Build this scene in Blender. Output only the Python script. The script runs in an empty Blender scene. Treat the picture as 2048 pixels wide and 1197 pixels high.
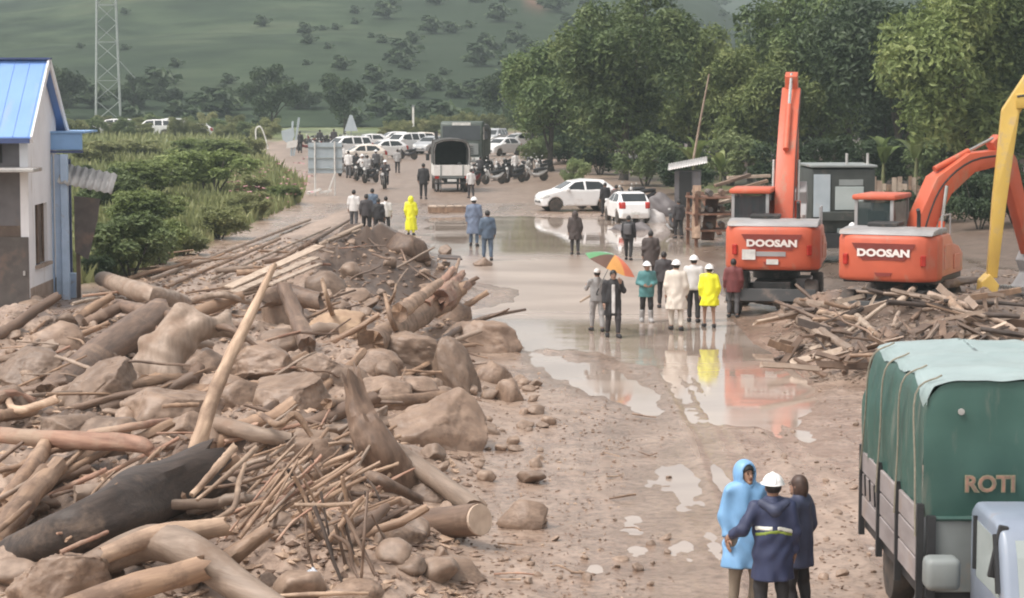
import bpy, bmesh, math, random
import numpy as np
from mathutils import Vector, Matrix, Euler, noise as mnoise
from mathutils.geometry import tessellate_polygon

SC = bpy.context.scene
COL = SC.collection
R = math.radians
# ------------------------------------------------------------------ camera
F = 4500.0                     # focal length in pixels of a 2048 px wide picture
HCAM = 6.0
HORIZON = 165.0
PITCH = math.atan((598.5 - HORIZON) / F)
cam = bpy.data.cameras.new('camera')
camo = bpy.data.objects.new('camera', cam)
COL.objects.link(camo)
camo.location = (0, 0, HCAM)
camo.rotation_euler = (math.pi / 2 - PITCH, 0, 0)
cam.sensor_width = 36.0
cam.lens = 36.0 * F / 2048.0
cam.clip_start = 0.5
cam.clip_end = 9000
SC.camera = camo
# ------------------------------------------------------------------ sky, sun, exposure
SUN_EL, SUN_ROT = R(58), R(240)
w = bpy.data.worlds.new('World')
SC.world = w
w.use_nodes = True
nt = w.node_tree
bg = nt.nodes['Background']
sky = nt.nodes.new('ShaderNodeTexSky')
sky.sky_type = 'NISHITA'
sky.sun_disc = False
sky.sun_elevation = SUN_EL
sky.sun_rotation = SUN_ROT
sky.dust_density = 3.0
hs = nt.nodes.new('ShaderNodeHueSaturation')       # cloud cover takes the blue out of the sky
hs.inputs['Saturation'].default_value = 0.12
nt.links.new(sky.outputs[0], hs.inputs['Color'])
tint = nt.nodes.new('ShaderNodeMix'); tint.data_type = 'RGBA'; tint.blend_type = 'MULTIPLY'
tint.inputs[0].default_value = 1.0
tint.inputs[7].default_value = (1.0, 0.965, 0.94, 1)
nt.links.new(hs.outputs[0], tint.inputs[6])
nt.links.new(tint.outputs[2], bg.inputs['Color'])
bg.inputs['Strength'].default_value = 0.15
sun = bpy.data.lights.new('sun', 'SUN')
sun.energy = 1.2
sun.angle = R(14)
sun.color = (1.0, 0.96, 0.90)
suno = bpy.data.objects.new('sun', sun)
COL.objects.link(suno)
sd = Vector((math.sin(SUN_ROT) * math.cos(SUN_EL), math.cos(SUN_ROT) * math.cos(SUN_EL), math.sin(SUN_EL)))
suno.rotation_euler = sd.to_track_quat('Z', 'Y').to_euler()
suno.location = (0, 0, 80)
SC.view_settings.view_transform = 'Standard'
SC.view_settings.look = 'None'
SC.view_settings.gamma = 1.0
SC.view_settings.use_curve_mapping = False
SC.view_settings.exposure = 1.0
SC.render.engine = 'CYCLES'
SC.cycles.max_bounces = 6
SC.cycles.diffuse_bounces = 3
SC.cycles.glossy_bounces = 3
SC.cycles.transmission_bounces = 4
SC.cycles.transparent_max_bounces = 6
SC.cycles.volume_bounces = 0
SC.cycles.filter_width = 2.0
SC.cycles.use_denoising = True
try:
    SC.cycles.denoiser = 'OPENIMAGEDENOISE'
except Exception:
    pass

# ------------------------------------------------------------------ geometry helpers
_cp, _sp = math.cos(PITCH), math.sin(PITCH)
def ray(px, py):
    x = (px - 1024.0) / F; y = (598.5 - py) / F
    return Vector((x, _cp + y * _sp, -_sp + y * _cp))
def G(px, py, z=0.0):
    "place on the ground seen at a picture position"
    d = ray(px, py); t = (z - HCAM) / d.z
    return Vector((d.x * t, d.y * t, z))
def P(px, py, Y):
    d = ray(px, py); t = Y / d.y
    return Vector((d.x * t, Y, HCAM + d.z * t))
def proj(X, Y, Z):
    dz = Z - HCAM
    f = Y * _cp - dz * _sp; u = Y * _sp + dz * _cp
    return 1024.0 + F * X / f, 598.5 - F * u / f
def sstep(a, b, x):
    t = np.clip((x - a) / (b - a), 0, 1)
    return t * t * (3 - 2 * t)
def _hash(ix, iy, seed):
    n = (ix.astype(np.int64) * 374761393 + iy.astype(np.int64) * 668265263 + seed * 974711) & 0x7fffffff
    n = ((n ^ (n >> 13)) * 1274126177) & 0x7fffffff
    return ((n ^ (n >> 16)) & 0xffff) / 32767.5 - 1.0
def vnoise(x, y, seed=0):
    x0 = np.floor(x); y0 = np.floor(y)
    fx = x - x0; fy = y - y0
    fx = fx * fx * (3 - 2 * fx); fy = fy * fy * (3 - 2 * fy)
    a = _hash(x0, y0, seed); b = _hash(x0 + 1, y0, seed); c = _hash(x0, y0 + 1, seed); d = _hash(x0 + 1, y0 + 1, seed)
    return (a * (1 - fx) + b * fx) * (1 - fy) + (c * (1 - fx) + d * fx) * fy
def fbm(x, y, octv=4, seed=0, gain=0.5):
    s = 0; a = 1; t = 0
    for i in range(octv):
        s = s + a * vnoise(x * 2 ** i + 17.3 * i, y * 2 ** i - 9.1 * i, seed + i); t += a; a *= gain
    return s / t
def polydist(poly, X, Y):
    "signed distance (positive inside) to a polygon, vectorised"
    X = np.asarray(X, float); Y = np.asarray(Y, float)
    d2 = np.full(X.shape, 1e18); ins = np.zeros(X.shape, bool)
    n = len(poly)
    for i in range(n):
        ax, ay = poly[i]; bx, by = poly[(i + 1) % n]
        ex, ey = bx - ax, by - ay
        wx, wy = X - ax, Y - ay
        t = np.clip((wx * ex + wy * ey) / (ex * ex + ey * ey + 1e-12), 0, 1)
        d2 = np.minimum(d2, (wx - ex * t) ** 2 + (wy - ey * t) ** 2)
        c = ((ay > Y) != (by > Y)) & (X < ex * (Y - ay) / (ey if abs(ey) > 1e-12 else 1e-12) + ax)
        ins ^= c
    d = np.sqrt(d2)
    return np.where(ins, d, -d)
def gpoly(pts):
    return [tuple(G(*p)[:2]) for p in pts]

def new_mesh(name, v, f, smooth=False):
    me = bpy.data.meshes.new(name)
    me.from_pydata([tuple(p) for p in v] if not isinstance(v, np.ndarray) else v.tolist(), [], f if not isinstance(f, np.ndarray) else f.tolist())
    me.validate()
    if smooth:
        me.polygons.foreach_set('use_smooth', [True] * len(me.polygons))
    me.update()
    return me
def link(name, me, m=None, parent=None, loc=None, rot=None):
    o = bpy.data.objects.new(name, me)
    COL.objects.link(o)
    if m is not None and me is not None and len(me.materials) == 0:
        me.materials.append(M[m] if isinstance(m, str) else m)
    if parent is not None: o.parent = parent
    if loc is not None: o.location = loc
    if rot is not None: o.rotation_euler = rot
    return o
def tag(o, label=None, cat=None, group=None, kind=None):
    if label: o['label'] = label
    if cat: o['category'] = cat
    if group: o['group'] = group
    if kind: o['kind'] = kind
    return o
def thing(name, label, cat, loc=(0, 0, 0), rz=0.0, group=None):
    o = bpy.data.objects.new(name, None)
    o.empty_display_size = 0.2
    COL.objects.link(o)
    o.location = loc
    o.rotation_euler = (0, 0, rz)
    return tag(o, label, cat, group)
KIDS = {}
def copy_tree(o, parent=None):
    c = o.copy(); COL.objects.link(c)
    if parent is not None: c.parent = parent
    for ch in list(o.children): copy_tree(ch, c)
    return c

class MB:
    "collects simple shapes into one mesh"
    def __init__(s): s.v = []; s.f = []
    def add(s, v, f, mtx=None):
        b = len(s.v)
        s.v += [tuple(mtx @ Vector(p)) if mtx is not None else tuple(p) for p in v]
        s.f += [tuple(i + b for i in q) for q in f]
        return s
    def box(s, c, d, rot=None):
        x, y, z = d[0] / 2, d[1] / 2, d[2] / 2
        v = [(-x, -y, -z), (x, -y, -z), (x, y, -z), (-x, y, -z), (-x, -y, z), (x, -y, z), (x, y, z), (-x, y, z)]
        f = [(0, 3, 2, 1), (4, 5, 6, 7), (0, 1, 5, 4), (1, 2, 6, 5), (2, 3, 7, 6), (3, 0, 4, 7)]
        m = Matrix.Translation(c)
        if rot is not None: m = m @ Euler(rot).to_matrix().to_4x4()
        return s.add(v, f, m)
    def bar(s, a, b, wd, hg=None, roll=0.0):
        a = Vector(a); b = Vector(b); d = b - a
        hg = hg or wd
        m = Matrix.Translation((a + b) / 2) @ d.to_track_quat('Z', 'Y').to_matrix().to_4x4() @ Matrix.Rotation(roll, 4, 'Z')
        x, y, z = wd / 2, hg / 2, d.length / 2
        v = [(-x, -y, -z), (x, -y, -z), (x, y, -z), (-x, y, -z), (-x, -y, z), (x, -y, z), (x, y, z), (-x, y, z)]
        f = [(0, 3, 2, 1), (4, 5, 6, 7), (0, 1, 5, 4), (1, 2, 6, 5), (2, 3, 7, 6), (3, 0, 4, 7)]
        return s.add(v, f, m)
    def prism(s, poly, axis, d0, d1):
        "polygon extruded along an axis: 'y' takes (x,z), 'x' takes (y,z), 'z' takes (x,y)"
        n = len(poly)
        def mk(p, d):
            return {'y': (p[0], d, p[1]), 'x': (d, p[0], p[1]), 'z': (p[0], p[1], d)}[axis]
        v = [mk(p, d0) for p in poly] + [mk(p, d1) for p in poly]
        tri = tessellate_polygon([[Vector((p[0], p[1], 0)) for p in poly]])
        f = [tuple(t) for t in tri] + [tuple(i + n for i in reversed(t)) for t in tri]
        f += [(i, (i + 1) % n, (i + 1) % n + n, i + n) for i in range(n)]
        return s.add(v, f)
    def tube(s, pts, rad, n=8, cap=True):
        pts = [Vector(p) for p in pts]
        if not hasattr(rad, '__len__'): rad = [rad] * len(pts)
        v = []; f = []
        t0 = (pts[1] - pts[0]).normalized()
        up = Vector((0, 0, 1)) if abs(t0.z) < 0.9 else Vector((1, 0, 0))
        a = t0.cross(up).normalized()
        for i, p in enumerate(pts):
            if i == 0: t = t0
            elif i == len(pts) - 1: t = (pts[i] - pts[i - 1]).normalized()
            else: t = (pts[i + 1] - pts[i - 1]).normalized()
            a = (a - t * a.dot(t)).normalized(); b = t.cross(a)
            for k in range(n):
                th = 2 * math.pi * k / n
                v.append(p + (a * math.cos(th) + b * math.sin(th)) * rad[i])
        for i in range(len(pts) - 1):
            for k in range(n):
                k2 = (k + 1) % n
                f.append((i * n + k, i * n + k2, (i + 1) * n + k2, (i + 1) * n + k))
        if cap:
            f.append(tuple(range(n - 1, -1, -1))); f.append(tuple((len(pts) - 1) * n + k for k in range(n)))
        return s.add(v, f)
    def lathe(s, prof, n=16, mtx=None):
        "profile of (radius, z) turned about z"
        v = []; f = []
        for r, z in prof:
            for k in range(n):
                th = 2 * math.pi * k / n
                v.append((r * math.cos(th), r * math.sin(th), z))
        for i in range(len(prof) - 1):
            for k in range(n):
                k2 = (k + 1) % n
                f.append((i * n + k, i * n + k2, (i + 1) * n + k2, (i + 1) * n + k))
        f.append(tuple(range(n - 1, -1, -1))); f.append(tuple((len(prof) - 1) * n + k for k in range(n)))
        return s.add(v, f, mtx)
    def mesh(s, name, smooth=False, bevel=0.0, seg=2):
        me = bpy.data.meshes.new(name)
        me.from_pydata(s.v, [], s.f)
        bm = bmesh.new(); bm.from_mesh(me)
        bmesh.ops.recalc_face_normals(bm, faces=bm.faces)
        if bevel > 0:
            bmesh.ops.dissolve_limit(bm, angle_limit=0.02, verts=bm.verts, edges=bm.edges)
            ed = [e for e in bm.edges if len(e.link_faces) == 2 and e.calc_face_angle(0) > 0.45]
            bmesh.ops.bevel(bm, geom=ed, offset=bevel, segments=seg, affect='EDGES', profile=0.5, clamp_overlap=True)
        for fc in bm.faces: fc.smooth = smooth
        if smooth:
            for e in bm.edges:
                if len(e.link_faces) == 2 and e.calc_face_angle(0) > 0.75: e.smooth = False
        bm.to_mesh(me); bm.free()
        me.update()
        return me
    def obj(s, name, m, parent=None, smooth=False, bevel=0.0, seg=2, loc=None, rot=None):
        return link(name, s.mesh(name, smooth, bevel, seg), m, parent, loc, rot)

# ---- implicit shapes turned into smooth meshes (surface nets)
def surface_nets(fn, lo, hi, res):
    lo = np.array(lo, float); hi = np.array(hi, float)
    n = np.maximum(np.ceil((hi - lo) / res).astype(int) + 1, 3)
    ax = [lo[i] + res * np.arange(n[i]) for i in range(3)]
    X, Y, Z = np.meshgrid(*ax, indexing='ij')
    D = fn(X, Y, Z)
    c = [(0, 0, 0), (1, 0, 0), (0, 1, 0), (1, 1, 0), (0, 0, 1), (1, 0, 1), (0, 1, 1), (1, 1, 1)]
    def sub(k): a, b, e = c[k]; return D[a:n[0] - 1 + a, b:n[1] - 1 + b, e:n[2] - 1 + e]
    cd = [sub(k) for k in range(8)]
    sg = [q < 0 for q in cd]
    cnt = sum(q.astype(np.int8) for q in sg)
    act = (cnt > 0) & (cnt < 8)
    idx = -np.ones(act.shape, np.int64)
    ii = np.argwhere(act); idx[act] = np.arange(len(ii))
    if len(ii) == 0: return np.zeros((0, 3)), np.zeros((0, 4), int)
    acc = np.zeros((len(ii), 3)); num = np.zeros(len(ii))
    ed = [(0, 1), (2, 3), (4, 5), (6, 7), (0, 2), (1, 3), (4, 6), (5, 7), (0, 4), (1, 5), (2, 6), (3, 7)]
    ca = np.array(c, float)
    for a, b in ed:
        da = cd[a][act]; db = cd[b][act]
        m = (da < 0) != (db < 0)
        t = np.where(m, da / np.where(m, da - db, 1), 0)
        p = ca[a] + (ca[b] - ca[a]) * t[:, None]
        acc[m] += p[m]; num[m] += 1
    V = lo + (ii + acc / num[:, None]) * res
    faces = []
    for axis in range(3):
        a1, a2 = [(1, 2), (2, 0), (0, 1)][axis]
        sl0 = [slice(None)] * 3; sl1 = [slice(None)] * 3
        sl0[axis] = slice(0, -1); sl1[axis] = slice(1, None)
        d0 = D[tuple(sl0)]; d1 = D[tuple(sl1)]
        cr = (d0 < 0) != (d1 < 0)
        q = np.argwhere(cr)
        ok = (q[:, a1] > 0) & (q[:, a2] > 0) & (q[:, a1] < n[a1] - 1) & (q[:, a2] < n[a2] - 1)
        q = q[ok]
        if len(q) == 0: continue
        def cell(o1, o2):
            z = q.copy(); z[:, a1] -= o1; z[:, a2] -= o2
            return idx[z[:, 0], z[:, 1], z[:, 2]]
        quad = np.stack([cell(1, 1), cell(0, 1), cell(0, 0), cell(1, 0)], 1)
        neg = d0[q[:, 0], q[:, 1], q[:, 2]] < 0
        quad = np.where(neg[:, None], quad, quad[:, ::-1])
        faces.append(quad)
    return V, np.concatenate(faces)
def rcone(X, Y, Z, a, b, r1, r2):
    ax, ay, az = a; ex, ey, ez = b[0] - ax, b[1] - ay, b[2] - az
    l2 = ex * ex + ey * ey + ez * ez + 1e-9
    wx, wy, wz = X - ax, Y - ay, Z - az
    t = np.clip((wx * ex + wy * ey + wz * ez) / l2, 0, 1)
    return np.sqrt((wx - ex * t) ** 2 + (wy - ey * t) ** 2 + (wz - ez * t) ** 2) - (r1 + (r2 - r1) * t)
def ellip(X, Y, Z, c, r):
    k = np.sqrt(((X - c[0]) / r[0]) ** 2 + ((Y - c[1]) / r[1]) ** 2 + ((Z - c[2]) / r[2]) ** 2)
    return (k - 1.0) * min(r)
def smin(a, b, k):
    h = np.clip(0.5 + 0.5 * (b - a) / k, 0, 1)
    return b + (a - b) * h - k * h * (1 - h)
def smax(a, b, k): return -smin(-a, -b, k)
def sdf_mesh(name, fn, lo, hi, res):
    v, f = surface_nets(fn, lo, hi, res)
    return new_mesh(name, v, f, smooth=True)

# ------------------------------------------------------------------ materials
M = {}
def mat(name, c1, c2=None, rough=0.7, scale=3.0, bump=0.0, bscale=None, metal=0.0, spec=0.5, stretch=None, dirt=None, dirt_amt=0.0, coat=0.0, detail=6.0, dscale=1.5, dstretch=None):
    m = bpy.data.materials.new(name); m.use_nodes = True
    t = m.node_tree; N = t.nodes; L = t.links
    b = N['Principled BSDF']
    b.inputs['Roughness'].default_value = rough
    b.inputs['Metallic'].default_value = metal
    b.inputs['Specular IOR Level'].default_value = spec
    b.inputs['Coat Weight'].default_value = coat
    tc = N.new('ShaderNodeTexCoord')
    src = tc.outputs['Object']
    if stretch:
        mp = N.new('ShaderNodeMapping'); mp.inputs['Scale'].default_value = stretch
        L.new(src, mp.inputs['Vector']); vec = mp.outputs[0]
    else: vec = src
    oi = N.new('ShaderNodeObjectInfo')
    c2 = c2 or tuple(x * 0.72 for x in c1)
    nz = N.new('ShaderNodeTexNoise'); nz.inputs['Scale'].default_value = scale; nz.inputs['Detail'].default_value = detail
    L.new(vec, nz.inputs['Vector'])
    rp = N.new('ShaderNodeValToRGB')
    rp.color_ramp.elements[0].position = 0.32; rp.color_ramp.elements[1].position = 0.68
    rp.color_ramp.elements[0].color = (*c2, 1); rp.color_ramp.elements[1].color = (*c1, 1)
    L.new(nz.outputs['Fac'], rp.inputs['Fac'])
    out = rp.outputs['Color']
    if dirt:
        n2 = N.new('ShaderNodeTexNoise'); n2.inputs['Scale'].default_value = dscale; n2.inputs['Detail'].default_value = 8; n2.inputs['Roughness'].default_value = 0.65
        if dstretch:
            m2 = N.new('ShaderNodeMapping'); m2.inputs['Scale'].default_value = dstretch
            L.new(src, m2.inputs['Vector']); L.new(m2.outputs[0], n2.inputs['Vector'])
        else: L.new(src, n2.inputs['Vector'])
        r2 = N.new('ShaderNodeValToRGB'); r2.color_ramp.elements[0].position = 0.62 - dirt_amt * 0.5; r2.color_ramp.elements[1].position = 0.78 - dirt_amt * 0.4
        L.new(n2.outputs['Fac'], r2.inputs['Fac'])
        mx = N.new('ShaderNodeMix'); mx.data_type = 'RGBA'
        mx.inputs[7].default_value = (*dirt, 1)
        L.new(r2.outputs['Color'], mx.inputs[0]); L.new(out, mx.inputs[6]); out = mx.outputs[2]
        rr = N.new('ShaderNodeMapRange'); rr.inputs['To Min'].default_value = rough; rr.inputs['To Max'].default_value = 0.8
        L.new(r2.outputs['Color'], rr.inputs['Value']); L.new(rr.outputs[0], b.inputs['Roughness'])
    # every copy differs a little in tone
    hv = N.new('ShaderNodeHueSaturation')
    mr = N.new('ShaderNodeMapRange'); mr.inputs['To Min'].default_value = 0.74 if name.startswith(('wood', 'boulder', 'stone', 'board')) else 0.9; mr.inputs['To Max'].default_value = 1.14 if name.startswith(('wood', 'boulder', 'stone', 'board')) else 1.06
    L.new(oi.outputs['Random'], mr.inputs['Value']); L.new(mr.outputs[0], hv.inputs['Value'])
    L.new(out, hv.inputs['Color']); L.new(hv.outputs[0], b.inputs['Base Color'])
    if bump > 0:
        bn = N.new('ShaderNodeBump'); bn.inputs['Strength'].default_value = min(1.0, bump * 4); bn.inputs['Distance'].default_value = bump
        n3 = N.new('ShaderNodeTexNoise'); n3.inputs['Scale'].default_value = bscale or scale * 4; n3.inputs['Detail'].default_value = 6
        L.new(vec, n3.inputs['Vector']); L.new(n3.outputs['Fac'], bn.inputs['Height']); L.new(bn.outputs[0], b.inputs['Normal'])
    M[name] = m
    return m
MUD = (0.36, 0.27, 0.21); MUD_D = (0.235, 0.165, 0.125)
mat('boulder', (0.315, 0.22, 0.16), (0.18, 0.12, 0.085), 0.5, 2.2, 0.06, 9.0, dirt=(0.12, 0.078, 0.056), dirt_amt=0.18, dscale=1.8)
mat('boulder_tan', (0.46, 0.32, 0.21), (0.32, 0.21, 0.14), 0.72, 2.0, 0.05, 8.0, dirt=(0.22, 0.15, 0.11), dirt_amt=0.1)
mat('stone', (0.33, 0.235, 0.175), (0.205, 0.14, 0.10), 0.55, 2.5, 0.015, 12.0)
WD = (0.235, 0.158, 0.112)
mat('wood_pale', (0.50, 0.355, 0.25), (0.31, 0.205, 0.14), 0.65, 2.2, 0.05, 6.0, stretch=(5, 5, 0.6), dirt=WD, dirt_amt=0.26, dscale=2.0)
mat('wood_tan', (0.40, 0.262, 0.172), (0.22, 0.135, 0.087), 0.55, 2.0, 0.05, 6.0, stretch=(5, 5, 0.6), dirt=(0.16, 0.102, 0.072), dirt_amt=0.28, dscale=2.0)
mat('wood_red', (0.45, 0.26, 0.18), (0.23, 0.118, 0.08), 0.65, 2.0, 0.05, 6.0, stretch=(5, 5, 0.6), dirt=(0.42, 0.30, 0.22), dirt_amt=0.3, dscale=1.6)
mat('wood_brown', (0.205, 0.132, 0.092), (0.105, 0.066, 0.046), 0.55, 2.0, 0.05, 6.0, stretch=(5, 5, 0.7), dirt=(0.32, 0.225, 0.165), dirt_amt=0.16)
mat('wood_dark', (0.09, 0.063, 0.05), (0.045, 0.031, 0.025), 0.6, 2.5, 0.05, 6.0, stretch=(4, 4, 0.8), dirt=(0.25, 0.175, 0.128), dirt_amt=0.1)
mat('wood_grey', (0.36, 0.272, 0.212), (0.22, 0.16, 0.12), 0.58, 2.0, 0.05, 6.0, stretch=(5, 5, 0.6), dirt=WD, dirt_amt=0.26)
mat('board', (0.54, 0.43, 0.335), (0.36, 0.27, 0.205), 0.65, 3.0, 0.008, 14.0, stretch=(8, 8, 0.7), dirt=WD, dirt_amt=0.25)
mat('cut_end', (0.52, 0.40, 0.31), (0.38, 0.28, 0.21), 0.8, 6.0)
mat('bark', (0.10, 0.085, 0.07), (0.05, 0.042, 0.035), 0.85, 4.0, 0.03, 14.0, stretch=(3, 3, 0.7))
# ------------------------------------------------------------------ terrain
PILE = gpoly([(1000, 1290), (975, 1130), (935, 1050), (965, 970), (985, 900), (1025, 820), (1010, 760), (985, 700), (930, 640),
              (905, 570), (880, 520), (780, 500), (690, 520), (600, 560), (470, 600), (330, 625), (150, 640), (0, 665), (-260, 690), (-260, 1290)])
BANK = gpoly([(150, 620), (330, 560), (560, 480), (700, 420), (760, 380), (770, 425), (700, 500), (600, 570), (470, 610), (300, 640), (150, 660)])
HEAP = gpoly([(1530, 640), (1560, 690), (1640, 745), (1800, 780), (2150, 800), (2150, 590), (1900, 585), (1700, 600)])
GREEN = gpoly([(-900, 600), (160, 570), (280, 538), (395, 490), (510, 440), (590, 408), (600, 372), (560, 345), (520, 310), (528, 262), (400, 250), (-900, 250)])
FLOOD = gpoly([(870, 630), (985, 672), (1060, 700), (1200, 705), (1290, 735), (1380, 720), (1490, 668), (1460, 600), (1420, 530), (1370, 470), (1330, 440), (1000, 432), (850, 436), (850, 505), (915, 525)])
POND = gpoly([(1300, 640), (1270, 690), (1330, 740), (1360, 800), (1430, 850), (1560, 860), (1630, 800), (1600, 730), (1500, 680), (1440, 640)])
SEEP = gpoly([(1230, 860), (1300, 820), (1480, 850), (1560, 900), (1500, 980), (1480, 1080), (1500, 1260), (1200, 1260), (1270, 1100), (1220, 960)])
SEEP3 = gpoly([(1440, 690), (1560, 745), (1700, 790), (1735, 900), (1690, 1010), (1560, 980), (1500, 900), (1430, 860)])
SEEP2 = gpoly([(1060, 700), (1240, 745), (1330, 790), (1300, 830), (1180, 790), (1050, 735)])
DIRTLOT = gpoly([(1030, 300), (1160, 310), (1190, 420), (1060, 430), (900, 440), (700, 470), (640, 400), (560, 330), (535, 290), (700, 268), (1030, 268)])
MOUND_C = G(768, 590)
def zones(X, Y):
    pile = polydist(PILE, X, Y); bank = polydist(BANK, X, Y); heap = polydist(HEAP, X, Y)
    green = polydist(GREEN, X, Y); flood = polydist(FLOOD, X, Y)
    pond = np.maximum(polydist(POND, X, Y), polydist(SEEP2, X, Y)); seep = np.maximum(polydist(SEEP, X, Y), polydist(SEEP3, X, Y) - 0.8)
    return pile, bank, heap, green, flood, pond, seep
def mound(X, Y):
    dx = X - MOUND_C.x; dy = Y - MOUND_C.y
    return np.exp(-((np.abs(dx + .6) / 2.6) ** 2.6 + (np.abs(dy) / 3.0) ** 2.4))
def height(X, Y, Zn=None, fine=True):
    X = np.asarray(X, float); Y = np.asarray(Y, float)
    pile, bank, heap, green, flood, pond, seep = Zn or zones(X, Y)
    pm = sstep(-0.3, 3.2, pile + 0.5 * fbm(X * 0.7, Y * 0.7, 2, 3)); bm = sstep(-0.4, 1.5, bank); hm = sstep(-0.5, 2.2, heap)
    h = 0.035 + 0.03 * fbm(X * 0.8, Y * 0.45, 4, 11)
    rut = 0.02 * fbm(X * 2.6, Y * 0.16, 3, 21)
    rough = 0.035 * np.maximum(fbm(X * 2.2, Y * 2.2, 4, 31, 0.6), -0.3)
    road = sstep(-0.6, 0.5, np.maximum(np.maximum(flood, pond), seep))
    h = h + rut + rough * (1 - 0.75 * road)
    h = h - 0.075 * sstep(-0.5, 0.9, flood) - 0.062 * sstep(-0.4, 0.5, pond) - 0.024 * sstep(-1.0, 0.9, seep + 0.5 * fbm(X * 0.9, Y * 0.5, 3, 141))
    # tyre tracks pressed in the mud beside the puddles
    for tx, amp in ((3.05, 1), (3.35, .7), (4.55, .9), (1.35, .6), (0.75, .4)):
        c = tx + 0.22 * np.sin(Y * 0.13 + tx) + 0.010 * (Y - 40)
        h = h - 0.022 * amp * np.exp(-((X - c) / 0.13) ** 2) * (Y < 62) + 0.018 * amp * np.exp(-((np.abs(X - c) - 0.24) / 0.08) ** 2) * (Y < 62)
    h = h + pm * (0.62 + 0.5 * fbm(X * 0.42, Y * 0.3, 3, 41) + 0.24 * fbm(X * 1.9, Y * 1.9, 4, 51, 0.6) + 0.07 * fbm(X * 6, Y * 6, 2, 151))
    h = h + bm * (0.35 + 0.12 * fbm(X * 1.1 + Y * 0.1, Y * 0.25, 3, 61)) + hm * (0.75 + 0.3 * fbm(X * 0.9, Y * 0.9, 3, 71))
    mo = mound(X, Y)
    h = h + mo * (1.15 + 0.85 * fbm(X * 0.9, Y * 0.9, 4, 81, 0.65))
    gm = sstep(0, 6, green)
    h = h + gm * (0.35 + 0.3 * fbm(X * 0.12, Y * 0.12, 3, 91)) 
    # the land past the car park rises towards the hills
    h = h + 1.0 * sstep(255, 330, Y) + 0.9 * sstep(205, 250, Y) * sstep(-14, -4, X) + 0.25 * fbm(X * .03, Y * .03, 3, 95) * sstep(150, 320, Y)
    h = h + sstep(10, 18, X - 0.02 * Y) * sstep(70, 95, Y) * 0.35
    return h
_rows = np.concatenate([np.linspace(5, 18, 24)[:-1], 27000.0 / (np.linspace(27000 / 18.0, 27000 / 260.0, 520)), np.geomspace(265, 1500, 44)])
_us = np.linspace(-0.45, 0.45, 620)
_YY, _UU = np.meshgrid(_rows, _us, indexing='ij')
_XX = _UU * _YY
_ZN = zones(_XX, _YY)
_HZ = height(_XX, _YY, _ZN)
def hgrid(X, Y):
    "height of the terrain mesh itself"
    X = np.asarray(X, float); Y = np.clip(np.asarray(Y, float), _rows[0], _rows[-1] - .01)
    i = np.clip(np.searchsorted(_rows, Y, side='right') - 1, 0, len(_rows) - 2)
    fy = (Y - _rows[i]) / (_rows[i + 1] - _rows[i])
    u = np.clip(X / Y, _us[0], _us[-1] - 1e-6); g = (u - _us[0]) / (_us[1] - _us[0]); j = np.clip(g.astype(int), 0, len(_us) - 2); fu = g - j
    return (_HZ[i, j] * (1 - fu) + _HZ[i, j + 1] * fu) * (1 - fy) + (_HZ[i + 1, j] * (1 - fu) + _HZ[i + 1, j + 1] * fu) * fy
def H1(x, y): return float(hgrid(np.array([x]), np.array([y]))[0])
def T(px, py, lift=0.0):
    "point on the terrain (plus lift) that shows at a picture position"
    d = ray(px, py)
    t = np.linspace(14, 330, 3000)
    X = d.x * t; Y = d.y * t; Z = HCAM + d.z * t
    hh = hgrid(X, Y) + lift
    k = np.argmax(Z < hh)
    if Z[k] >= hh[k]: return G(px, py)
    if k == 0: k = 1
    a = (Z[k - 1] - hh[k - 1]) / max(1e-6, (Z[k - 1] - hh[k - 1]) - (Z[k] - hh[k]))
    tt = t[k - 1] + (t[k] - t[k - 1]) * a
    return Vector((d.x * tt, d.y * tt, HCAM + d.z * tt))
def PPM(Y): return F / Y

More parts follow.
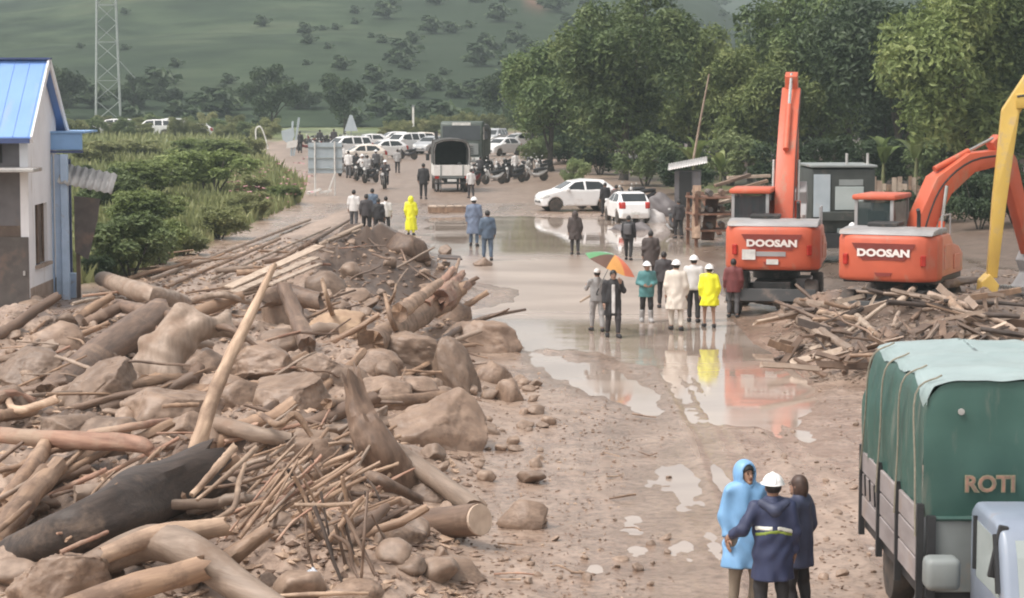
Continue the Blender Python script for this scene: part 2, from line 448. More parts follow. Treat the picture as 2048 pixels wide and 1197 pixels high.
def build_terrain():
    XX, YY, Zn, Z = _XX, _YY, _ZN, _HZ
    n0, n1 = XX.shape
    V = np.stack([XX, YY, Z], -1).reshape(-1, 3)
    i = np.arange((n0 - 1) * (n1 - 1)); r = i // (n1 - 1); c = i % (n1 - 1)
    a = r * n1 + c
    Fq = np.stack([a, a + 1, a + n1 + 1, a + n1], 1)
    me = bpy.data.meshes.new('ground')
    me.vertices.add(len(V)); me.vertices.foreach_set('co', V.ravel())
    me.loops.add(len(Fq) * 4); me.loops.foreach_set('vertex_index', Fq.ravel())
    me.polygons.add(len(Fq)); me.polygons.foreach_set('loop_start', np.arange(len(Fq)) * 4)
    me.polygons.foreach_set('loop_total', np.full(len(Fq), 4))
    me.polygons.foreach_set('use_smooth', np.ones(len(Fq), bool))
    me.update(); me.validate()
    pile, bank, heap, green, flood, pond, seep = Zn
    nz = fbm(XX * 0.5, YY * 0.5, 4, 101)
    g = sstep(-0.5, 1.0, green + 1.2 * nz)
    lot = polydist(gpoly([(520, 262), (1165, 262), (1180, 330), (1500, 470), (1600, 640), (520, 640)]), XX, YY)
    g = np.maximum(g, sstep(0, 6, -lot + 4 * nz) * sstep(105, 125, YY))
    g = np.maximum(g, sstep(228, 245, YY + 10 * nz))
    shade = sstep(0, 8, polydist(gpoly([(1150, 330), (1190, 345), (1500, 400), (3400, 400), (3400, 262), (1120, 262)]), XX, YY) + 2 * nz)  # dark leaf litter under the trees, their shade painted in with it
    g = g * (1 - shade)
    dark = np.clip(0.95 * sstep(-0.4, 0.8, polydist(gpoly([(590, 500), (700, 480), (880, 490), (905, 580), (870, 650), (720, 675), (610, 620)]), XX, YY) + 0.9 * nz), 0, 1)
    dark = np.maximum(dark, 0.8 * sstep(0, 2.0, heap + nz))
    dark = np.maximum(dark, 0.8 * sstep(-1, 2, polydist(gpoly([(1180, 330), (1330, 430), (1420, 560), (1460, 600), (1900, 600), (2600, 560), (2600, 330)]), XX, YY) + 1.5 * nz))
    dark = np.maximum(dark, 0.42 * sstep(-1, 2, polydist(DIRTLOT, XX, YY) + 2 * nz))
    dark = np.maximum(dark, 0.85 * sstep(0.5, 2, pile) * sstep(-0.12, 0.25, fbm(XX * 0.8, YY * 0.8, 4, 131, 0.6)))  # shade in the gaps of the heap, painted in as dark noise patches
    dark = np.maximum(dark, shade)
    wet = np.maximum(np.clip(1 - (Z - 0.004) / 0.055, 0, 1) ** 0.8, (0.45 + 0.55 * sstep(-0.15, 0.25, fbm(XX * 0.6, YY * 0.35, 4, 171))) * sstep(-3.0, 0.6, np.maximum(np.maximum(flood, pond), seep))) * (YY < 112) * (1 - g)
    for nm, arr in (('green', g), ('dark', dark), ('wet', wet)):
        at = me.attributes.new(nm, 'FLOAT', 'POINT'); at.data.foreach_set('value', arr.ravel().astype(np.float32))
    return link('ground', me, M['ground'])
def ground_mat():
    m = bpy.data.materials.new('ground'); m.use_nodes = True
    t = m.node_tree; N = t.nodes; L = t.links; b = N['Principled BSDF']; b.inputs['Specular IOR Level'].default_value = 0.25
    geo = N.new('ShaderNodeNewGeometry')
    def att(n):
        a = N.new('ShaderNodeAttribute'); a.attribute_name = n; return a.outputs['Fac']
    def noise(s, d=6, r=0.6):
        n = N.new('ShaderNodeTexNoise'); n.inputs['Scale'].default_value = s; n.inputs['Detail'].default_value = d; n.inputs['Roughness'].default_value = r
        L.new(geo.outputs['Position'], n.inputs['Vector']); return n.outputs['Fac']
    def ramp(f, stops):
        r = N.new('ShaderNodeValToRGB'); e = r.color_ramp.elements
        while len(e) < len(stops): e.new(0.5)
        for k, (p, c) in enumerate(stops): e[k].position = p; e[k].color = (*c, 1)
        L.new(f, r.inputs['Fac']); return r.outputs['Color']
    def mix(f, a, c):
        x = N.new('ShaderNodeMix'); x.data_type = 'RGBA'
        L.new(f, x.inputs[0]); L.new(a, x.inputs[6]); L.new(c, x.inputs[7]); return x.outputs[2]
    mud = ramp(noise(0.9, 8, 0.65), [(0.3, (0.25, 0.174, 0.132)), (0.5, (0.355, 0.26, 0.202)), (0.7, (0.44, 0.335, 0.268))])
    grit = ramp(noise(7.0, 8, 0.7), [(0.36, (0.5, 0.47, 0.45)), (0.52, (1, 1, 1)), (0.72, (1.12, 1.1, 1.08))])
    mm = N.new('ShaderNodeMix'); mm.data_type = 'RGBA'; mm.blend_type = 'MULTIPLY'; mm.inputs[0].default_value = 0.85
    L.new(mud, mm.inputs[6]); L.new(grit, mm.inputs[7]); mud = mm.outputs[2]
    soil = ramp(noise(1.6, 8, 0.65), [(0.3, (0.055, 0.038, 0.03)), (0.7, (0.135, 0.095, 0.073))])
    grass = ramp(noise(0.22, 6, 0.6), [(0.3, (0.075, 0.105, 0.035)), (0.5, (0.15, 0.18, 0.065)), (0.66, (0.24, 0.25, 0.11)), (0.78, (0.22, 0.17, 0.10))])
    c = mix(att('dark'), mud, soil)  # soil tone also carries the painted shade of the heap's gaps
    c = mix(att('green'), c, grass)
    wd = N.new('ShaderNodeMix'); wd.data_type = 'RGBA'; wd.blend_type = 'MULTIPLY'
    wd.inputs[7].default_value = (0.76, 0.72, 0.69, 1)
    L.new(att('wet'), wd.inputs[0]); L.new(c, wd.inputs[6])
    L.new(wd.outputs[2], b.inputs['Base Color'])
    rr = N.new('ShaderNodeMapRange'); rr.inputs['To Min'].default_value = 0.45; rr.inputs['To Max'].default_value = 0.13
    L.new(att('wet'), rr.inputs['Value']); L.new(rr.outputs[0], b.inputs['Roughness'])
    bn = N.new('ShaderNodeBump'); bn.inputs['Strength'].default_value = 0.6; bn.inputs['Distance'].default_value = 0.035
    L.new(noise(4.5, 9, 0.7), bn.inputs['Height']); L.new(bn.outputs[0], b.inputs['Normal'])
    M['ground'] = m
    m = bpy.data.materials.new('flood_water'); m.use_nodes = True
    t = m.node_tree; N = t.nodes; L = t.links; b = N['Principled BSDF']
    b.inputs['Base Color'].default_value = (0.30, 0.225, 0.17, 1); b.inputs['Roughness'].default_value = 0.04; b.inputs['IOR'].default_value = 1.333
    geo = N.new('ShaderNodeNewGeometry')
    mp = N.new('ShaderNodeMapping'); mp.inputs['Scale'].default_value = (0.5, 1.3, 1)
    L.new(geo.outputs['Position'], mp.inputs['Vector'])
    n = N.new('ShaderNodeTexNoise'); n.inputs['Scale'].default_value = 1.4; n.inputs['Detail'].default_value = 3
    L.new(mp.outputs[0], n.inputs['Vector'])
    bn = N.new('ShaderNodeBump'); bn.inputs['Strength'].default_value = 0.12; bn.inputs['Distance'].default_value = 0.02
    L.new(n.outputs['Fac'], bn.inputs['Height']); L.new(bn.outputs[0], b.inputs['Normal'])
    # drifts of silt in the shallow water
    n2 = N.new('ShaderNodeTexNoise'); n2.inputs['Scale'].default_value = 0.35; n2.inputs['Detail'].default_value = 6
    mp2 = N.new('ShaderNodeMapping'); mp2.inputs['Scale'].default_value = (0.5, 1.0, 1)
    L.new(geo.outputs['Position'], mp2.inputs['Vector']); L.new(mp2.outputs[0], n2.inputs['Vector'])
    rp = N.new('ShaderNodeValToRGB'); rp.color_ramp.elements[0].color = (0.27, 0.205, 0.165, 1); rp.color_ramp.elements[1].color = (0.40, 0.32, 0.265, 1)
    rp.color_ramp.elements[0].position = 0.35; rp.color_ramp.elements[1].position = 0.65
    L.new(n2.outputs['Fac'], rp.inputs['Fac']); L.new(rp.outputs['Color'], b.inputs['Base Color'])
    r3 = N.new('ShaderNodeMapRange'); r3.inputs['From Min'].default_value = 0.5; r3.inputs['From Max'].default_value = 0.72
    r3.inputs['To Min'].default_value = 0.03; r3.inputs['To Max'].default_value = 0.16
    L.new(n2.outputs['Fac'], r3.inputs['Value'])
    # the shallow sheet between the machines and the cars is ruffled by wind, the puddles either side lie still
    sx = N.new('ShaderNodeSeparateXYZ'); L.new(geo.outputs['Position'], sx.inputs[0])
    ad = N.new('ShaderNodeMath'); ad.operation = 'MULTIPLY_ADD'; ad.inputs[1].default_value = 7.0; L.new(n2.outputs['Fac'], ad.inputs[0]); L.new(sx.outputs['Y'], ad.inputs[2])
    rz_ = N.new('ShaderNodeValToRGB'); e = rz_.color_ramp.elements; e.new(.5); e.new(.6)
    mr_ = N.new('ShaderNodeMapRange'); mr_.inputs['From Min'].default_value = 40; mr_.inputs['From Max'].default_value = 100; L.new(ad.outputs[0], mr_.inputs['Value']); L.new(mr_.outputs[0], rz_.inputs['Fac'])
    for k, (p_, v_) in enumerate([(.30, 0), (.38, 1), (.66, 1), (.74, 0)]): e[k].position = p_; e[k].color = (v_, v_, v_, 1)
    mx_ = N.new('ShaderNodeMix'); mx_.inputs[3].default_value = .30
    L.new(rz_.outputs['Color'], mx_.inputs[0]); L.new(r3.outputs[0], mx_.inputs[2]); L.new(mx_.outputs[0], b.inputs['Roughness'])
    M['flood_water'] = m
ground_mat()
GROUND = tag(build_terrain(), 'brown mud and flood silt covering the road and ground', None, None, 'structure')
mb = MB(); mb.v = [(-2.5, 18, 0), (10, 18, 0), (12, 112, 0), (-5.2, 112, 0)]; mb.f = [(0, 1, 2, 3)]
tag(mb.obj('flood_water', 'flood_water'), 'shallow brown flood water standing on the road', None, None, 'structure')
mat('far_land', (0.10, 0.13, 0.05), (0.06, 0.08, 0.03), 0.9, 0.02)
mb = MB(); mb.v = [(-6000, -800, -1.2), (6000, -800, -1.2), (6000, 7000, -1.2), (-6000, 7000, -1.2)]; mb.f = [(0, 1, 2, 3)]
tag(mb.obj('terrain', 'far_land'), 'low land stretching away below the valley', None, None, 'structure')

# ------------------------------------------------------------------ hills
def hill_mat(name, stops, s1, s2, stretch=(1, 1, 1.6)):
    m = bpy.data.materials.new(name); m.use_nodes = True
    t = m.node_tree; N = t.nodes; L = t.links; b = N['Principled BSDF']; b.inputs['Roughness'].default_value = 0.95; b.inputs['Specular IOR Level'].default_value = 0.1
    geo = N.new('ShaderNodeNewGeometry'); mp = N.new('ShaderNodeMapping'); mp.inputs['Scale'].default_value = stretch
    L.new(geo.outputs['Position'], mp.inputs['Vector'])
    n = N.new('ShaderNodeTexNoise'); n.inputs['Scale'].default_value = s1; n.inputs['Detail'].default_value = 7; n.inputs['Roughness'].default_value = 0.62
    L.new(mp.outputs[0], n.inputs['Vector'])
    r = N.new('ShaderNodeValToRGB'); e = r.color_ramp.elements
    while len(e) < len(stops): e.new(0.5)
    for k, (p, c) in enumerate(stops): e[k].position = p; e[k].color = (*c, 1)
    L.new(n.outputs['Fac'], r.inputs['Fac'])
    n2 = N.new('ShaderNodeTexNoise'); n2.inputs['Scale'].default_value = s2; n2.inputs['Detail'].default_value = 5
    L.new(mp.outputs[0], n2.inputs['Vector'])
    r2 = N.new('ShaderNodeValToRGB'); r2.color_ramp.elements[0].position = 0.36; r2.color_ramp.elements[1].position = 0.56
    r2.color_ramp.elements[0].color = (0.45, 0.5, 0.48, 1); r2.color_ramp.elements[1].color = (1, 1, 1, 1)
    L.new(n2.outputs['Fac'], r2.inputs['Fac'])
    x = N.new('ShaderNodeMix'); x.data_type = 'RGBA'; x.blend_type = 'MULTIPLY'; x.inputs[0].default_value = 0.8
    L.new(r.outputs['Color'], x.inputs[6]); L.new(r2.outputs['Color'], x.inputs[7])
    # woods on part of the slope, a bare red landslip on another
    a = N.new('ShaderNodeAttribute'); a.attribute_name = 'wood'
    x2 = N.new('ShaderNodeMix'); x2.data_type = 'RGBA'; x2.inputs[7].default_value = (0.030, 0.045, 0.026, 1)
    L.new(a.outputs['Fac'], x2.inputs[0]); L.new(x.outputs[2], x2.inputs[6])
    a2 = N.new('ShaderNodeAttribute'); a2.attribute_name = 'bare'
    x3 = N.new('ShaderNodeMix'); x3.data_type = 'RGBA'; x3.inputs[7].default_value = (0.24, 0.12, 0.09, 1)
    L.new(a2.outputs['Fac'], x3.inputs[0]); L.new(x2.outputs[2], x3.inputs[6])
    L.new(x3.outputs[2], b.inputs['Base Color'])
    M[name] = m
hill_mat('hill_near', [(0.30, (0.019, 0.032, 0.02)), (0.43, (0.034, 0.052, 0.03)), (0.55, (0.056, 0.08, 0.044)), (0.70, (0.085, 0.102, 0.06))], 0.03, 0.11)
hill_mat('hill_far', [(0.3, (0.04, 0.06, 0.035)), (0.7, (0.10, 0.13, 0.07))], 0.006, 0.02)
def build_hill(name, top, y0, y1, base, material, amp, seed, nu=260, nv=90):
    px = np.linspace(-1500, 3600, nu)
    tx, ty = zip(*top)
    topy = np.interp(px, tx, ty)
    u = (px - 1024) / F
    vs = np.linspace(0, 1.35, nv)
    U, V = np.meshgrid(u, vs, indexing='ij'); TY = np.repeat(topy[:, None], nv, 1)
    Y = y0 + (y1 - y0) * V
    X = U * Y
    ztop = HCAM + y1 * (HORIZON - TY) / F
    prof = np.where(V <= 1, V ** 0.85, 1 - (V - 1) * 1.4)
    n = fbm(X * 0.006, Y * 0.006, 4, seed); n2 = fbm(X * 0.03, Y * 0.03, 4, seed + 9)
    Z = base + (ztop - base) * prof + amp * n * np.sin(np.clip(V, 0, 1) * math.pi) + 0.12 * amp * n2 * np.clip(V * 6, 0, 1) * np.clip((1.1 - V) * 4, 0, 1)
    pts = np.stack([X, Y, Z], -1).reshape(-1, 3)
    fs = []
    for i in range(nu - 1):
        for j in range(nv - 1):
            a = i * nv + j; fs.append((a, a + nv, a + nv + 1, a + 1))
    me = new_mesh(name, pts, fs, True)
    ppx = np.repeat(px[:, None], nv, 1)
    ridge = fbm(X * 0.01, Y * 0.01, 4, seed + 3)
    wood = sstep(620, 860, ppx + 160 * ridge) * (1 - 0.25 * V) + sstep(0.6, 0.95, V + 0.5 * ridge) * 0.55 + sstep(0.22, 0.05, V + 0.2 * ridge) * 0.5
    wood = np.clip(wood + 0.5 * n2, 0, 1) * 0.9
    bare = sstep(46, 15, np.hypot(ppx - 1075, (V - 0.42) * 300)) * np.clip(0.7 + n2 * 1.4, 0, 1)
    for nm, arr in (('wood', wood), ('bare', bare)):
        at = me.attributes.new(nm, 'FLOAT', 'POINT'); at.data.foreach_set('value', arr.ravel().astype(np.float32))
    tag(link(name, me, M[material]), None, None, None, 'structure')
    return (px, X, Y, Z)
HILL = build_hill('hill', [(-1500, 60), (-400, 10), (0, -25), (110, -40), (190, -50), (400, -70), (700, -75), (1000, -75), (1250, -50), (1420, 0), (1480, 50), (1560, 60), (1700, -30), (2100, -70), (3600, -70)], 285, 850, 0.4, 'hill_near', 9, 7)
build_hill('distant_hill', [(-1500, -80), (0, -70), (300, -60), (1000, -50), (1400, -40), (1600, -45), (2100, -60), (3600, -60)], 880, 1300, 2.0, 'hill_far', 14, 17, 160, 50)
m = bpy.data.materials.new('haze'); m.use_nodes = True
t = m.node_tree; t.nodes.remove(t.nodes['Principled BSDF'])
pv = t.nodes.new('ShaderNodeVolumePrincipled'); pv.inputs['Density'].default_value = 0.00065; pv.inputs['Color'].default_value = (0.60, 0.70, 0.71, 1); pv.inputs['Anisotropy'].default_value = 0.2
t.links.new(pv.outputs[0], t.nodes['Material Output'].inputs['Volume']); M['haze'] = m
mb = MB(); mb.box((0, 1150, 69), (3600, 2600, 142))
hz = tag(mb.obj('haze', 'haze'), 'thin pale haze in the valley air', None, None, 'stuff')
# ------------------------------------------------------------------ debris: boulders, logs, sticks
def crom(pts, k=6):
    pts = [Vector(p) for p in pts]
    if len(pts) == 2:
        return [pts[0].lerp(pts[1], i / (k * 2)) for i in range(k * 2 + 1)]
    q = [pts[0] * 2 - pts[1]] + pts + [pts[-1] * 2 - pts[-2]]
    out = []
    for i in range(1, len(q) - 2):
        for j in range(k):
            t = j / k
            a, b, c, d = q[i - 1], q[i], q[i + 1], q[i + 2]
            out.append(0.5 * ((2 * b) + (c - a) * t + (2 * a - 5 * b + 4 * c - d) * t * t + (3 * b - a - 3 * c + d) * t ** 3))
    out.append(pts[-1]); return out
def log_mesh(path, rads, seed, n=12, rough=0.12, jag=0.5, k=6):
    rnd = random.Random(seed)
    line = crom(path, k)
    rr = np.interp(np.linspace(0, 1, len(line)), np.linspace(0, 1, len(rads)), rads)
    o = (line[0] + line[-1]) / 2
    q = (line[-1] - line[0]).to_track_quat('Z', 'Y')
    qi = q.inverted()
    loc = [qi @ (p - o) for p in line]
    v = []; f = []
    t0 = (loc[1] - loc[0]).normalized(); a = t0.orthogonal().normalized()
    off = Vector((seed * 3.7, seed * 1.3, 0))
    for i, p in enumerate(loc):
        t = (loc[min(i + 1, len(loc) - 1)] - loc[max(i - 1, 0)]).normalized()
        a = (a - t * a.dot(t)).normalized(); b = t.cross(a)
        for s in range(n):
            th = 2 * math.pi * s / n
            dv = a * math.cos(th) + b * math.sin(th)
            r = rr[i] * (1 + rough * mnoise.noise(dv * 1.3 + Vector((0, 0, p.z / max(rr.max(), .03) * 0.35)) + off) * 1.8 + rough * 0.6 * mnoise.noise(dv * 4 + Vector((0, 0, p.z / max(rr.max(), .03) * 0.5)) + off))
            r *= 1 + rough * 0.9 * (abs(mnoise.noise(dv * 3.2 + Vector((0, 0, p.z * 0.6)) + off)) - 0.25)
            e = Vector((0, 0, 0))
            if i == 0: e = -t * rr[i] * jag * rnd.random()
            if i == len(loc) - 1: e = t * rr[i] * jag * rnd.random() * 1.5
            v.append(p + dv * r + e)
    m = len(loc)
    for i in range(m - 1):
        for s in range(n):
            s2 = (s + 1) % n
            f.append((i * n + s, i * n + s2, (i + 1) * n + s2, (i + 1) * n + s))
    for base, p, rev in ((0, loc[0], True), ((m - 1) * n, loc[-1], False)):
        ci = len(v); v.append(p)
        for s in range(n):
            s2 = (s + 1) % n
            f.append((base + s2, base + s, ci) if rev else (base + s, base + s2, ci))
    me = new_mesh('log', v, f, True)
    bm = bmesh.new(); bm.from_mesh(me)
    for e_ in bm.edges:
        if len(e_.link_faces) == 2 and e_.calc_face_angle(0) > 0.9: e_.smooth = False
    bm.to_mesh(me); bm.free()
    return me, o, q
def wp(p):
    "picture place to world: (px,py,lift) on the terrain, or (px,py,None,Y) at a distance"
    return P(p[0], p[1], p[3]) if len(p) > 3 else T(*p)
SEED = [10]
def log(name, label, cat, pts, rpx, m, group=None, n=16, rough=0.14, jag=0.9, parent=None, k=9):
    SEED[0] += 1
    W = [wp(p) for p in pts]
    ppm = F / (sum(p.y for p in W) / len(W))
    me, o, q = log_mesh(W, [r / ppm for r in rpx], SEED[0], n, rough, jag, k)
    ob = link(name, me, m)
    ob.location = o; ob.rotation_mode = 'QUATERNION'; ob.rotation_quaternion = q
    if parent is not None:
        ob.parent = parent
        ob.matrix_parent_inverse = parent.matrix_basis.inverted()
    else: tag(ob, label, cat, group)
    return ob
def rock_mesh(seed, sub, facets=9, amp=0.16):
    rnd = random.Random(seed)
    bm = bmesh.new(); bmesh.ops.create_icosphere(bm, subdivisions=sub, radius=1.0)
    pl = []
    for _ in range(facets):
        n = Vector((rnd.gauss(0, 1), rnd.gauss(0, 1), rnd.gauss(0, .8))).normalized(); pl.append((n, rnd.uniform(0.55, 0.88)))
    off = Vector((seed * 1.7, 3.1 * seed, -seed))
    for v in bm.verts:
        p = v.co.copy()
        for n, d in pl:
            e = p.dot(n) - d
            if e > 0: p -= n * e
        nv = v.co.normalized()
        p += nv * amp * (0.55 * mnoise.noise(v.co * 1.1 + off) + 0.4 * mnoise.noise(v.co * 2.7 + off) + 0.3 * abs(mnoise.noise(v.co * 5.5 + off)) + 0.2 * mnoise.noise(v.co * 11 + off) + 0.12 * mnoise.noise(v.co * 22 + off))
        v.co = p
    me = bpy.data.meshes.new('rock'); bm.to_mesh(me); bm.free()
    me.polygons.foreach_set('use_smooth', [True] * len(me.polygons))
    return me
def boulder(px, py, wpx, hpx, label, seed, m='boulder', tilt=0.0, depth=0.8, lift=0.02, sub=5, amp=0.16, facets=15):
    c0 = T(px, py, 0); ppm = F / c0.y
    c = T(px, py, lift * hpx / ppm)
    o = link('boulder', rock_mesh(seed, sub, facets, amp), m)
    # widen the mesh to its nominal size
    xs = [v.co.x for v in o.data.vertices]; zs = [v.co.z for v in o.data.vertices]
    sx = wpx / ppm / (max(xs) - min(xs)); sz = hpx / ppm / (max(zs) - min(zs)) * 1.25
    o.scale = (sx, sx * depth, sz); o.location = c; o.rotation_euler = (0, R(tilt), 0)
    tag(o, label, 'boulder')
    return o
B = boulder
B(825, 722, 180, 95, 'smooth rounded boulder under the root log beside the flooded road', 1, tilt=4)
B(922, 775, 85, 150, 'tall leaning boulder on the road edge of the heap', 2, tilt=-18)
B(965, 700, 165, 105, 'broad boulder at the water edge below the dark bare branch', 3, tilt=10)
B(868, 880, 205, 175, 'largest boulder, wedge shaped, overhanging the mud below the horizontal log', 4, tilt=14, amp=0.12, facets=18)
B(592, 815, 180, 130, 'round mud coated boulder behind the fan of sticks', 5)
B(205, 800, 190, 150, 'pale flat boulder below the thick dark log', 6)
B(65, 750, 150, 80, 'low boulder at the left edge below the house', 7)
B(330, 835, 230, 110, 'long sloping boulder left of the upright pale pole', 8, tilt=-6)
B(128, 1160, 210, 110, 'smooth humped boulder in the front left corner', 9, lift=0.2)
B(683, 668, 120, 75, 'tan boulder between the stump and the root log', 10, 'boulder_tan')
B(1052, 1038, 105, 62, 'single rounded boulder lying alone on the mud', 11, lift=0.25, sub=3)
B(915, 1152, 120, 62, 'flat brown boulder at the front edge of the heap', 12, tilt=12, sub=3)
B(520, 735, 150, 80, 'half buried boulder right of the pale pole', 13)
B(640, 745, 130, 60, 'flat boulder behind the round mud coated one', 14)
B(1022, 800, 60, 75, 'angular boulder at the rubble corner by the puddle', 15, sub=3)
B(130, 880, 130, 90, 'block shaped boulder above the left hand logs', 16)
B(770, 800, 120, 70, 'boulder under the right end of the horizontal log', 17)
B(560, 640, 90, 110, 'upright dark boulder behind the upright pale pole', 18, sub=3)
B(650, 585, 90, 70, 'grey boulder below the dark soil mound', 19, sub=3)
B(820, 500, 90, 55, 'rounded rock on top of the dark soil mound', 20, 'wood_brown', sub=3)
B(700, 1195, 140, 70, 'pale boulder at the bottom edge below the hanging roots', 21)
B(30, 1130, 110, 80, 'brown boulder at the left edge beside the humped one', 22, 'stone', sub=3)
B(905, 640, 80, 60, 'boulder wedged below the torn root end', 23, sub=3)
B(440, 790, 110, 70, 'boulder pressed against the pale pole', 24, sub=3)
B(965, 527, 40, 18, 'small dark stone lying alone in the flood water', 25, 'stone', lift=0.4, sub=3)
B(800, 1080, 110, 60, 'boulder below the sawn log', 26, sub=3)
B(1240, 1120, 40, 14, 'small flat stone on the wet track', 27, 'stone', sub=2)

for i, (bx, by, bw, bh, lab) in enumerate([
    (480, 800, 120, 70, 'flattish boulder right of the foot of the upright pale pole'), (395, 745, 130, 80, 'boulder below the arched stump'), (270, 770, 120, 80, 'boulder between the dark log and the arched stump'),
    (120, 690, 120, 70, 'boulder above the low end of the thick dark log'), (700, 770, 110, 60, 'boulder left of the smooth rounded road side one'), (560, 700, 130, 70, 'boulder below the dark leaning trunk'),
    (760, 740, 110, 70, 'boulder under the left side of the smooth rounded one'), (820, 800, 120, 80, 'boulder above the wedge shaped one'), (30, 830, 120, 80, 'boulder at the left edge above the peeled log'),
    (210, 870, 120, 70, 'boulder behind the peeled pinkish log'), (380, 870, 110, 80, 'boulder left of the foot of the pale pole'), (980, 760, 90, 70, 'boulder at the corner below the broad water edge one'),
    (940, 850, 90, 70, 'boulder on the road side of the wedge shaped one'), (860, 1000, 100, 60, 'boulder under the speckled pale log'), (620, 910, 140, 80, 'boulder buried under the fan of sticks'), (790, 960, 110, 70, 'boulder right of the splintered stump foot')]):
    B(bx, by, bw, bh, lab, 60 + i, tilt=(i * 37 % 30) - 15, sub=4)
# the big trunks
Lg = log
Lg('log', 'thick dark brown log leaning up to the right below the house', 'log', [(95, 790, .05), (190, 715, .1), (310, 640, .25)], [24, 34, 42], 'wood_brown', rough=.06, n=16)
Lg('log', 'grey log sticking out over the muddy bank behind the house posts', 'log', [(205, 558, .5), (285, 585, .5), (360, 606, .3)], [17, 18, 19], 'wood_grey', rough=.06)
yb = T(415, 900, .3).y
Lg('pole', 'pale stripped pole standing upright out of the heap', 'pole', [(392, 905, .25), (424, 800, None, yb + .3), (455, 725, None, yb + .6), (492, 650, None, yb + 1.1), (546, 535, None, yb + 1.8)], [17, 15, 13, 11, 6], 'wood_pale', rough=.1, jag=1.2)
Lg('log', 'horizontal brown log resting against the wedge shaped boulder', 'log', [(655, 808, .25), (780, 803, .35), (905, 792, .4)], [11, 13, 13], 'wood_tan', rough=.07)
Lg('log', 'peeled pinkish log running in from the left edge', 'log', [(-30, 868, .5), (120, 880, .5), (270, 888, .4), (305, 905, .35)], [17, 19, 17, 12], 'wood_red', rough=.1)
Lg('log', 'short red brown branch lying above the peeled log', 'log', [(180, 868, .35), (260, 855, .4), (335, 842, .4)], [8, 9, 7], 'wood_red', rough=.12)
Lg('fallen_tree', 'huge dark hollow trunk lying across the front of the heap', 'tree trunk', [(40, 1105, .1), (170, 1055, .3), (290, 1000, .45), (400, 945, .45)], [38, 55, 66, 55], 'wood_dark', rough=.16, n=20, jag=.7)
Lg('root', 'smooth pale root bending down in the front left', 'root', [(180, 1135, .2), (300, 1085, .5), (395, 1110, .55), (470, 1165, .4), (560, 1225, .2)], [30, 40, 40, 34, 28], 'wood_grey', rough=.07, n=16)
Lg('log', 'yellowish peeled log pointing right above the smooth pale root', 'log', [(215, 1108, .5), (310, 1072, .6), (445, 1054, .6)], [18, 22, 19], 'wood_pale', rough=.07, n=14)
Lg('root', 'thick tan root end at the bottom edge', 'root', [(150, 1215, .3), (270, 1175, .5), (390, 1140, .6)], [26, 30, 27], 'wood_tan', rough=.08, n=14)
o = Lg('log', 'brown log with a sawn round end facing the mud', 'log', [(800, 1052, None, T(880, 1060).y + .55), (880, 1046, None, T(880, 1060).y), (958, 1040, None, T(880, 1060).y - .6)], [28, 31, 33], 'wood_brown', rough=.05, n=18, jag=0.0)
zmax = max(v.co.z for v in o.data.vertices); rad = 34 / (F / o.location.y) * 0.93
mb = MB(); mb.lathe([(rad, -0.02), (rad, 0.012), (rad * .98, 0.02)], 20)
ce = mb.obj('sawn_end', 'cut_end', o); ce.location = (0, 0, zmax)
Lg('log', 'speckled pale log sloping down beside the largest boulder', 'log', [(775, 893, .5), (850, 945, .35), (945, 1012, .15)], [18, 21, 20], 'wood_grey', rough=.08)
yb = T(760, 930, .4).y
Lg('stump', 'upright splintered stump above the fan of sticks', 'stump', [(775, 950, .2), (745, 880, None, yb + .1), (722, 830, None, yb + .2), (712, 782, None, yb + .25)], [46, 40, 33, 20], 'wood_brown', rough=.26, n=18, jag=2.2)
# torn root log beside the water
root = thing('root_log', 'torn orange brown root log pointing at the flooded road', 'log', T(840, 655, .2))
Lg('trunk', None, None, [(745, 688, .35), (830, 635, .6), (900, 588, .75)], [24, 25, 28], 'wood_tan', parent=root, rough=.12, n=14)
for i, (a, b, r) in enumerate([((880, 600, .7), (932, 572, .8), 14), ((880, 592, .8), (925, 548, 1.1), 9), ((850, 610, .8), (905, 540, 1.2), 8), ((800, 625, .8), (880, 565, 1.15), 11), ((895, 600, .6), (915, 585, .8), 17), ((900, 575, .9), (918, 520, 1.35), 4)]):
    Lg('root_prong', None, None, [a, b], [r * 1.4, r * .8], 'wood_red' if i < 3 else 'wood_tan', parent=root, rough=.22, n=10, jag=1.4)
# pale arched stump, one grown piece
ys = T(340, 745, .2).y
J = [wp(p) for p in [(290, 745, None, ys), (362, 622, None, ys + .5), (345, 690, None, ys + .2), (440, 655, None, ys + .7), (510, 690, None, ys + .9), (395, 655, None, ys + .4), (300, 690, None, ys + .1), (345, 760, None, ys - .2), (455, 625, None, ys + 1.0)]]
sg = F / ys
cones = [(J[0], J[2], 34, 34), (J[2], J[1], 36, 22), (J[5], J[3], 26, 17), (J[3], J[4], 17, 8), (J[2], J[5], 34, 26), (J[6], J[7], 22, 26), (J[3], J[8], 14, 8)]
def stump_f(X, Y, Z):
    d = None
    for a, b, r1, r2 in cones:
        e = rcone(X, Y, Z, a, b, r1 / sg, r2 / sg); d = e if d is None else smin(d, e, .18)
    return d + 0.04 * np.sin(X * 9 + 2 * np.sin(Z * 5)) * np.sin(Z * 7 + Y * 5)
lo = [min(p[i] for p in J) - .7 for i in range(3)]; hi = [max(p[i] for p in J) + .7 for i in range(3)]
tag(link('stump', sdf_mesh('stump', stump_f, lo, hi, .055), 'wood_grey'), 'pale arched stump with a spreading root beside the dark log', 'stump')
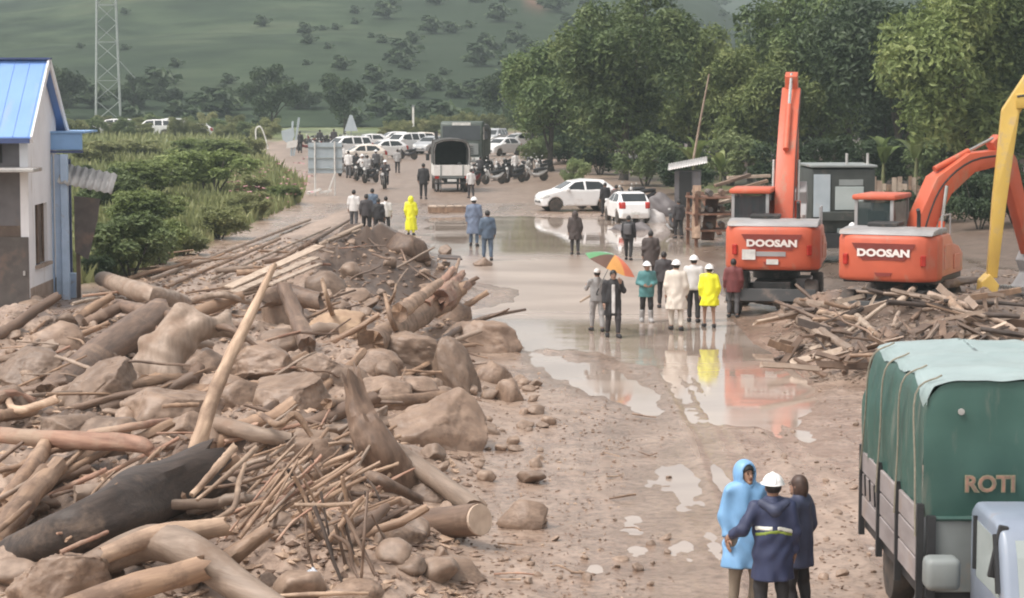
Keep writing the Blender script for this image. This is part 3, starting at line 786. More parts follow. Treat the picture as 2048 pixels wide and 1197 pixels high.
# further pieces one can pick out
for lab, pts, r, m in [
    ('dark bare branch reaching out over the flood water', [(868, 690, .3), (935, 650, .5), (985, 632, .7), (1050, 620, .75)], [7, 6, 5, 2.5], 'wood_brown'),
    ('thin forked twig over the water beside the dark branch', [(960, 640, .6), (1005, 625, .8), (1018, 618, .9)], [4, 3, 1.5], 'wood_brown'),
    ('tan log at the left edge slanting up between smaller ones', [(-10, 1085, .2), (50, 1005, .4), (115, 935, .5)], [24, 24, 20], 'wood_tan'),
    ('second tan log behind the slanting one at the left edge', [(15, 1000, .3), (60, 940, .45), (95, 885, .5)], [17, 18, 14], 'wood_tan'),
    ('short log end poking in at the left edge', [(-15, 800, .3), (25, 790, .35), (62, 802, .3)], [14, 12, 9], 'wood_red'),
    ('bent pale branch by the left edge below the block boulder', [(10, 790, .3), (35, 822, .3), (110, 800, .35)], [7, 9, 9], 'wood_pale'),
    ('thin grey pole lying at the left edge under the house wall', [(-10, 722, .2), (30, 712, .3), (75, 685, .35)], [7, 7, 6], 'wood_grey'),
    ('tan log propped beside the hanging roots', [(425, 1145, .2), (480, 1100, .5), (535, 1062, .65)], [20, 20, 15], 'wood_tan'),
    ('thick pale stick, left one of the three leaning together', [(385, 990, .6), (425, 945, .7), (467, 897, .8)], [6, 8, 9], 'wood_pale'),
    ('forked pale stick, middle one of the three leaning together', [(395, 1000, .6), (455, 950, .7), (512, 897, .8)], [4, 5, 6], 'wood_pale'),
    ('crooked pale stick, right one of the three leaning together', [(425, 1043, .6), (468, 1015, .65), (478, 965, .7), (490, 930, .75)], [4, 6, 6, 4], 'wood_pale'),
    ('curved root hooking over behind the fan of sticks', [(520, 828, .4), (555, 850, .6), (590, 830, .7), (622, 870, .5)], [6, 7, 8, 5], 'wood_tan'),
    ('white stick lying level across the fan of sticks', [(590, 1010, .7), (650, 1011, .7), (698, 1008, .7)], [4, 5, 5], 'wood_pale'),
    ('thin upright stick left of the dark soil mound', [(668, 640, .2), (655, 600, .7), (645, 560, 1.1)], [6, 5, 4], 'wood_pale'),
    ('thin forked stick leaning on the torn root log', [(805, 682, .3), (783, 640, .7), (770, 590, 1.1)], [7, 6, 4], 'wood_tan'),
    ('short twig fork on the dark soil mound', [(775, 612, .9), (788, 590, 1.2), (792, 570, 1.4)], [4, 3, 2], 'wood_pale'),
    ('dark bent branch crossing behind the upright pale pole', [(395, 680, .6), (450, 655, .9), (520, 697, .5)], [8, 7, 4], 'wood_brown'),
    ('grey log lying behind the arched stump', [(300, 720, .4), (350, 690, .5), (420, 690, .4)], [12, 12, 9], 'wood_grey'),
    ('dark leaning trunk between the pole and the soil mound', [(615, 690, .2), (590, 630, .7), (570, 580, 1.0)], [18, 16, 14], 'wood_brown'),
    ('thick dark piece lying under the boards on the bank', [(520, 600, .5), (575, 590, .6), (630, 600, .5)], [18, 22, 18], 'wood_brown'),
    ('thin pole on the ground beside the blue posts', [(145, 608, .3), (180, 600, .3), (222, 594, .3)], [3.5, 3.5, 3], 'board'),
    ('brown branch on the slope above the sawn log', [(700, 940, .5), (760, 960, .5), (840, 1000, .3)], [10, 12, 9], 'wood_brown'),
    ('long thin branch lying along the bottom edge', [(560, 1192, .3), (650, 1188, .35), (735, 1187, .3)], [4, 5, 3], 'wood_pale'),
    ('leaning thin rod in front of the hanging roots', [(722, 1170, .1), (728, 1080, .7), (735, 985, 1.1)], [3, 3, 3], 'wood_brown'),
    ('brown log half sunk in the mud beside the round boulder', [(440, 850, .3), (500, 865, .35), (570, 880, .3)], [16, 18, 15], 'wood_grey'),
    ('grey branch at the crest left of the boards', [(390, 600, .5), (440, 590, .6), (500, 606, .5)], [7, 7, 5], 'wood_grey'),
    ('dark log lying at the crest behind the arched stump', [(230, 610, .3), (300, 625, .4), (370, 640, .4)], [14, 15, 12], 'wood_brown'),
]:
    Lg('branch' if max(r) < 11 else 'log', lab, 'branch' if max(r) < 11 else 'log', pts, r, m, n=10 if max(r) < 11 else 14)
# boards stacked on the bank
for lab, a, b, wpx in [('whitish board, uppermost of the three on the muddy bank', (458, 575), (640, 492), 14), ('whitish board, middle one of the three on the muddy bank', (470, 585), (632, 515), 12), ('narrow whitish board, lowest of the three on the muddy bank', (540, 570), (640, 528), 8)]:
    A = T(a[0], a[1], .45); C = T(b[0], b[1], .45); pm = F / A.y
    mb = MB(); Ln = (C - A).length
    mb.box((0, 0, 0), (wpx / pm * 1.6, .05, Ln))
    o = mb.obj('board', 'board', bevel=.008, seg=1); o.location = (A + C) / 2; o.rotation_mode = 'QUATERNION'
    o.rotation_quaternion = (C - A).to_track_quat('Z', 'Y') @ Euler((0, 0, R(6))).to_quaternion()
    tag(o, lab, 'board', 'boards on the bank')
# long poles washed along the bank
for lab, a, b, r, m in [
    ('longest grey pole along the green side of the muddy bank', (300, 560), (620, 440), 4, 'wood_grey'),
    ('long brown pole, second along the muddy bank', (330, 575), (560, 478), 4, 'wood_tan'),
    ('long thin pole, third along the muddy bank', (420, 560), (660, 455), 3, 'board'),
    ('dark pole on the bank nearest the boards', (560, 520), (700, 440), 4, 'wood_brown'),
    ('short white pole on the bank crest', (560, 462), (600, 446), 4, 'board'),
    ('white pole sticking out of the bank toward the waiting group', (640, 490), (722, 452), 5, 'board'),
    ('upper white pole beside the waiting group', (655, 482), (720, 460), 3, 'board')]:
    Lg('pole', lab, 'pole', [(*a, .12), ((a[0] + b[0]) / 2, (a[1] + b[1]) / 2, .14), (*b, .12)], [r, r, r * .8], m, n=8, rough=.05)

# ---- words that place a loose piece next to something one can find
ORD = 'first second third fourth fifth sixth seventh eighth ninth tenth eleventh twelfth thirteenth fourteenth fifteenth sixteenth seventeenth eighteenth nineteenth twentieth twenty-first twenty-second twenty-third twenty-fourth twenty-fifth twenty-sixth twenty-seventh twenty-eighth twenty-ninth thirtieth'.split()
MARKS = [('the upright pale pole', 450, 740), ('the huge dark trunk', 230, 1020), ('the peeled pinkish log', 130, 878), ('the thick dark log', 200, 715), ('the arched stump', 350, 690),
         ('the largest boulder', 870, 880), ('the sawn log', 880, 1050), ('the splintered stump', 735, 870), ('the torn root log', 850, 620), ('the soil mound top', 760, 500), ('the boards on the bank', 550, 540),
         ('the smooth pale root', 390, 1110), ('the horizontal brown log', 780, 800), ('the speckled pale log', 860, 950), ('the lone boulder on the mud', 1052, 1038), ('the humped front boulder', 128, 1160),
         ('the house corner', 60, 640), ('the grey log by the shed', 280, 580), ('the round muddy boulder', 592, 815), ('the leaning road side boulder', 922, 775), ('the hanging roots', 660, 1080), ('the white level stick', 645, 1010),
         ('the dark branch over the water', 960, 640), ('the trio of people', 1550, 1060), ('the lorry', 1740, 1000), ('the second excavator tyre', 1690, 600), ('the yellow arm', 1980, 620), ('the lorry roof', 1880, 720), ('the first excavator', 1550, 600),
         ('the pale flat boulder', 205, 800), ('the tan boulder', 683, 668), ('the rubble corner', 1022, 800), ('the yellow reflection', 1415, 740)]
CW = {'wood_pale': 'pale', 'wood_tan': 'tan', 'wood_red': 'reddish', 'wood_grey': 'grey', 'wood_brown': 'brown', 'board': 'whitish', 'wood_dark': 'blackish'}
def near(px, py):
    n, x, y = min(MARKS, key=lambda q: (q[1] - px) ** 2 + ((q[2] - py) * 1.2) ** 2)
    dx, dy = px - x, py - y
    if abs(dx) < 18 and abs(dy) < 18: w = 'right at'
    elif abs(dx) > 2.2 * abs(dy): w = 'left of' if dx < 0 else 'right of'
    elif abs(dy) > 2.2 * abs(dx): w = 'above' if dy < 0 else 'below'
    else: w = ('above' if dy < 0 else 'below') + (' and left of' if dx < 0 else ' and right of')
    return w + ' ' + n
# ---- random sticks and stones, shared meshes, each its own object
rnd = random.Random(5)
STK = []
for i in range(8):
    r2 = random.Random(100 + i)
    pth = [Vector((r2.uniform(-.05, .05), r2.uniform(-.05, .05), -.5)), Vector((r2.uniform(-.06, .06), r2.uniform(-.06, .06), -.15)), Vector((r2.uniform(-.06, .06), r2.uniform(-.06, .06), .2)), Vector((r2.uniform(-.05, .05), 0, .5))]
    me, o, q = log_mesh(pth, [.024, .022, .021, .013], 200 + i, 9, .26, 1.6, 4)
    STK.append(me)
STR = []
for i in range(8):
    r2 = random.Random(500 + i)
    pth = [Vector((r2.uniform(-.006, .006), r2.uniform(-.006, .006), -.5)), Vector((r2.uniform(-.008, .008), r2.uniform(-.008, .008), -.15)), Vector((r2.uniform(-.01, .01), r2.uniform(-.01, .01), .2)), Vector((r2.uniform(-.008, .008), 0, .5))]
    me, o, q = log_mesh(pth, [.024, .0225, .021, .0175], 600 + i, 12, .2, 1.2, 4)
    STR.append(me)
STKM = {}
def stick_me(i, m):
    k = (i, m)
    if k not in STKM:
        c = (STK[i] if i < 8 else STR[i - 8] if i < 16 else PLK[(i - 16) % 6]).copy(); c.materials.clear(); c.materials.append(M[m]); STKM[k] = c
    return STKM[k]
PLK = []
for i in range(6):
    r2 = random.Random(700 + i); v = []; f = []
    for q, z in enumerate(np.linspace(-.5, .5, 5)):
        bx, by = r2.uniform(-.004, .004), r2.uniform(-.006, .006)
        for x, y in ((-1, -1), (1, -1), (1, 1), (-1, 1)):
            v.append((bx + x * .034 * r2.uniform(.88, 1.06), by + y * .011 * r2.uniform(.85, 1.1), z + (r2.uniform(-.05, .05) if q in (0, 4) else 0)))
    for q in range(4):
        for k in range(4): f.append((q * 4 + k, q * 4 + (k + 1) % 4, q * 4 + 4 + (k + 1) % 4, q * 4 + 4 + k))
    f += [(3, 2, 1, 0), (16, 17, 18, 19)]
    PLK.append(new_mesh('plank', v, f))
def stick(px, py, lift, Ln, th, az, el, m, label, group, name='stick'):
    p = T(px, py, lift)
    o = bpy.data.objects.new(name, stick_me(rnd.randrange(8) + (16 if name == 'plank' else 8 if th > .055 or rnd.random() < .35 else 0), m)); COL.objects.link(o)
    d = Vector((math.cos(az) * math.cos(el), math.sin(az) * math.cos(el), math.sin(el)))
    o.location = p; o.rotation_mode = 'QUATERNION'; o.rotation_quaternion = d.to_track_quat('Z', 'Y') @ Euler((0, 0, rnd.uniform(0, 6.28))).to_quaternion()
    o.scale = (th / .045, th / .045, Ln)
    kind = ('thick ' if th > .075 else 'thin ' if th < .035 else '') + ('long ' if Ln > 1.2 else 'short ' if Ln < .6 else '') + CW.get(m, 'brown')
    pose = 'lying' if abs(el) < .25 else 'leaning' if abs(el) < .8 else 'hanging' if el < 0 else 'standing'
    tag(o, '%s %s %s %s' % (kind, 'root' if pose == 'hanging' else name, pose, near(px, py)), name if name != 'stick' else 'stick', group)
WM = ['wood_pale', 'wood_tan', 'wood_tan', 'wood_tan', 'wood_red', 'wood_grey', 'wood_brown', 'wood_brown']
for cnt, x0, x1, y0, y1, az0, az1, el0, el1, L0, L1, t0, t1, lab, grp, ws in [
    (62, 480, 770, 850, 1045, 0.1, 1.1, 0.15, 0.9, .5, 1.5, .03, .07, 'splintered pale stick in the fan of sticks at the front of the heap', 'sticks of the fan', WM[:6]),
    (22, 590, 770, 960, 1120, -.6, .6, -1.4, -.9, .5, 1.1, .02, .05, 'thin dark root hanging below the fan of sticks', 'hanging roots', ['wood_brown', 'wood_dark', 'wood_tan']),
    (38, 0, 400, 900, 1090, .3, 1.5, 0, .6, .4, 1.3, .03, .09, 'broken stick lying among the logs at the front left', 'sticks at the front left', WM),
    (28, 0, 620, 640, 880, -.5, 3.6, -.1, .4, .5, 1.6, .03, .08, 'broken stick lying among the boulders in the middle of the heap', 'sticks in the middle of the heap', WM),
    (30, 560, 930, 640, 860, -.6, 3.6, -.1, .5, .4, 1.2, .025, .06, 'stick lying between the boulders beside the road', 'sticks by the road side boulders', WM),
    (20, 600, 900, 470, 640, -.6, 3.6, -.1, .5, .4, 1.2, .03, .07, 'twig caught in the dark soil mound', 'twigs in the soil mound', ['wood_brown', 'wood_brown', 'wood_dark', 'wood_grey']),
    (20, 200, 720, 480, 640, .1, .9, -.1, .2, .6, 1.8, .03, .08, 'stick washed against the muddy bank', 'sticks on the bank', WM),
    (12, 940, 1340, 760, 1180, -1, 4, -.05, .1, .15, .5, .015, .03, 'small twig lying on the trampled mud', 'twigs on the mud', WM)]:
    for i in range(cnt):
        stick(rnd.uniform(x0, x1), rnd.uniform(y0, y1), rnd.uniform(.05, .5) if el1 > .15 or el0 < -.5 else .05, rnd.uniform(L0, L1), rnd.uniform(t0, t1), rnd.uniform(az0, az1), rnd.uniform(el0, el1), rnd.choice(ws), lab, grp)
for cnt, x0, x1, y0, y1, az0, az1, el0, el1, L0, L1, t0, t1 in [(26, 0, 640, 620, 860, .1, 1.3, -.05, .45, 1.0, 2.6, .14, .32), (16, 560, 930, 580, 760, .0, 1.2, 0, .5, .8, 2.2, .08, .2), (18, 0, 420, 880, 1080, .3, 1.4, 0, .5, .9, 2.0, .1, .24), (16, 420, 820, 930, 1090, -.3, 1.2, -.1, .5, .7, 1.5, .07, .15), (16, 220, 700, 520, 650, .2, .9, 0, .3, 1.0, 2.6, .08, .2)]:
    for i in range(cnt):
        stick(rnd.uniform(x0, x1), rnd.uniform(y0, y1), rnd.uniform(.0, .25), rnd.uniform(L0, L1), rnd.uniform(t0, t1), rnd.uniform(az0, az1), rnd.uniform(el0, el1), rnd.choice(['wood_tan', 'wood_grey', 'wood_brown', 'wood_brown', 'wood_tan']), '', 'loose logs in the heap', 'log')
RK = [rock_mesh(300 + i, 3, 10, .16) for i in range(7)]
for me in RK: me.materials.append(M['stone'])
def stone(px, py, s, label, group):
    p = T(px, py, s * .25)
    o = bpy.data.objects.new('stone', rnd.choice(RK)); COL.objects.link(o)
    o.location = p; o.scale = (s * rnd.uniform(.7, 1.2), s * rnd.uniform(.7, 1.2), s * rnd.uniform(.45, .8)); o.rotation_euler = (rnd.uniform(-.4, .4), rnd.uniform(-.4, .4), rnd.uniform(0, 6.3))
    tag(o, '%s stone %s' % ('small muddy' if s < .09 else 'fist sized brown' if s < .15 else 'larger mud coated', near(px, py)), 'stone', group)
for cnt, x0, x1, y0, y1, s0, s1, lab, grp in [
    (46, 930, 1100, 750, 960, .05, .17, 'stone in the rubble spilling from the heap onto the road', 'rubble stones by the road'),
    (26, 960, 1340, 940, 1190, .03, .09, 'small stone on the trampled mud', 'small stones on the mud'),
    (110, 0, 900, 640, 1190, .08, .3, 'muddy stone lodged in the log heap', 'stones in the heap'),
    (28, 1560, 1760, 760, 1190, .025, .08, 'small stone on the mud beside the green truck', 'small stones beside the truck'),
    (30, 640, 900, 480, 640, .08, .26, 'dark stone in the soil mound', 'stones of the soil mound'),
    (26, 0, 330, 620, 760, .08, .2, 'stone in the rubble at the foot of the house', 'rubble stones by the house')]:
    for i in range(cnt):
        stone(rnd.uniform(x0, x1), rnd.uniform(y0, y1), rnd.uniform(s0, s1) * (1 if rnd.random() < .85 else 1.6), lab, grp)
# fine litter nobody could count: chips, twigs and pebbles strewn over heap and mud
def litter(name, label, boxes, m, seed):
    r = np.random.RandomState(seed); V = []; Fc = []
    for cnt, x0, x1, y0, y1, s0, s1 in boxes:
        px = r.uniform(x0, x1, cnt); py = r.uniform(y0, y1, cnt)
        for i in range(cnt):
            g = G(px[i], py[i], .5 if x1 < 960 else 0.03)
            V.append((g.x, g.y)); Fc.append(r.uniform(s0, s1))
    A = np.array(V); S = np.array(Fc); h = hgrid(A[:, 0], A[:, 1])
    keep = h > 0.012
    A = A[keep]; S = S[keep]; h = h[keep]; n = len(A)
    base = np.array([(-1, 0, 0), (0, .22, 0), (1, .05, 0), (0, -.22, 0), (0, 0, .22), (0, 0, -.22)])
    tri = np.array([(0, 3, 4), (3, 2, 4), (2, 1, 4), (1, 0, 4), (3, 0, 5), (2, 3, 5), (1, 2, 5), (0, 1, 5)])
    az = r.uniform(0, 6.28, n); el = r.uniform(-.25, .35, n); asp = r.uniform(.8, 3.5, n)
    b = base[None] * np.stack([S, S * asp * .6, S * asp * .6], 1)[:, None, :]
    ce, se = np.cos(el)[:, None], np.sin(el)[:, None]; x = b[..., 0] * ce - b[..., 2] * se; z = b[..., 0] * se + b[..., 2] * ce
    ca, sa = np.cos(az)[:, None], np.sin(az)[:, None]
    W = np.stack([x * ca - b[..., 1] * sa + A[:, 0:1], x * sa + b[..., 1] * ca + A[:, 1:2], z + h[:, None] + (S * .15)[:, None]], -1)
    f = (tri[None] + (np.arange(n) * 6)[:, None, None]).reshape(-1, 3)
    tag(link(name, new_mesh(name, W.reshape(-1, 3), f), m), label, None, None, 'stuff')
litter('wood_litter', 'fine splinters and twigs strewn over the debris heap', [(3000, -80, 930, 640, 1230, .03, .14), (1500, 200, 900, 480, 660, .03, .14), (200, 930, 1250, 700, 1200, .015, .05)], 'wood_pale', 3)
litter('dark_litter', 'fine dark bark and mud clods strewn over the debris heap', [(4500, -80, 960, 600, 1230, .03, .13), (1500, 200, 900, 470, 640, .04, .14), (1500, 940, 1350, 740, 1230, .01, .05), (900, 1480, 1780, 660, 1230, .01, .05)], 'wood_brown', 4)
# ------------------------------------------------------------------ vegetation
def leaf_mat(name, lo, mid, hi, scale=0.5):
    m = bpy.data.materials.new(name); m.use_nodes = True
    t = m.node_tree; N = t.nodes; L = t.links; b = N['Principled BSDF']
    b.inputs['Roughness'].default_value = 0.5; b.inputs['Specular IOR Level'].default_value = 0.35
    tc = N.new('ShaderNodeTexCoord'); oi = N.new('ShaderNodeObjectInfo')
    ad = N.new('ShaderNodeVectorMath'); ad.operation = 'ADD'; L.new(tc.outputs['Object'], ad.inputs[0]); L.new(oi.outputs['Location'], ad.inputs[1])
    n = N.new('ShaderNodeTexNoise'); n.inputs['Scale'].default_value = scale; n.inputs['Detail'].default_value = 4; n.inputs['Roughness'].default_value = .7
    L.new(ad.outputs[0], n.inputs['Vector'])
    r = N.new('ShaderNodeValToRGB'); e = r.color_ramp.elements; e.new(.5)
    for k, (p, c) in enumerate([(.33, lo), (.5, mid), (.68, hi)]): e[k].position = p; e[k].color = (*c, 1)
    L.new(n.outputs['Fac'], r.inputs['Fac'])
    hv = N.new('ShaderNodeHueSaturation'); mr = N.new('ShaderNodeMapRange'); mr.inputs['To Min'].default_value = .82; mr.inputs['To Max'].default_value = 1.18
    L.new(oi.outputs['Random'], mr.inputs['Value']); L.new(mr.outputs[0], hv.inputs['Value']); L.new(r.outputs['Color'], hv.inputs['Color'])
    L.new(hv.outputs[0], b.inputs['Base Color'])
    tr = N.new('ShaderNodeBsdfTranslucent'); L.new(hv.outputs[0], tr.inputs['Color'])
    mx = N.new('ShaderNodeMixShader'); mx.inputs[0].default_value = .3
    L.new(b.outputs[0], mx.inputs[1]); L.new(tr.outputs[0], mx.inputs[2]); L.new(mx.outputs[0], N['Material Output'].inputs['Surface'])
    M[name] = m
leaf_mat('leaf_mid', (0.061, 0.094, 0.037), (0.131, 0.183, 0.068), (0.243, 0.29, 0.117))
leaf_mat('leaf_yellow', (0.09, 0.125, 0.04), (0.19, 0.235, 0.08), (0.34, 0.37, 0.15))
leaf_mat('leaf_dark', (0.026, 0.045, 0.023), (0.054, 0.083, 0.039), (0.103, 0.142, 0.064))
leaf_mat('leaf_olive', (0.12, 0.135, 0.055), (0.22, 0.235, 0.10), (0.33, 0.32, 0.16))
leaf_mat('leaf_bank', (0.09, 0.13, 0.055), (0.175, 0.225, 0.095), (0.28, 0.32, 0.15))
leaf_mat('leaf_banana', (0.09, 0.13, 0.04), (0.17, 0.22, 0.075), (0.30, 0.33, 0.13))
mat('flower_pink', (0.55, 0.27, 0.30), (0.42, 0.20, 0.22), .7, 5)
def leaf_cloud(name, seed, n, R3, size, lobes, spread=1.0, flat=0.45, droop=0.2, z0=0.0, shell=0.72):
    r = np.random.RandomState(seed)
    R3 = np.array(R3)
    c = r.normal(size=(lobes, 3)); c /= np.linalg.norm(c, axis=1)[:, None] + 1e-9
    c *= (r.uniform(.25, .8, lobes) ** .7)[:, None]; c[:, 2] = c[:, 2] * .9
    lr = r.uniform(.17, .36, lobes) * spread
    w = lr ** 2; k = r.choice(lobes, n, p=w / w.sum())
    d = r.normal(size=(n, 3)); d /= np.linalg.norm(d, axis=1)[:, None]
    d[:, 2] = np.where((d[:, 2] < -.3) & (r.rand(n) < .6), -d[:, 2], d[:, 2])
    rad = lr[k] * (shell + (1.05 - shell) * r.rand(n)) * (1 + .15 * r.normal(size=n))
    p = (c[k] + d * rad[:, None]) * R3
    p[:, 2] += R3[2] + z0
    # each leaf cluster: three leaves about one point
    nrm = d * .6 + np.array([0, 0, .55]) + .55 * r.normal(size=(n, 3)); nrm /= np.linalg.norm(nrm, axis=1)[:, None]
    t = np.cross(nrm, r.normal(size=(n, 3))); t /= np.linalg.norm(t, axis=1)[:, None] + 1e-9
    b = np.cross(nrm, t)
    s = size * r.uniform(.55, 1.35, n)
    L_, W_ = s[:, None], (s * flat)[:, None]
    v = np.stack([p - t * L_ * .5, p + b * W_ * .5 + t * L_ * .05, p + t * L_ * .5 - nrm * L_ * droop, p - b * W_ * .5 + t * L_ * .05], 1).reshape(-1, 3)
    a = np.arange(n) * 4
    f = np.concatenate([np.stack([a, a + 1, a + 2], 1), np.stack([a, a + 2, a + 3], 1)])
    return new_mesh(name, v, f), c * R3 + np.array([0, 0, R3[2] + z0])
def tree_mesh(seed, h, w, leaves, size, trunk_h=.14, lobes=34, m='leaf_mid'):
    "unit meshes: trunk, limbs, crown"
    rz = h * (1 - trunk_h) / 2 * 1.02
    cr, cen = leaf_cloud('crown', seed, leaves, (w / 2, w / 2, rz), size, lobes, z0=h * trunk_h * .85)
    cr.materials.append(M[m])
    rn = random.Random(seed)
    tr = MB(); r0 = h * .022
    mid = Vector((rn.uniform(-.2, .2), rn.uniform(-.2, .2), h * trunk_h * .6)); top = Vector((rn.uniform(-.3, .3), rn.uniform(-.3, .3), h * .62))
    tr.tube(crom([Vector((0, 0, -.25)), mid, top], 5), list(np.linspace(r0 * 1.25, r0 * .45, 11)), 9)
    lm = []
    for i in range(min(8, len(cen))):
        q = MB(); s = mid.lerp(top, rn.uniform(.0, .8)); e = Vector(cen[i])
        q.tube(crom([s, s.lerp(e, .5) + Vector((0, 0, .3)), e], 4), list(np.linspace(r0 * .5, r0 * .12, 9)), 6)
        lm.append(q.mesh('limb', True))
    return tr.mesh('trunk', True), lm, cr
def put_tree(ms, loc, rz, sc, label, group, name='tree'):
    t = thing(name, label, 'tree', loc, rz, group); t.scale = (sc, sc, sc) if not hasattr(sc, '__len__') else sc
    tr, lm, cr = ms
    link('trunk', tr, 'bark', t)
    for l in lm: link('limb', l, 'bark', t)
    link('crown', cr, None, t)
    return t
TM = [tree_mesh(1, 11, 8.5, 17000, .34, m='leaf_mid'), tree_mesh(2, 11, 9, 17000, .36, m='leaf_yellow', lobes=26), tree_mesh(3, 11, 8, 17000, .34, m='leaf_dark'), tree_mesh(4, 12, 8.5, 17000, .36, m='leaf_mid', lobes=30)]
TF = [tree_mesh(5, 8, 8.5, 5000, .5, .2, 14, 'leaf_dark'), tree_mesh(6, 7, 6.5, 4500, .5, .2, 12, 'leaf_dark')]
def gz(px, Y):
    x = (px - 1024) / F * Y
    return Vector((x, Y, H1(x, Y)))
for px, Y, k, s, rz, lab in [
    (1105, 152, 0, .9, .3, 'mid green tree at the left end of the tree line behind the parked cars'),
    (1245, 138, 3, 1.1, 1.2, 'tall bushy green tree above the white hatchback'),
    (1385, 150, 1, .98, 2.2, 'yellowish green tree behind the leaning bamboo pole'),
    (1500, 134, 1, .8, .7, 'low yellowish tree left of the raised orange boom'),
    (1625, 138, 3, 1.12, 4.0, 'tall tree rising straight behind the raised orange boom'),
    (1790, 126, 2, 1.18, 2.9, 'tall dark tree right of the raised orange boom'),
    (1930, 108, 1, 1.06, 5.1, 'large bright yellowish green tree at the right edge'),
    (2080, 112, 3, 1.1, 3.3, 'green tree just beyond the right edge above the yellow arm'),
    (1190, 178, 2, 1.1, 1.0, 'dark tree in the second row above the left tree'),
    (1330, 182, 0, 1.12, 2.0, 'dull green tree in the second row behind the bushy one'),
    (1440, 190, 2, .9, 3.0, 'dark tree in the second row below the gap in the ridge'),
    (1570, 176, 2, 1.1, 4.4, 'dark tree in the second row behind the boom tip'),
    (1700, 160, 2, 1.15, 5.4, 'darkest tree filling the gap right of the boom'),
    (1840, 158, 2, 1.2, .4, 'dark tree in the second row behind the bright right hand tree'),
    (1975, 150, 0, 1.25, 1.9, 'green tree in the second row at the right edge'),
    (1060, 200, 2, .55, 2.6, 'small dark tree beside the white cars at the end of the lot')]:
    put_tree(TM[k], gz(px, Y), rz, s, lab, 'trees behind the machines')
for px, Y, k, s, lab in [
    (548, 268, 0, (1.0, 1.0, 1.05), 'larger round dark tree standing alone before the hill'),
    (690, 262, 1, (.95, .95, 1.12), 'smaller round dark tree right of the larger one before the hill'),
    (130, 290, 1, (1.1, 1.1, 1.2), 'bluish green tree between the house roof and the lattice tower'),
    (268, 300, 0, (.7, .7, .8), 'small tree right of the lattice tower foot'),
    (335, 310, 1, (.8, .8, .7), 'low tree at the hill foot above the white vans'),
    (420, 305, 0, (.75, .75, .6), 'low broad tree at the hill foot left of the larger round tree'),
    (470, 300, 1, (.8, .8, .8), 'tree touching the larger round tree on its left'),
    (610, 300, 0, (.6, .6, .7), 'tree filling the gap between the two round trees'),
    (1010, 255, 1, (.9, .9, 1.0), 'dark tree at the left foot of the tree line'),
    (60, 300, 0, (.8, .8, .9), 'tree hidden low behind the blue roof')]:
    put_tree(TF[k], gz(px, Y), px * .37, s, lab, 'trees at the foot of the hill')
# shrubs
BM = []
for i, m in enumerate(['leaf_bank', 'leaf_dark', 'leaf_olive', 'leaf_yellow']):
    me, _ = leaf_cloud('foliage', 40 + i, 5200, (.5, .5, .5), .075, 22, 1.05, .42, .25, 0, .6); me.materials.append(M[m]); BM.append(me)
st = MB()
for i in range(5):
    a = i * 1.26; st.tube([(0.02 * math.cos(a), .02 * math.sin(a), -.05), (.16 * math.cos(a), .16 * math.sin(a), .35), (.26 * math.cos(a), .26 * math.sin(a), .7)], [.014, .01, .005], 5)
STEM = st.mesh('stem', True); STEM.materials.append(M['bark'])
def bush(px, py, wpx, hpx, k, label, group='shrubs on the left bank', dep=.9, Y=None):
    p = T(px, py) if Y is None else gz(px, Y)
    pm = F / p.y
    t = thing('shrub', label, 'shrub', p, (px * 1.7) % 6.28, group)
    t.scale = (wpx / pm / .95, wpx / pm / .95 * dep, hpx / pm / .95 * (.82 if group == 'shrubs on the left bank' else 1))
    link('foliage', BM[k], None, t); link('stem', STEM, None, t)
for a in [
    (262, 552, 200, 160, 0, 'big green shrub beside the corrugated sheet of the small shed'),
    (325, 530, 130, 120, 3, 'mid green shrub right of the big one by the shed'),
    (300, 470, 170, 120, 3, 'yellowish shrub behind the big one by the shed'),
    (215, 425, 150, 110, 0, 'green shrub just right of the corrugated eaves'),
    (300, 405, 190, 110, 3, 'broad green shrub in the middle of the bank'),
    (425, 392, 190, 120, 3, 'bright green spreading shrub in the middle of the bank'),
    (415, 330, 170, 70, 3, 'bright green shrub on the skyline of the bank'),
    (440, 478, 130, 80, 2, 'pale olive shrub near the planks of the bank'),
    (505, 440, 110, 70, 2, 'pale olive shrub with pink flowers nearby'),
    (570, 408, 80, 50, 3, 'small light green shrub next to the blank sign board'),
    (370, 512, 100, 60, 2, 'green shrub at the bank edge below the pale olive one'),
    (190, 330, 130, 60, 2, 'olive shrub behind the small blue shed'),
    (270, 320, 130, 50, 2, 'olive shrub below the lattice tower'),
    (350, 355, 140, 60, 3, 'light shrub above the broad green one'),
    (500, 320, 70, 55, 2, 'olive shrub at the right end of the bank skyline'),
    (500, 400, 90, 60, 2, 'dry olive shrub left of the pink flowers'),
    (160, 380, 80, 70, 1, 'dark shrub directly behind the corrugated eaves'),
    (190, 560, 90, 70, 1, 'low dark shrub at the foot of the small shed')]: bush(*a)
for a in [
    (1075, 330, 90, 60, 0, 'low green shrub at the left foot of the tree line'), (1130, 325, 90, 70, 1, 'dark shrub below the white car under the trees'),
    (1200, 350, 120, 90, 1, 'dark shrub behind the roof of the white hatchback'), (1290, 372, 150, 110, 0, 'green shrub right behind the white hatchback'),
    (1370, 390, 130, 110, 1, 'dark shrub behind the banana plant'), (1460, 372, 150, 110, 0, 'green shrub left of the raised boom'),
    (1560, 385, 150, 120, 1, 'dark shrub under the boom'), (1660, 385, 150, 130, 1, 'dark shrub behind the dark green truck'),
    (1760, 380, 150, 120, 1, 'dark shrub behind the plank fence'), (1880, 385, 170, 120, 0, 'green shrub right of the plank fence'),
    (1990, 380, 150, 120, 1, 'dark shrub behind the yellow arm'), (1150, 375, 60, 60, 0, 'small green shrub over the nose of the white hatchback')]: bush(*a, group='shrubs under the trees')
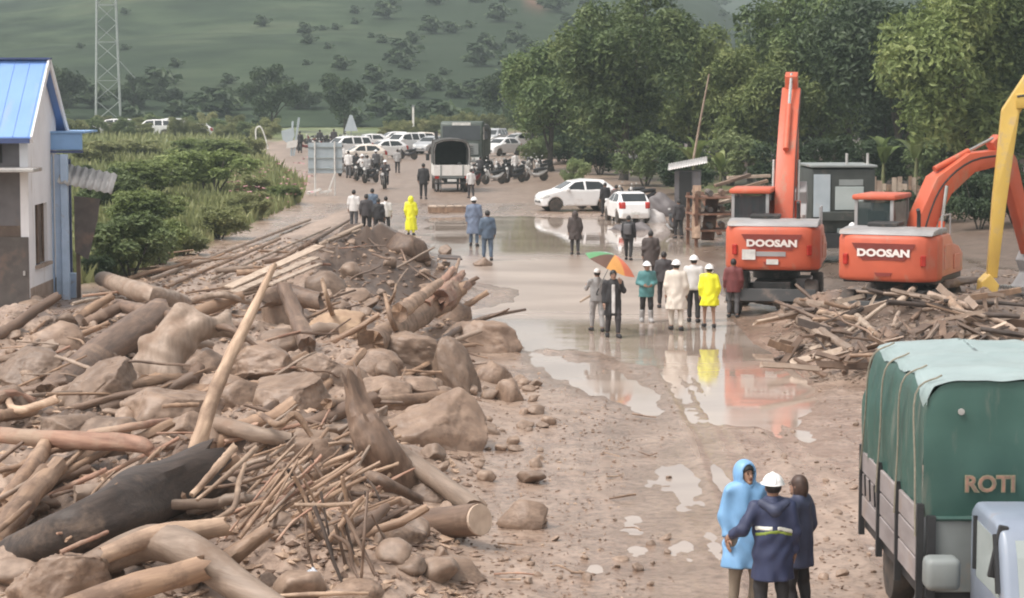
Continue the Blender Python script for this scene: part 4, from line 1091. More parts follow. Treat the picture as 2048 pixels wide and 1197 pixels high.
for a in [(1890, 92, 120, 110, 'dark bush right of the plank fence behind the second boom'), (1960, 88, 130, 130, 'dark bush behind the upper part of the yellow arm'), (2030, 90, 130, 120, 'dark bush at the right edge behind the yellow arm'), (1800, 97, 90, 60, 'low dark bush at the foot of the plank fence'), (1560, 96, 110, 70, 'low dark bush behind the first excavator'), (1500, 94, 100, 70, 'low dark bush right of the scrap rack')]:
    bush(a[0], 0, a[2], a[3], 1, a[4], 'bushes close behind the machines', Y=a[1])
for i in range(26):
    px = 770 + i * 11.5; bush(px, 0, 40, 26 + (i * 7 % 11), 2, ORD[i] + ' pale grassy shrub from the left on the verge behind the parked cars', 'shrubs on the far verge', Y=236 + (i * 13 % 17))
for i in range(30):
    px = -60 + i * 20.5 + (i * 7 % 9); bush(px, 0, 60, 30 + (i * 11 % 17), 2 if i % 3 else 0, ORD[i] + ' clump of scrub from the left along the field edge by the vans', 'scrub along the field edge', Y=225 + (i * 17 % 28))
for i in range(22):
    bush(1150 + i * 45, 0, 170, 150 + (i * 29 % 50), 1, ORD[i] + ' tall dark bush from the left in the hedge behind the trees', 'hedge behind the trees', Y=166 + (i * 23 % 20))
# scrub dotted over the hillside, too small to count
def hill_scrub():
    px, X, Y, Z = HILL; r = np.random.RandomState(8); nv = X.shape[1]
    V = []; Fc = []
    unit, _ = leaf_cloud('u', 77, 95, (.5, .5, .45), .34, 7, 1.2, .6)
    uv = np.array([v.co[:] for v in unit.vertices]); uf = np.array([p.vertices[:] for p in unit.polygons])
    k = 0
    for _ in range(3400):
        i = r.randint(60, 225); j = int(nv * .74 * r.rand() ** 1.3)
        p = px[i]
        dens = .04 + .30 * (1 / (1 + math.exp(-(p - 700) / 90.0))) if p < 1400 else .3
        if j < 6: dens = max(dens, .3)
        if r.rand() > dens: continue
        s = r.uniform(1.0, 3.4) * (1.0 + .4 * (dens > .25))
        V.append(uv * np.array([s * 1.5, s * 1.2, s]) + np.array([X[i, j] + r.uniform(-4, 4), Y[i, j], Z[i, j] - .3])); Fc.append(uf + k * len(uv)); k += 1
    return link('hill_scrub', new_mesh('hill_scrub', np.concatenate(V), np.concatenate(Fc)), 'leaf_dark')
tag(hill_scrub(), 'dark scrub and woods dotted over the hillside', None, None, 'stuff')
# long grass on the bank and verge
def grass():
    r = np.random.RandomState(21); n = 34000
    px = r.uniform(-40, 660, n); py = r.uniform(258, 580, n)
    A = np.array([G(a, b, .2)[:2] for a, b in zip(px, py)])
    k = polydist(GREEN, A[:, 0], A[:, 1]) > -.3; A = A[k]; n = len(A)
    h = hgrid(A[:, 0], A[:, 1]); s = r.uniform(.18, .5, n) * (1 + A[:, 1] / 260)
    a = r.uniform(0, 6.28, n); w = s * .22; lean = r.normal(size=(n, 2)) * .28
    b0 = np.stack([A[:, 0] - w * np.cos(a), A[:, 1] - w * np.sin(a), h - .03], 1); b1 = np.stack([A[:, 0] + w * np.cos(a), A[:, 1] + w * np.sin(a), h - .03], 1)
    t = np.stack([A[:, 0] + lean[:, 0] * s, A[:, 1] + lean[:, 1] * s, h + s], 1)
    v = np.stack([b0, b1, t], 1).reshape(-1, 3); f = np.arange(n * 3).reshape(-1, 3)
    return link('grass', new_mesh('grass', v, f), 'leaf_olive')
tag(grass(), 'long olive grass covering the left bank and field', None, None, 'stuff')
def flowers():
    r = np.random.RandomState(31); V = []; Fc = []; k = 0
    for _ in range(70):
        p = T(r.uniform(440, 630), r.uniform(345, 425)); s = r.uniform(.06, .16); z = r.uniform(.3, 1.1)
        for q in range(3):
            a = r.uniform(0, 6.28); c = np.array(p) + np.array([r.normal() * .15, r.normal() * .15, z])
            V += [c + s * np.array([math.cos(a), math.sin(a), .3]), c + s * np.array([math.cos(a + 2.1), math.sin(a + 2.1), -.1]), c + s * np.array([math.cos(a + 4.2), math.sin(a + 4.2), .5])]
            Fc.append((k, k + 1, k + 2)); k += 3
    return link('flowers', new_mesh('flowers', V, Fc), 'flower_pink')
tag(flowers(), 'pink flowers scattered in the scrub by the sign board', None, None, 'stuff')
# banana plants
def banana_leaf(L_, W_, seed):
    r = random.Random(seed); v = []; f = []; n = 9
    for i in range(n):
        t = i / (n - 1); x = L_ * t; z = L_ * (.95 * t - .62 * t * t); w = W_ * math.sin(math.pi * min(1, t * .92 + .08)) ** .6 * .5 + .01
        j = r.uniform(-.02, .02)
        v += [(x * .75, -w, z + .12 * w + j), (x * .75, 0, z - .05 * W_), (x * .75, w, z + .12 * w - j)]
    for i in range(n - 1):
        a = i * 3; f += [(a, a + 3, a + 4, a + 1), (a + 1, a + 4, a + 5, a + 2)]
    me = new_mesh('leaf', v, f, True); me.materials.append(M['leaf_banana']); return me
BL = [banana_leaf(1.9, .55, 1), banana_leaf(2.2, .6, 2), banana_leaf(1.6, .5, 3)]
mat('banana_stem', (.16, .18, .07), (.10, .09, .045), .6, 4)
def banana(px, py, sc, label, n=7, up=.3):
    p = T(px, py); t = thing('banana_plant', label, 'banana plant', p, 0, 'banana plants'); t.scale = (sc,) * 3
    mb = MB(); mb.tube([(0, 0, -.1), (.03, 0, .9), (.05, .02, 1.7)], [.14, .11, .07], 9); mb.obj('stem', 'banana_stem', t, True)
    for i in range(n):
        o = link('leaf', BL[i % 3], None, t); o.location = (.05, .02, 1.55); o.rotation_euler = (0, -R(10 + 60 * up * ((i * 37 % 10) / 10)) - (.7 if i == 0 else 0), i * 2.4 + px)
banana(1385, 395, 1.05, 'banana plant beside the leaning bamboo pole')
banana(1830, 392, 1.1, 'banana plant behind the second excavator', 6, .8)
banana(1765, 385, .95, 'banana plant left of the one behind the second excavator', 6, .5)
banana(1440, 392, .8, 'small banana plant right of the leaning bamboo pole', 6)
log('bamboo_pole', 'thin bamboo pole leaning up in front of the trees', 'pole', [(1385, 330, None, 112), (1400, 245, None, 112), (1418, 150, None, 112)], [2.6, 2.2, 1.5], 'wood_grey', n=6, rough=.03)
# ------------------------------------------------------------------ house, shed, tower, signs, huts
DIRT = (0.26, 0.18, 0.135)
mat('plaster_white', (0.82, 0.81, 0.83), (0.74, 0.73, 0.75), .8, 1.5, dirt=(0.50, 0.44, 0.39), dirt_amt=.10, dscale=1.2, dstretch=(2.5, 2.5, .35))
mat('plaster_mud', (0.40, 0.31, 0.25), (0.26, 0.19, 0.15), .85, 2, dirt=DIRT, dirt_amt=.2)
mat('wall_grey', (0.17, 0.16, 0.165), (0.12, 0.11, 0.115), .85, 2, dirt=(0.2, 0.15, 0.12), dirt_amt=.1)
mat('wall_brown', (0.17, 0.125, 0.10), (0.10, 0.07, 0.055), .85, 1.5, dirt=(0.26, 0.2, 0.15), dirt_amt=.15)
mat('roof_blue', (0.19, 0.335, 0.68), (0.165, 0.30, 0.62), .5, 1.0, dirt=(0.27, 0.34, 0.50), dirt_amt=.16, dscale=.8, dstretch=(2.5, .5, .5))
mat('trim_blue', (0.25, 0.44, 0.74), (0.20, 0.36, 0.62), .5, 2, dirt=(0.45, 0.36, 0.30), dirt_amt=.06)
mat('trim_navy', (0.06, 0.085, 0.20), None, .5, 2)
mat('post_blue', (0.46, 0.58, 0.76), (0.36, 0.47, 0.62), .5, 3, dirt=DIRT, dirt_amt=.1)
mat('tin', (0.55, 0.53, 0.51), (0.40, 0.38, 0.37), .45, 3, metal=.4, dirt=(0.30, 0.19, 0.13), dirt_amt=.12)
mat('tin_dark', (0.13, 0.11, 0.10), (0.08, 0.065, 0.06), .7, 3, dirt=(0.2, 0.13, 0.1), dirt_amt=.2)
mat('dark', (0.02, 0.018, 0.018), None, .7, 4)
mat('galv', (0.36, 0.39, 0.38), (0.28, 0.30, 0.30), .5, 4, metal=.3)
mat('sign_grey', (0.42, 0.47, 0.50), (0.36, 0.41, 0.44), .55, 3, dirt=(0.40, 0.33, 0.28), dirt_amt=.06)
mat('white_paint', (0.72, 0.70, 0.67), (0.62, 0.59, 0.55), .6, 3, dirt=DIRT, dirt_amt=.08)
def corrugated(w, l, pitch=.1, amp=.02):
    n = int(w / pitch * 4); v = []; f = []
    for i in range(n + 1):
        x = -w / 2 + w * i / n; z = amp * math.sin(2 * math.pi * x / pitch)
        v += [(x, 0, z), (x, l, z), (x, 0, z - .006), (x, l, z - .006)]
    for i in range(n):
        a = i * 4; f += [(a, a + 4, a + 5, a + 1), (a + 2, a + 3, a + 7, a + 6), (a, a + 2, a + 6, a + 4), (a + 1, a + 5, a + 7, a + 3)]
    return new_mesh('sheet', v, f, True)
def house():
    Y0 = 59.0; X1 = (40 - 1024) / F * Y0; Dp = 3.7; Wd = 9.0; ze = 4.95; zr = 6.55
    t = thing('house', 'two storey house with bright blue roof and white gable wall at the left edge', 'house', (X1, Y0, 0), 0)
    mb = MB(); mb.box((-Wd / 2, .1, 4.35), (Wd, .2, 1.2)); mb.obj('upper_wall', 'wall_grey', t)  # shaded front: the shade is put into this dark grey
    mb = MB(); mb.box((-Wd / 2, .1, 3.0), (Wd, .2, 1.5)); mb.obj('middle_wall', 'wall_grey', t)
    mb = MB(); mb.box((-Wd / 2, .11, 1.05), (Wd, .2, 2.4)); mb.obj('lower_wall', 'wall_brown', t)
    # white gable wall: lower leaf with a window opening, upper leaf
    g = MB(); T_ = .22
    for y0, y1, z0, z1 in [(0, .75, 0, 3.05), (2.3, Dp, 0, 3.05), (.75, 2.3, 0, 1.15), (.75, 2.3, 2.85, 3.05)]:
        g.box((T_ / 2 - .0, (y0 + y1) / 2, (z0 + z1) / 2 - .1), (T_, y1 - y0, z1 - z0))
    g.obj('gable_wall_lower', 'plaster_white', t)
    g = MB(); g.prism([(0, 2.95), (Dp, 2.95), (Dp, ze), (Dp / 2, zr - .06), (0, ze)], 'x', .003, T_ + .003); g.obj('gable_wall_upper', 'plaster_white', t)
    m = MB(); m.box((T_ / 2 - .06, 1.52, 1.98), (.05, 1.52, 1.7)); wdw = m.obj('window', 'wall_brown', t)
    for yy in (.82, 1.52, 2.24):
        m = MB(); m.box((T_ / 2 + .0, yy, 1.98), (.05, .07, 1.7)); m.obj('window_frame', 'wood_brown', wdw)
    m = MB(); m.box((T_ + .05, 1.52, 1.1), (.14, 1.75, .08)); m.obj('sill', 'plaster_mud', wdw)
    m = MB(); m.box((T_ + .004, Dp / 2, .22), (.012, Dp, .75)); m.obj('mud_stain', 'plaster_mud', t)
    # roof planes
    for s in (0, 1):
        a = (0 - .55, ze - .42) if s == 0 else (Dp + .55, ze - .42); b = (Dp / 2, zr)
        m = MB(); m.prism([a, b, (b[0], b[1] + .06), (a[0], a[1] + .06)], 'x', -Wd - .3, .42); m.obj('roof', 'roof_blue', t)
    for i in range(22):
        x = .35 - i * .4; m = MB(); m.bar((x, -.55, ze - .42 + .065), (x, Dp / 2, zr + .065), .02, .02); m.obj('roof_seam', 'roof_blue', t)
    m = MB(); m.box((-Wd / 2, Dp / 2, zr + .085), (Wd + 1.0, .34, .05)); m.obj('ridge_cap', 'trim_navy', t)
    m = MB(); m.bar((.46, -.58, ze - .43), (.46, Dp / 2, zr + .03), .05, .2); m.bar((.46, Dp / 2, zr + .03), (.46, Dp + .58, ze - .43), .05, .2); m.obj('barge_board', 'plaster_white', t)
    m = MB(); m.box((-Wd / 2 + .1, -.58, ze - .46), (Wd + .6, .08, .13)); m.obj('gutter', 'trim_navy', t)
    # slab between the storeys and a balcony rail line
    m = MB(); m.box((-Wd / 2 + .25, -.55, 3.74), (Wd + .7, 1.1, .1)); m.obj('canopy_slab', 'tin', t, bevel=.02)
    for x in (-.25, -1.6, -3.0):
        m = MB(); m.box((x, -.01, 1.0), (.9, .06, 1.9)); d = m.obj('door', 'tin_dark', t)
        m = MB(); m.box((x + .33, -.06, 1.0), (.05, .05, .12)); m.obj('handle', 'tin', d)
    for x in (-1.0, -2.9):
        m = MB(); m.box((x, -.008, 4.3), (1.1, .05, .8)); wn = m.obj('window', 'dark', t)
        m = MB(); m.box((x, -.05, 4.3), (.06, .04, .8)); m.obj('window_frame', 'wood_brown', wn)
    # burst lower corner, broken masonry
    for i, (y, z, s) in enumerate([(.1, .1, .35), (.5, .02, .3), (1.1, .05, .28), (-.25, .0, .3), (-.6, .05, .4)]):
        o = link('rubble', RK[i % len(RK)], None, t); o.scale = (s, s, s * .6); o.location = (.35, y, z + .1)
house()
def shed():
    Y0 = 62.0; s = F / Y0; X = lambda px: (px - 1024) / s
    t = thing('shed', 'narrow open shed with blue fascia and pale blue posts beside the house', 'shed', (X(120), Y0, 0), 0)
    ox = X(120)
    z = lambda py: HCAM - (py - HORIZON) / s
    m = MB(); m.box((X(130) - ox, 0, z(283)), (X(166) - X(94), .1, z(267) - z(300))); m.obj('fascia', 'trim_blue', t, bevel=.01)
    m = MB(); m.box((X(130) - ox, -.06, z(303)), (X(168) - X(92), .12, .07)); m.obj('fascia_edge', 'trim_navy', t)
    for px, wd, mm in ((101, .14, 'post_blue'), (116, .16, 'post_blue'), (131, .2, 'post_blue')):
        m = MB(); m.box((X(px) - ox, .02 if px != 131 else -.12, z(308) / 2), (wd, .16, z(308))); m.obj('post', mm, t, bevel=.015)
    m = MB(); m.box((X(104) - ox - .4, 1.4, 1.9), (1.3, .1, 3.9)); m.obj('back_wall', 'trim_navy', t)
    m = MB(); m.box((X(130) - ox, .9, z(268) + .05), (1.15, 2.0, .05)); m.obj('roof_sheet', 'trim_blue', t)
    m = MB(); m.box((X(125) - ox, .55, .35), (.5, .4, .7)); m.obj('crate', 'post_blue', t)
    o = link('corrugated_sheet', corrugated(1.5, .85, .2, .035), 'tin', t); o.location = (X(172) - ox, -.25, z(375)); o.rotation_euler = (R(38), R(12), R(4))
    m = MB(); m.prism([(X(146) - ox, z(392)), (X(198) - ox, z(398)), (X(192) - ox, z(440)), (X(172) - ox, z(520)), (X(146) - ox, z(505))], 'y', .12, .17); m.obj('hanging_panel', 'tin_dark', t)
    m = MB(); m.box((X(150) - ox, .3, 1.2), (.1, .1, 2.4)); m.obj('post', 'wood_brown', t)
shed()
def tower():
    Y0 = 285.0; t = thing('lattice_tower', 'tall galvanised lattice power tower in front of the hill', 'tower', gz(219, Y0), R(12))
    hb, ht, H_ = 1.55, .75, 34.0
    def leg(sx, sy, z): k = hb + (ht - hb) * z / H_; return Vector((sx * k, sy * k, z))
    for sx, sy in ((-1, -1), (1, -1), (1, 1), (-1, 1)):
        m = MB(); m.bar(leg(sx, sy, -.3), leg(sx, sy, H_), .17); m.obj('leg', 'galv', t)
    cs = [(-1, -1), (1, -1), (1, 1), (-1, 1)]
    z = .6; i = 0
    while z < H_ - 2:
        dz = 2.55 - .02 * z
        for k in range(4):
            a, b = cs[k], cs[(k + 1) % 4]
            m = MB(); m.bar(leg(*a, z), leg(*b, z + dz), .11) if (i + k) % 2 == 0 else m.bar(leg(*b, z), leg(*a, z + dz), .11)
            m.obj('brace', 'galv', t)
            if i % 2 == 0:
                m = MB(); m.bar(leg(*a, z), leg(*b, z), .09); m.obj('brace', 'galv', t)
        z += dz; i += 1
    for zz in (24, 28, 32):
        for sx in (-1, 1):
            m = MB(); m.bar(leg(sx, 0, zz), (sx * 4.2, 0, zz + .7), .12); m.bar(leg(sx, 0, zz + 1.2), (sx * 4.2, 0, zz + .7), .09); m.obj('cross_arm', 'galv', t)
    # low side strut seen against the hill
    m = MB(); m.bar(leg(1, -1, 8.2), (3.4, -1.2, 5.9), .12); m.obj('side_strut', 'galv', t)
tower()
def signs():
    p = T(651, 392); Y0 = p.y; s = F / Y0
    t = thing('sign_board', 'blank grey metal sign board seen from behind on two posts', 'sign', p, R(4))
    wd = 68 / s; z0 = (392 - 347) / s; z1 = (392 - 286) / s
    m = MB(); m.box((0, 0, (z0 + z1) / 2), (wd, .03, z1 - z0)); m.obj('panel', 'sign_grey', t, bevel=.006, seg=1)
    for k in range(3):
        m = MB(); m.box((0, -.04, z0 + (z1 - z0) * (.15 + .35 * k)), (wd, .04, .06)); m.obj('rail', 'galv', t)
    for x in (-.3, .28):
        m = MB(); m.tube([(wd * x, -.09, -.2), (wd * x, -.09, z1 + .06)], .045, 8); m.obj('post', 'white_paint', t, True)
    m = MB(); m.bar((wd * .05, -.12, .05), (wd * .3, -.1, z0 + .1), .07); m.obj('brace', 'white_paint', t)
    for i, (a, b) in enumerate([((-.9, -.5), (-.75, .3)), ((-.3, -.45), (.35, -.3)), ((-.75, -.4), (-.2, -.5))]):
        m = MB(); m.bar((a[0], a[1], .18), (b[0], b[1], .18 + .1 * i), .16, .12); o = m.obj('concrete_beam', 'white_paint')
        o.location = p; tag(o, ['short concrete beam left of the sign board foot', 'concrete beam lying in front of the sign board foot', 'tilted concrete beam between the other two at the sign board foot'][i], 'beam', 'beams at the sign')
    q = gz(703, 205); t = thing('warning_sign', 'triangular grey road sign standing above the parked motorbikes', 'sign', q, 0)
    s = F / 205; zb = 1.0 + .2
    hz_ = lambda py: HCAM - (py - HORIZON) / s - q.z
    m = MB(); m.prism([(-.62, hz_(262)), (.62, hz_(262)), (.12, hz_(230)), (-.12, hz_(230))], 'y', -.02, .02); m.obj('plate', 'sign_grey', t, bevel=.01, seg=1)
    m = MB(); m.tube([(0, .06, -.2), (0, .06, hz_(240))], .05, 8); m.obj('post', 'galv', t, True)
    q = gz(827, 238); t = thing('marker_post', 'thin white post on the grassy verge behind the cars', 'post', q, 0)
    m = MB(); m.box((0, 0, 1.5), (.22, .22, 3.4)); m.obj('shaft', 'white_paint', t, bevel=.02); m = MB(); m.box((0, 0, 3.25), (.28, .28, .2)); m.obj('cap', 'galv', t)
    q = gz(1163, 168); s = F / 168; t = thing('marker_post', 'black and white banded post under the left tree', 'post', q, 0)
    for k in range(7):
        m = MB(); m.tube([(0, 0, -.1 + k * .62), (0, 0, .52 + k * .62)], .11 if k % 2 else .112, 8); m.obj('band', 'white_paint' if k % 2 == 0 else 'tin_dark', t, True)
    # bent and broken sign by the road shoulder
    q = T(585, 312); s = F / q.y; t = thing('broken_sign', 'bent pale road sign collapsed on the shoulder beside the standing man', 'sign', q, 0)
    m = MB(); m.prism([(-.9, 2.0), (.1, 2.3), (.2, 1.6), (-.25, .9), (-.8, 1.3)], 'y', -.03, .03); m.obj('plate', 'sign_grey', t, bevel=.01, seg=1)
    m = MB(); m.bar((.1, 0, 0), (.55, .1, 3.1), .16); m.obj('post', 'sign_grey', t); m = MB(); m.bar((-.1, .1, 0), (.05, .05, 2.8), .13); m.obj('post', 'sign_grey', t)
    m = MB(); m.prism([(-.5, .6), (.35, .7), (.45, 1.3), (-.4, 1.15)], 'y', -.14, -.08); m.obj('plate', 'white_paint', t)
    q = T(525, 300); t = thing('pipe_hoop', 'bent white pipe hoop at the end of the bank skyline', 'pipe', q, 0)
    s = F / q.y
    pts = [((px - 525) / s, 0, (300 - py) / s) for px, py in [(513, 290), (512, 262), (518, 254), (524, 258), (532, 280), (536, 298)]]
    m = MB(); m.tube(crom([Vector(a) for a in pts], 5), .07, 7); m.obj('hoop', 'white_paint', t, True)
signs()
def huts():
    Y0 = 108.0; s = F / Y0; p = gz(1375, Y0)
    t = thing('tin_hut', 'small dark hut with a pale slanting tin roof below the banana plant', 'hut', p, R(-6))
    z = lambda py: HCAM - (py - HORIZON) / s - p.z
    m = MB(); m.box((0, .8, z(342) / 2), (1.25, 1.6, z(342))); m.obj('wall', 'wall_grey', t)
    m = MB(); m.box((-.1, -.02, .85), (.6, .06, 1.7)); d = m.obj('door', 'dark', t)
    o = link('roof', corrugated(1.9, 2.3, .12, .02), 'tin', t); o.location = (0, -.3, z(332)); o.rotation_euler = (R(6), R(-11), 0)
    # plank fence
    Y1 = 98.0; s = F / Y1; p = gz(1735, Y1)
    t = thing('plank_fence', 'rough upright plank fence behind the second excavator cab', 'fence', p, R(-3))
    rn = random.Random(3); x = 0
    while x < 6.4:
        w_ = rn.uniform(.14, .26); h_ = rn.uniform(1.35, 1.75)
        m = MB(); m.box((x + w_ / 2, rn.uniform(-.03, .03), h_ / 2 + .0), (w_ - .02, .035, h_), (0, R(rn.uniform(-2, 2)), 0)); m.obj('plank', rn.choice(['board', 'wood_grey', 'wood_tan', 'board']), t); x += w_
    m = MB(); m.box((3.2, .07, 1.1), (6.4, .06, .09)); m.obj('rail', 'wood_brown', t); m = MB(); m.box((3.2, .07, .4), (6.4, .06, .09)); m.obj('rail', 'wood_brown', t)
    # scrap timber and rusty frame stacked left of the first excavator
    mat('rust', (0.24, 0.115, 0.07), (0.12, 0.06, 0.04), .8, 3, .01, dirt=(0.33, 0.24, 0.17), dirt_amt=.15)
    labs = ['thick tan post', 'rusty curved panel', 'pale bent sheet', 'brown plank', 'short brown plank', 'dark plank', 'leaning rusty beam', 'pale plank']
    for i, (x0, y0, x1, y1, wd, mm) in enumerate([(1392, 478, 1394, 372, 17, 'wood_tan'), (1415, 480, 1425, 395, 26, 'rust'), (1422, 412, 1470, 398, 9, 'board'), (1400, 400, 1535, 362, 10, 'wood_tan'), (1430, 372, 1500, 350, 9, 'wood_brown'), (1410, 440, 1480, 425, 14, 'wood_brown'), (1440, 470, 1402, 385, 10, 'rust'), (1455, 356, 1540, 352, 8, 'board')]):
        Yq = 82 + i * .9; a = P(x0, y0, Yq); b = P(x1, y1, Yq + .8); s = F / Yq
        m = MB(); m.bar((0, 0, -(b - a).length / 2), (0, 0, (b - a).length / 2), wd / s, .12)
        o = m.obj('scrap_timber' if mm != 'rust' else 'scrap_metal', mm, bevel=.01, seg=1); o.location = (a + b) / 2; o.rotation_mode = 'QUATERNION'; o.rotation_quaternion = (b - a).to_track_quat('Z', 'Y')
        tag(o, labs[i] + ' in the scrap stack left of the first excavator', 'scrap', 'scrap stack')
    p = T(1435, 492); s = F / p.y
    t = thing('scrap_rack', 'rusty open frame rack holding the scrap stack', 'rack', p, R(8))
    for x, y in ((-.8, 0), (.9, 0), (-.8, 1.4), (.9, 1.4)):
        m = MB(); m.bar((x, y, -.1), (x, y, 1.9), .11); m.obj('upright', 'rust', t)
    for zz in (.55, 1.15, 1.75):
        m = MB(); m.box((.05, .7, zz), (1.9, 1.5, .06)); m.obj('shelf', 'rust', t)
        for q in range(3):
            m = MB(); m.tube([(-.7 + q * .5, .1 + .2 * q, zz + .16), (-.6 + q * .5, 1.3, zz + .18)], .11, 8); m.obj('drum', 'tin_dark' if q % 2 else 'wood_brown', t, True)
    # grey tarpaulin over a load, and a white crumpled sheet
    mat('tarp_grey', (0.16, 0.14, 0.14), (0.11, 0.095, 0.095), .6, 2, .02, 3)
    mat('sheet_white', (0.66, 0.62, 0.60), (0.5, 0.46, 0.44), .6, 3)
    def lump(name, label, cat, px, py, wpx, hpx, mm, sd):
        p = T(px, py); s = F / p.y; a, h_ = wpx / s / 2, hpx / s
        def fn(X, Y, Z):
            d = ellip(X, Y, Z, (0, 0, 0), (a, a * .8, h_))
            d = smin(d, ellip(X, Y, Z, (a * .45, -.1, 0), (a * .62, a * .6, h_ * .75)), .15)
            return d + a * (.06 * np.sin(X * 4 / a + sd) * np.cos(Y * 5 / a + Z * 3 / a) + .035 * np.sin(X * 9 / a + Z * 8 / a + sd))
        o = link(name, sdf_mesh(name, fn, (-a * 1.4, -a * 1.3, -.2), (a * 1.5, a * 1.3, h_ * 1.3), min(.06, a / 8)), mm); o.location = p; tag(o, label, cat)
    lump('tarpaulin', 'dark grey tarpaulin mound behind the smaller white car', 'tarpaulin', 1318, 432, 75, 44, 'tarp_grey', 1.0)
    lump('plastic_sheet', 'white crumpled plastic sheet right of the smaller white car', 'sheet', 1308, 446, 44, 26, 'sheet_white', 2.0)
    lump('tarpaulin', 'low dark tarpaulin heap behind the men in dark coats', 'tarpaulin', 1262, 462, 80, 16, 'tarp_grey', 3.0)
    mat('plastic_bag', (0.50, 0.52, 0.55), (0.34, 0.36, 0.40), .35, 4)
    lump('plastic_bag', 'grey plastic bag caught under the hanging roots', 'bag', 622, 1182, 44, 40, 'plastic_bag', 4.0)
    # sheet of tin or board half buried beside the water, and the pallet by the blue coats
    p = T(900, 515, .3); m = MB(); m.box((0, 0, 0), (.75, .5, .05), (R(8), R(4), R(10))); o = m.obj('plank', 'tin_dark', bevel=.01); o.location = p; tag(o, 'dark flat plank end jutting from the soil mound over the water', 'plank')
    p = T(900, 425); t = thing('pallet', 'low wooden pallet stack on the road beside the yellow coat', 'pallet', p, R(5))
    for i in range(5):
        m = MB(); m.box((-.8 + i * .4, 0, .28), (.32, .9, .05)); m.obj('slat', 'board', t)
    for y in (-.38, 0, .38):
        m = MB(); m.box((0, y, .13), (2.0, .12, .24)); m.obj('bearer', 'wood_tan', t)
huts()
# ------------------------------------------------------------------ right hand heap of planks and branches
rn = random.Random(12)
for i, (x0, y0, x1, y1, r, m, lab) in enumerate([
    (1552, 605, 1700, 700, 9, 'wood_grey', 'longest grey beam sloping down the front of the plank heap'),
    (1570, 600, 1660, 612, 8, 'wood_grey', 'pale beam along the top left of the plank heap'),
    (1600, 640, 1650, 680, 10, 'wood_grey', 'short grey block in the plank heap'),
    (1680, 600, 1750, 668, 7, 'board', 'pale pole slanting across the tyre of the second excavator'),
    (1790, 612, 1830, 575, 7, 'board', 'pale stick pointing up right in the plank heap'),
    (1640, 625, 1720, 640, 7, 'wood_pale', 'pale plank under the slanting pole'),
    (1700, 700, 1745, 715, 6, 'wood_pale', 'thin stick at the lower corner of the plank heap'),
    (1850, 575, 1950, 560, 9, 'wood_brown', 'brown plank on the crest beside the yellow arm'),
    (1860, 590, 1960, 620, 8, 'wood_grey', 'grey plank below the crest plank'),
    (1900, 600, 1940, 650, 10, 'wood_pale', 'wide pale board leaning on the heap by the yellow arm'),
    (1850, 690, 1980, 655, 7, 'wood_grey', 'long grey pole low in the heap above the green truck'),
    (1740, 660, 1800, 700, 6, 'wood_tan', 'tan stick in the middle of the plank heap'),
    (1880, 640, 1860, 700, 13, 'wood_brown', 'dark stump in the plank heap')]):
    log('beam', lab, 'beam', [(x0, y0, .2), ((x0 + x1) / 2, (y0 + y1) / 2, .25), (x1, y1, .2)], [r, r, r * .85], m, n=7, rough=.14)
for i in range(150):
    stick(rn.uniform(1555, 2040), rn.uniform(585, 740), rn.uniform(.03, .45), rn.uniform(.5, 1.8), rn.uniform(.04, .12), rn.uniform(-.4, 3.4), rn.uniform(-.3, .5), rn.choice(['wood_grey', 'wood_grey', 'wood_grey', 'wood_brown', 'wood_brown', 'wood_brown', 'wood_tan', 'board', 'wood_dark']), '', 'planks of the right hand heap', 'plank' if i % 2 else 'stick')
litter('heap_litter', 'fine splinters strewn over the plank heap on the right', [(1600, 1540, 2060, 600, 770, .03, .14)], 'wood_grey', 9)
# ------------------------------------------------------------------ cars, motorbikes, trucks
mat('car_white', (0.80, 0.79, 0.78), (0.76, 0.75, 0.74), .3, 2, coat=.4, dirt=(0.55, 0.47, 0.40), dirt_amt=.04)
mat('car_cream', (0.78, 0.70, 0.62), (0.72, 0.64, 0.56), .35, 2, coat=.3)
mat('car_grey', (0.42, 0.43, 0.44), (0.36, 0.37, 0.38), .35, 2, coat=.3)
mat('glass', (0.03, 0.035, 0.038), (0.02, 0.024, 0.026), .08, 2)
mat('glass_pale', (0.42, 0.46, 0.45), (0.33, 0.37, 0.36), .2, 1.2)
mat('tyre', (0.035, 0.032, 0.03), (0.10, 0.075, 0.06), .8, 6)
mat('rim', (0.40, 0.39, 0.38), (0.25, 0.24, 0.23), .4, 6, metal=.5)
mat('black_plastic', (0.03, 0.03, 0.032), None, .5, 6)
mat('lamp_clear', (0.7, 0.7, 0.68), None, .15, 6)
mat('lamp_red', (0.45, 0.03, 0.02), None, .25, 6)
mat('plate_white', (0.75, 0.74, 0.70), None, .5, 8)
def wheel_meshes(r, w_):
    a = MB(); ry = Matrix.Rotation(math.pi / 2, 4, 'X')
    a.lathe([(r * .62, -w_ / 2), (r * .93, -w_ / 2), (r, -w_ / 2 * .7), (r, w_ / 2 * .7), (r * .93, w_ / 2), (r * .62, w_ / 2)], 20, ry)
    b = MB(); b.lathe([(r * .1, -w_ * .44), (r * .58, -w_ * .3), (r * .63, -w_ * .47), (r * .63, w_ * .47), (r * .58, w_ * .3), (r * .1, w_ * .44)], 16, ry)
    return a.mesh('tyre', True), b.mesh('rim', True)
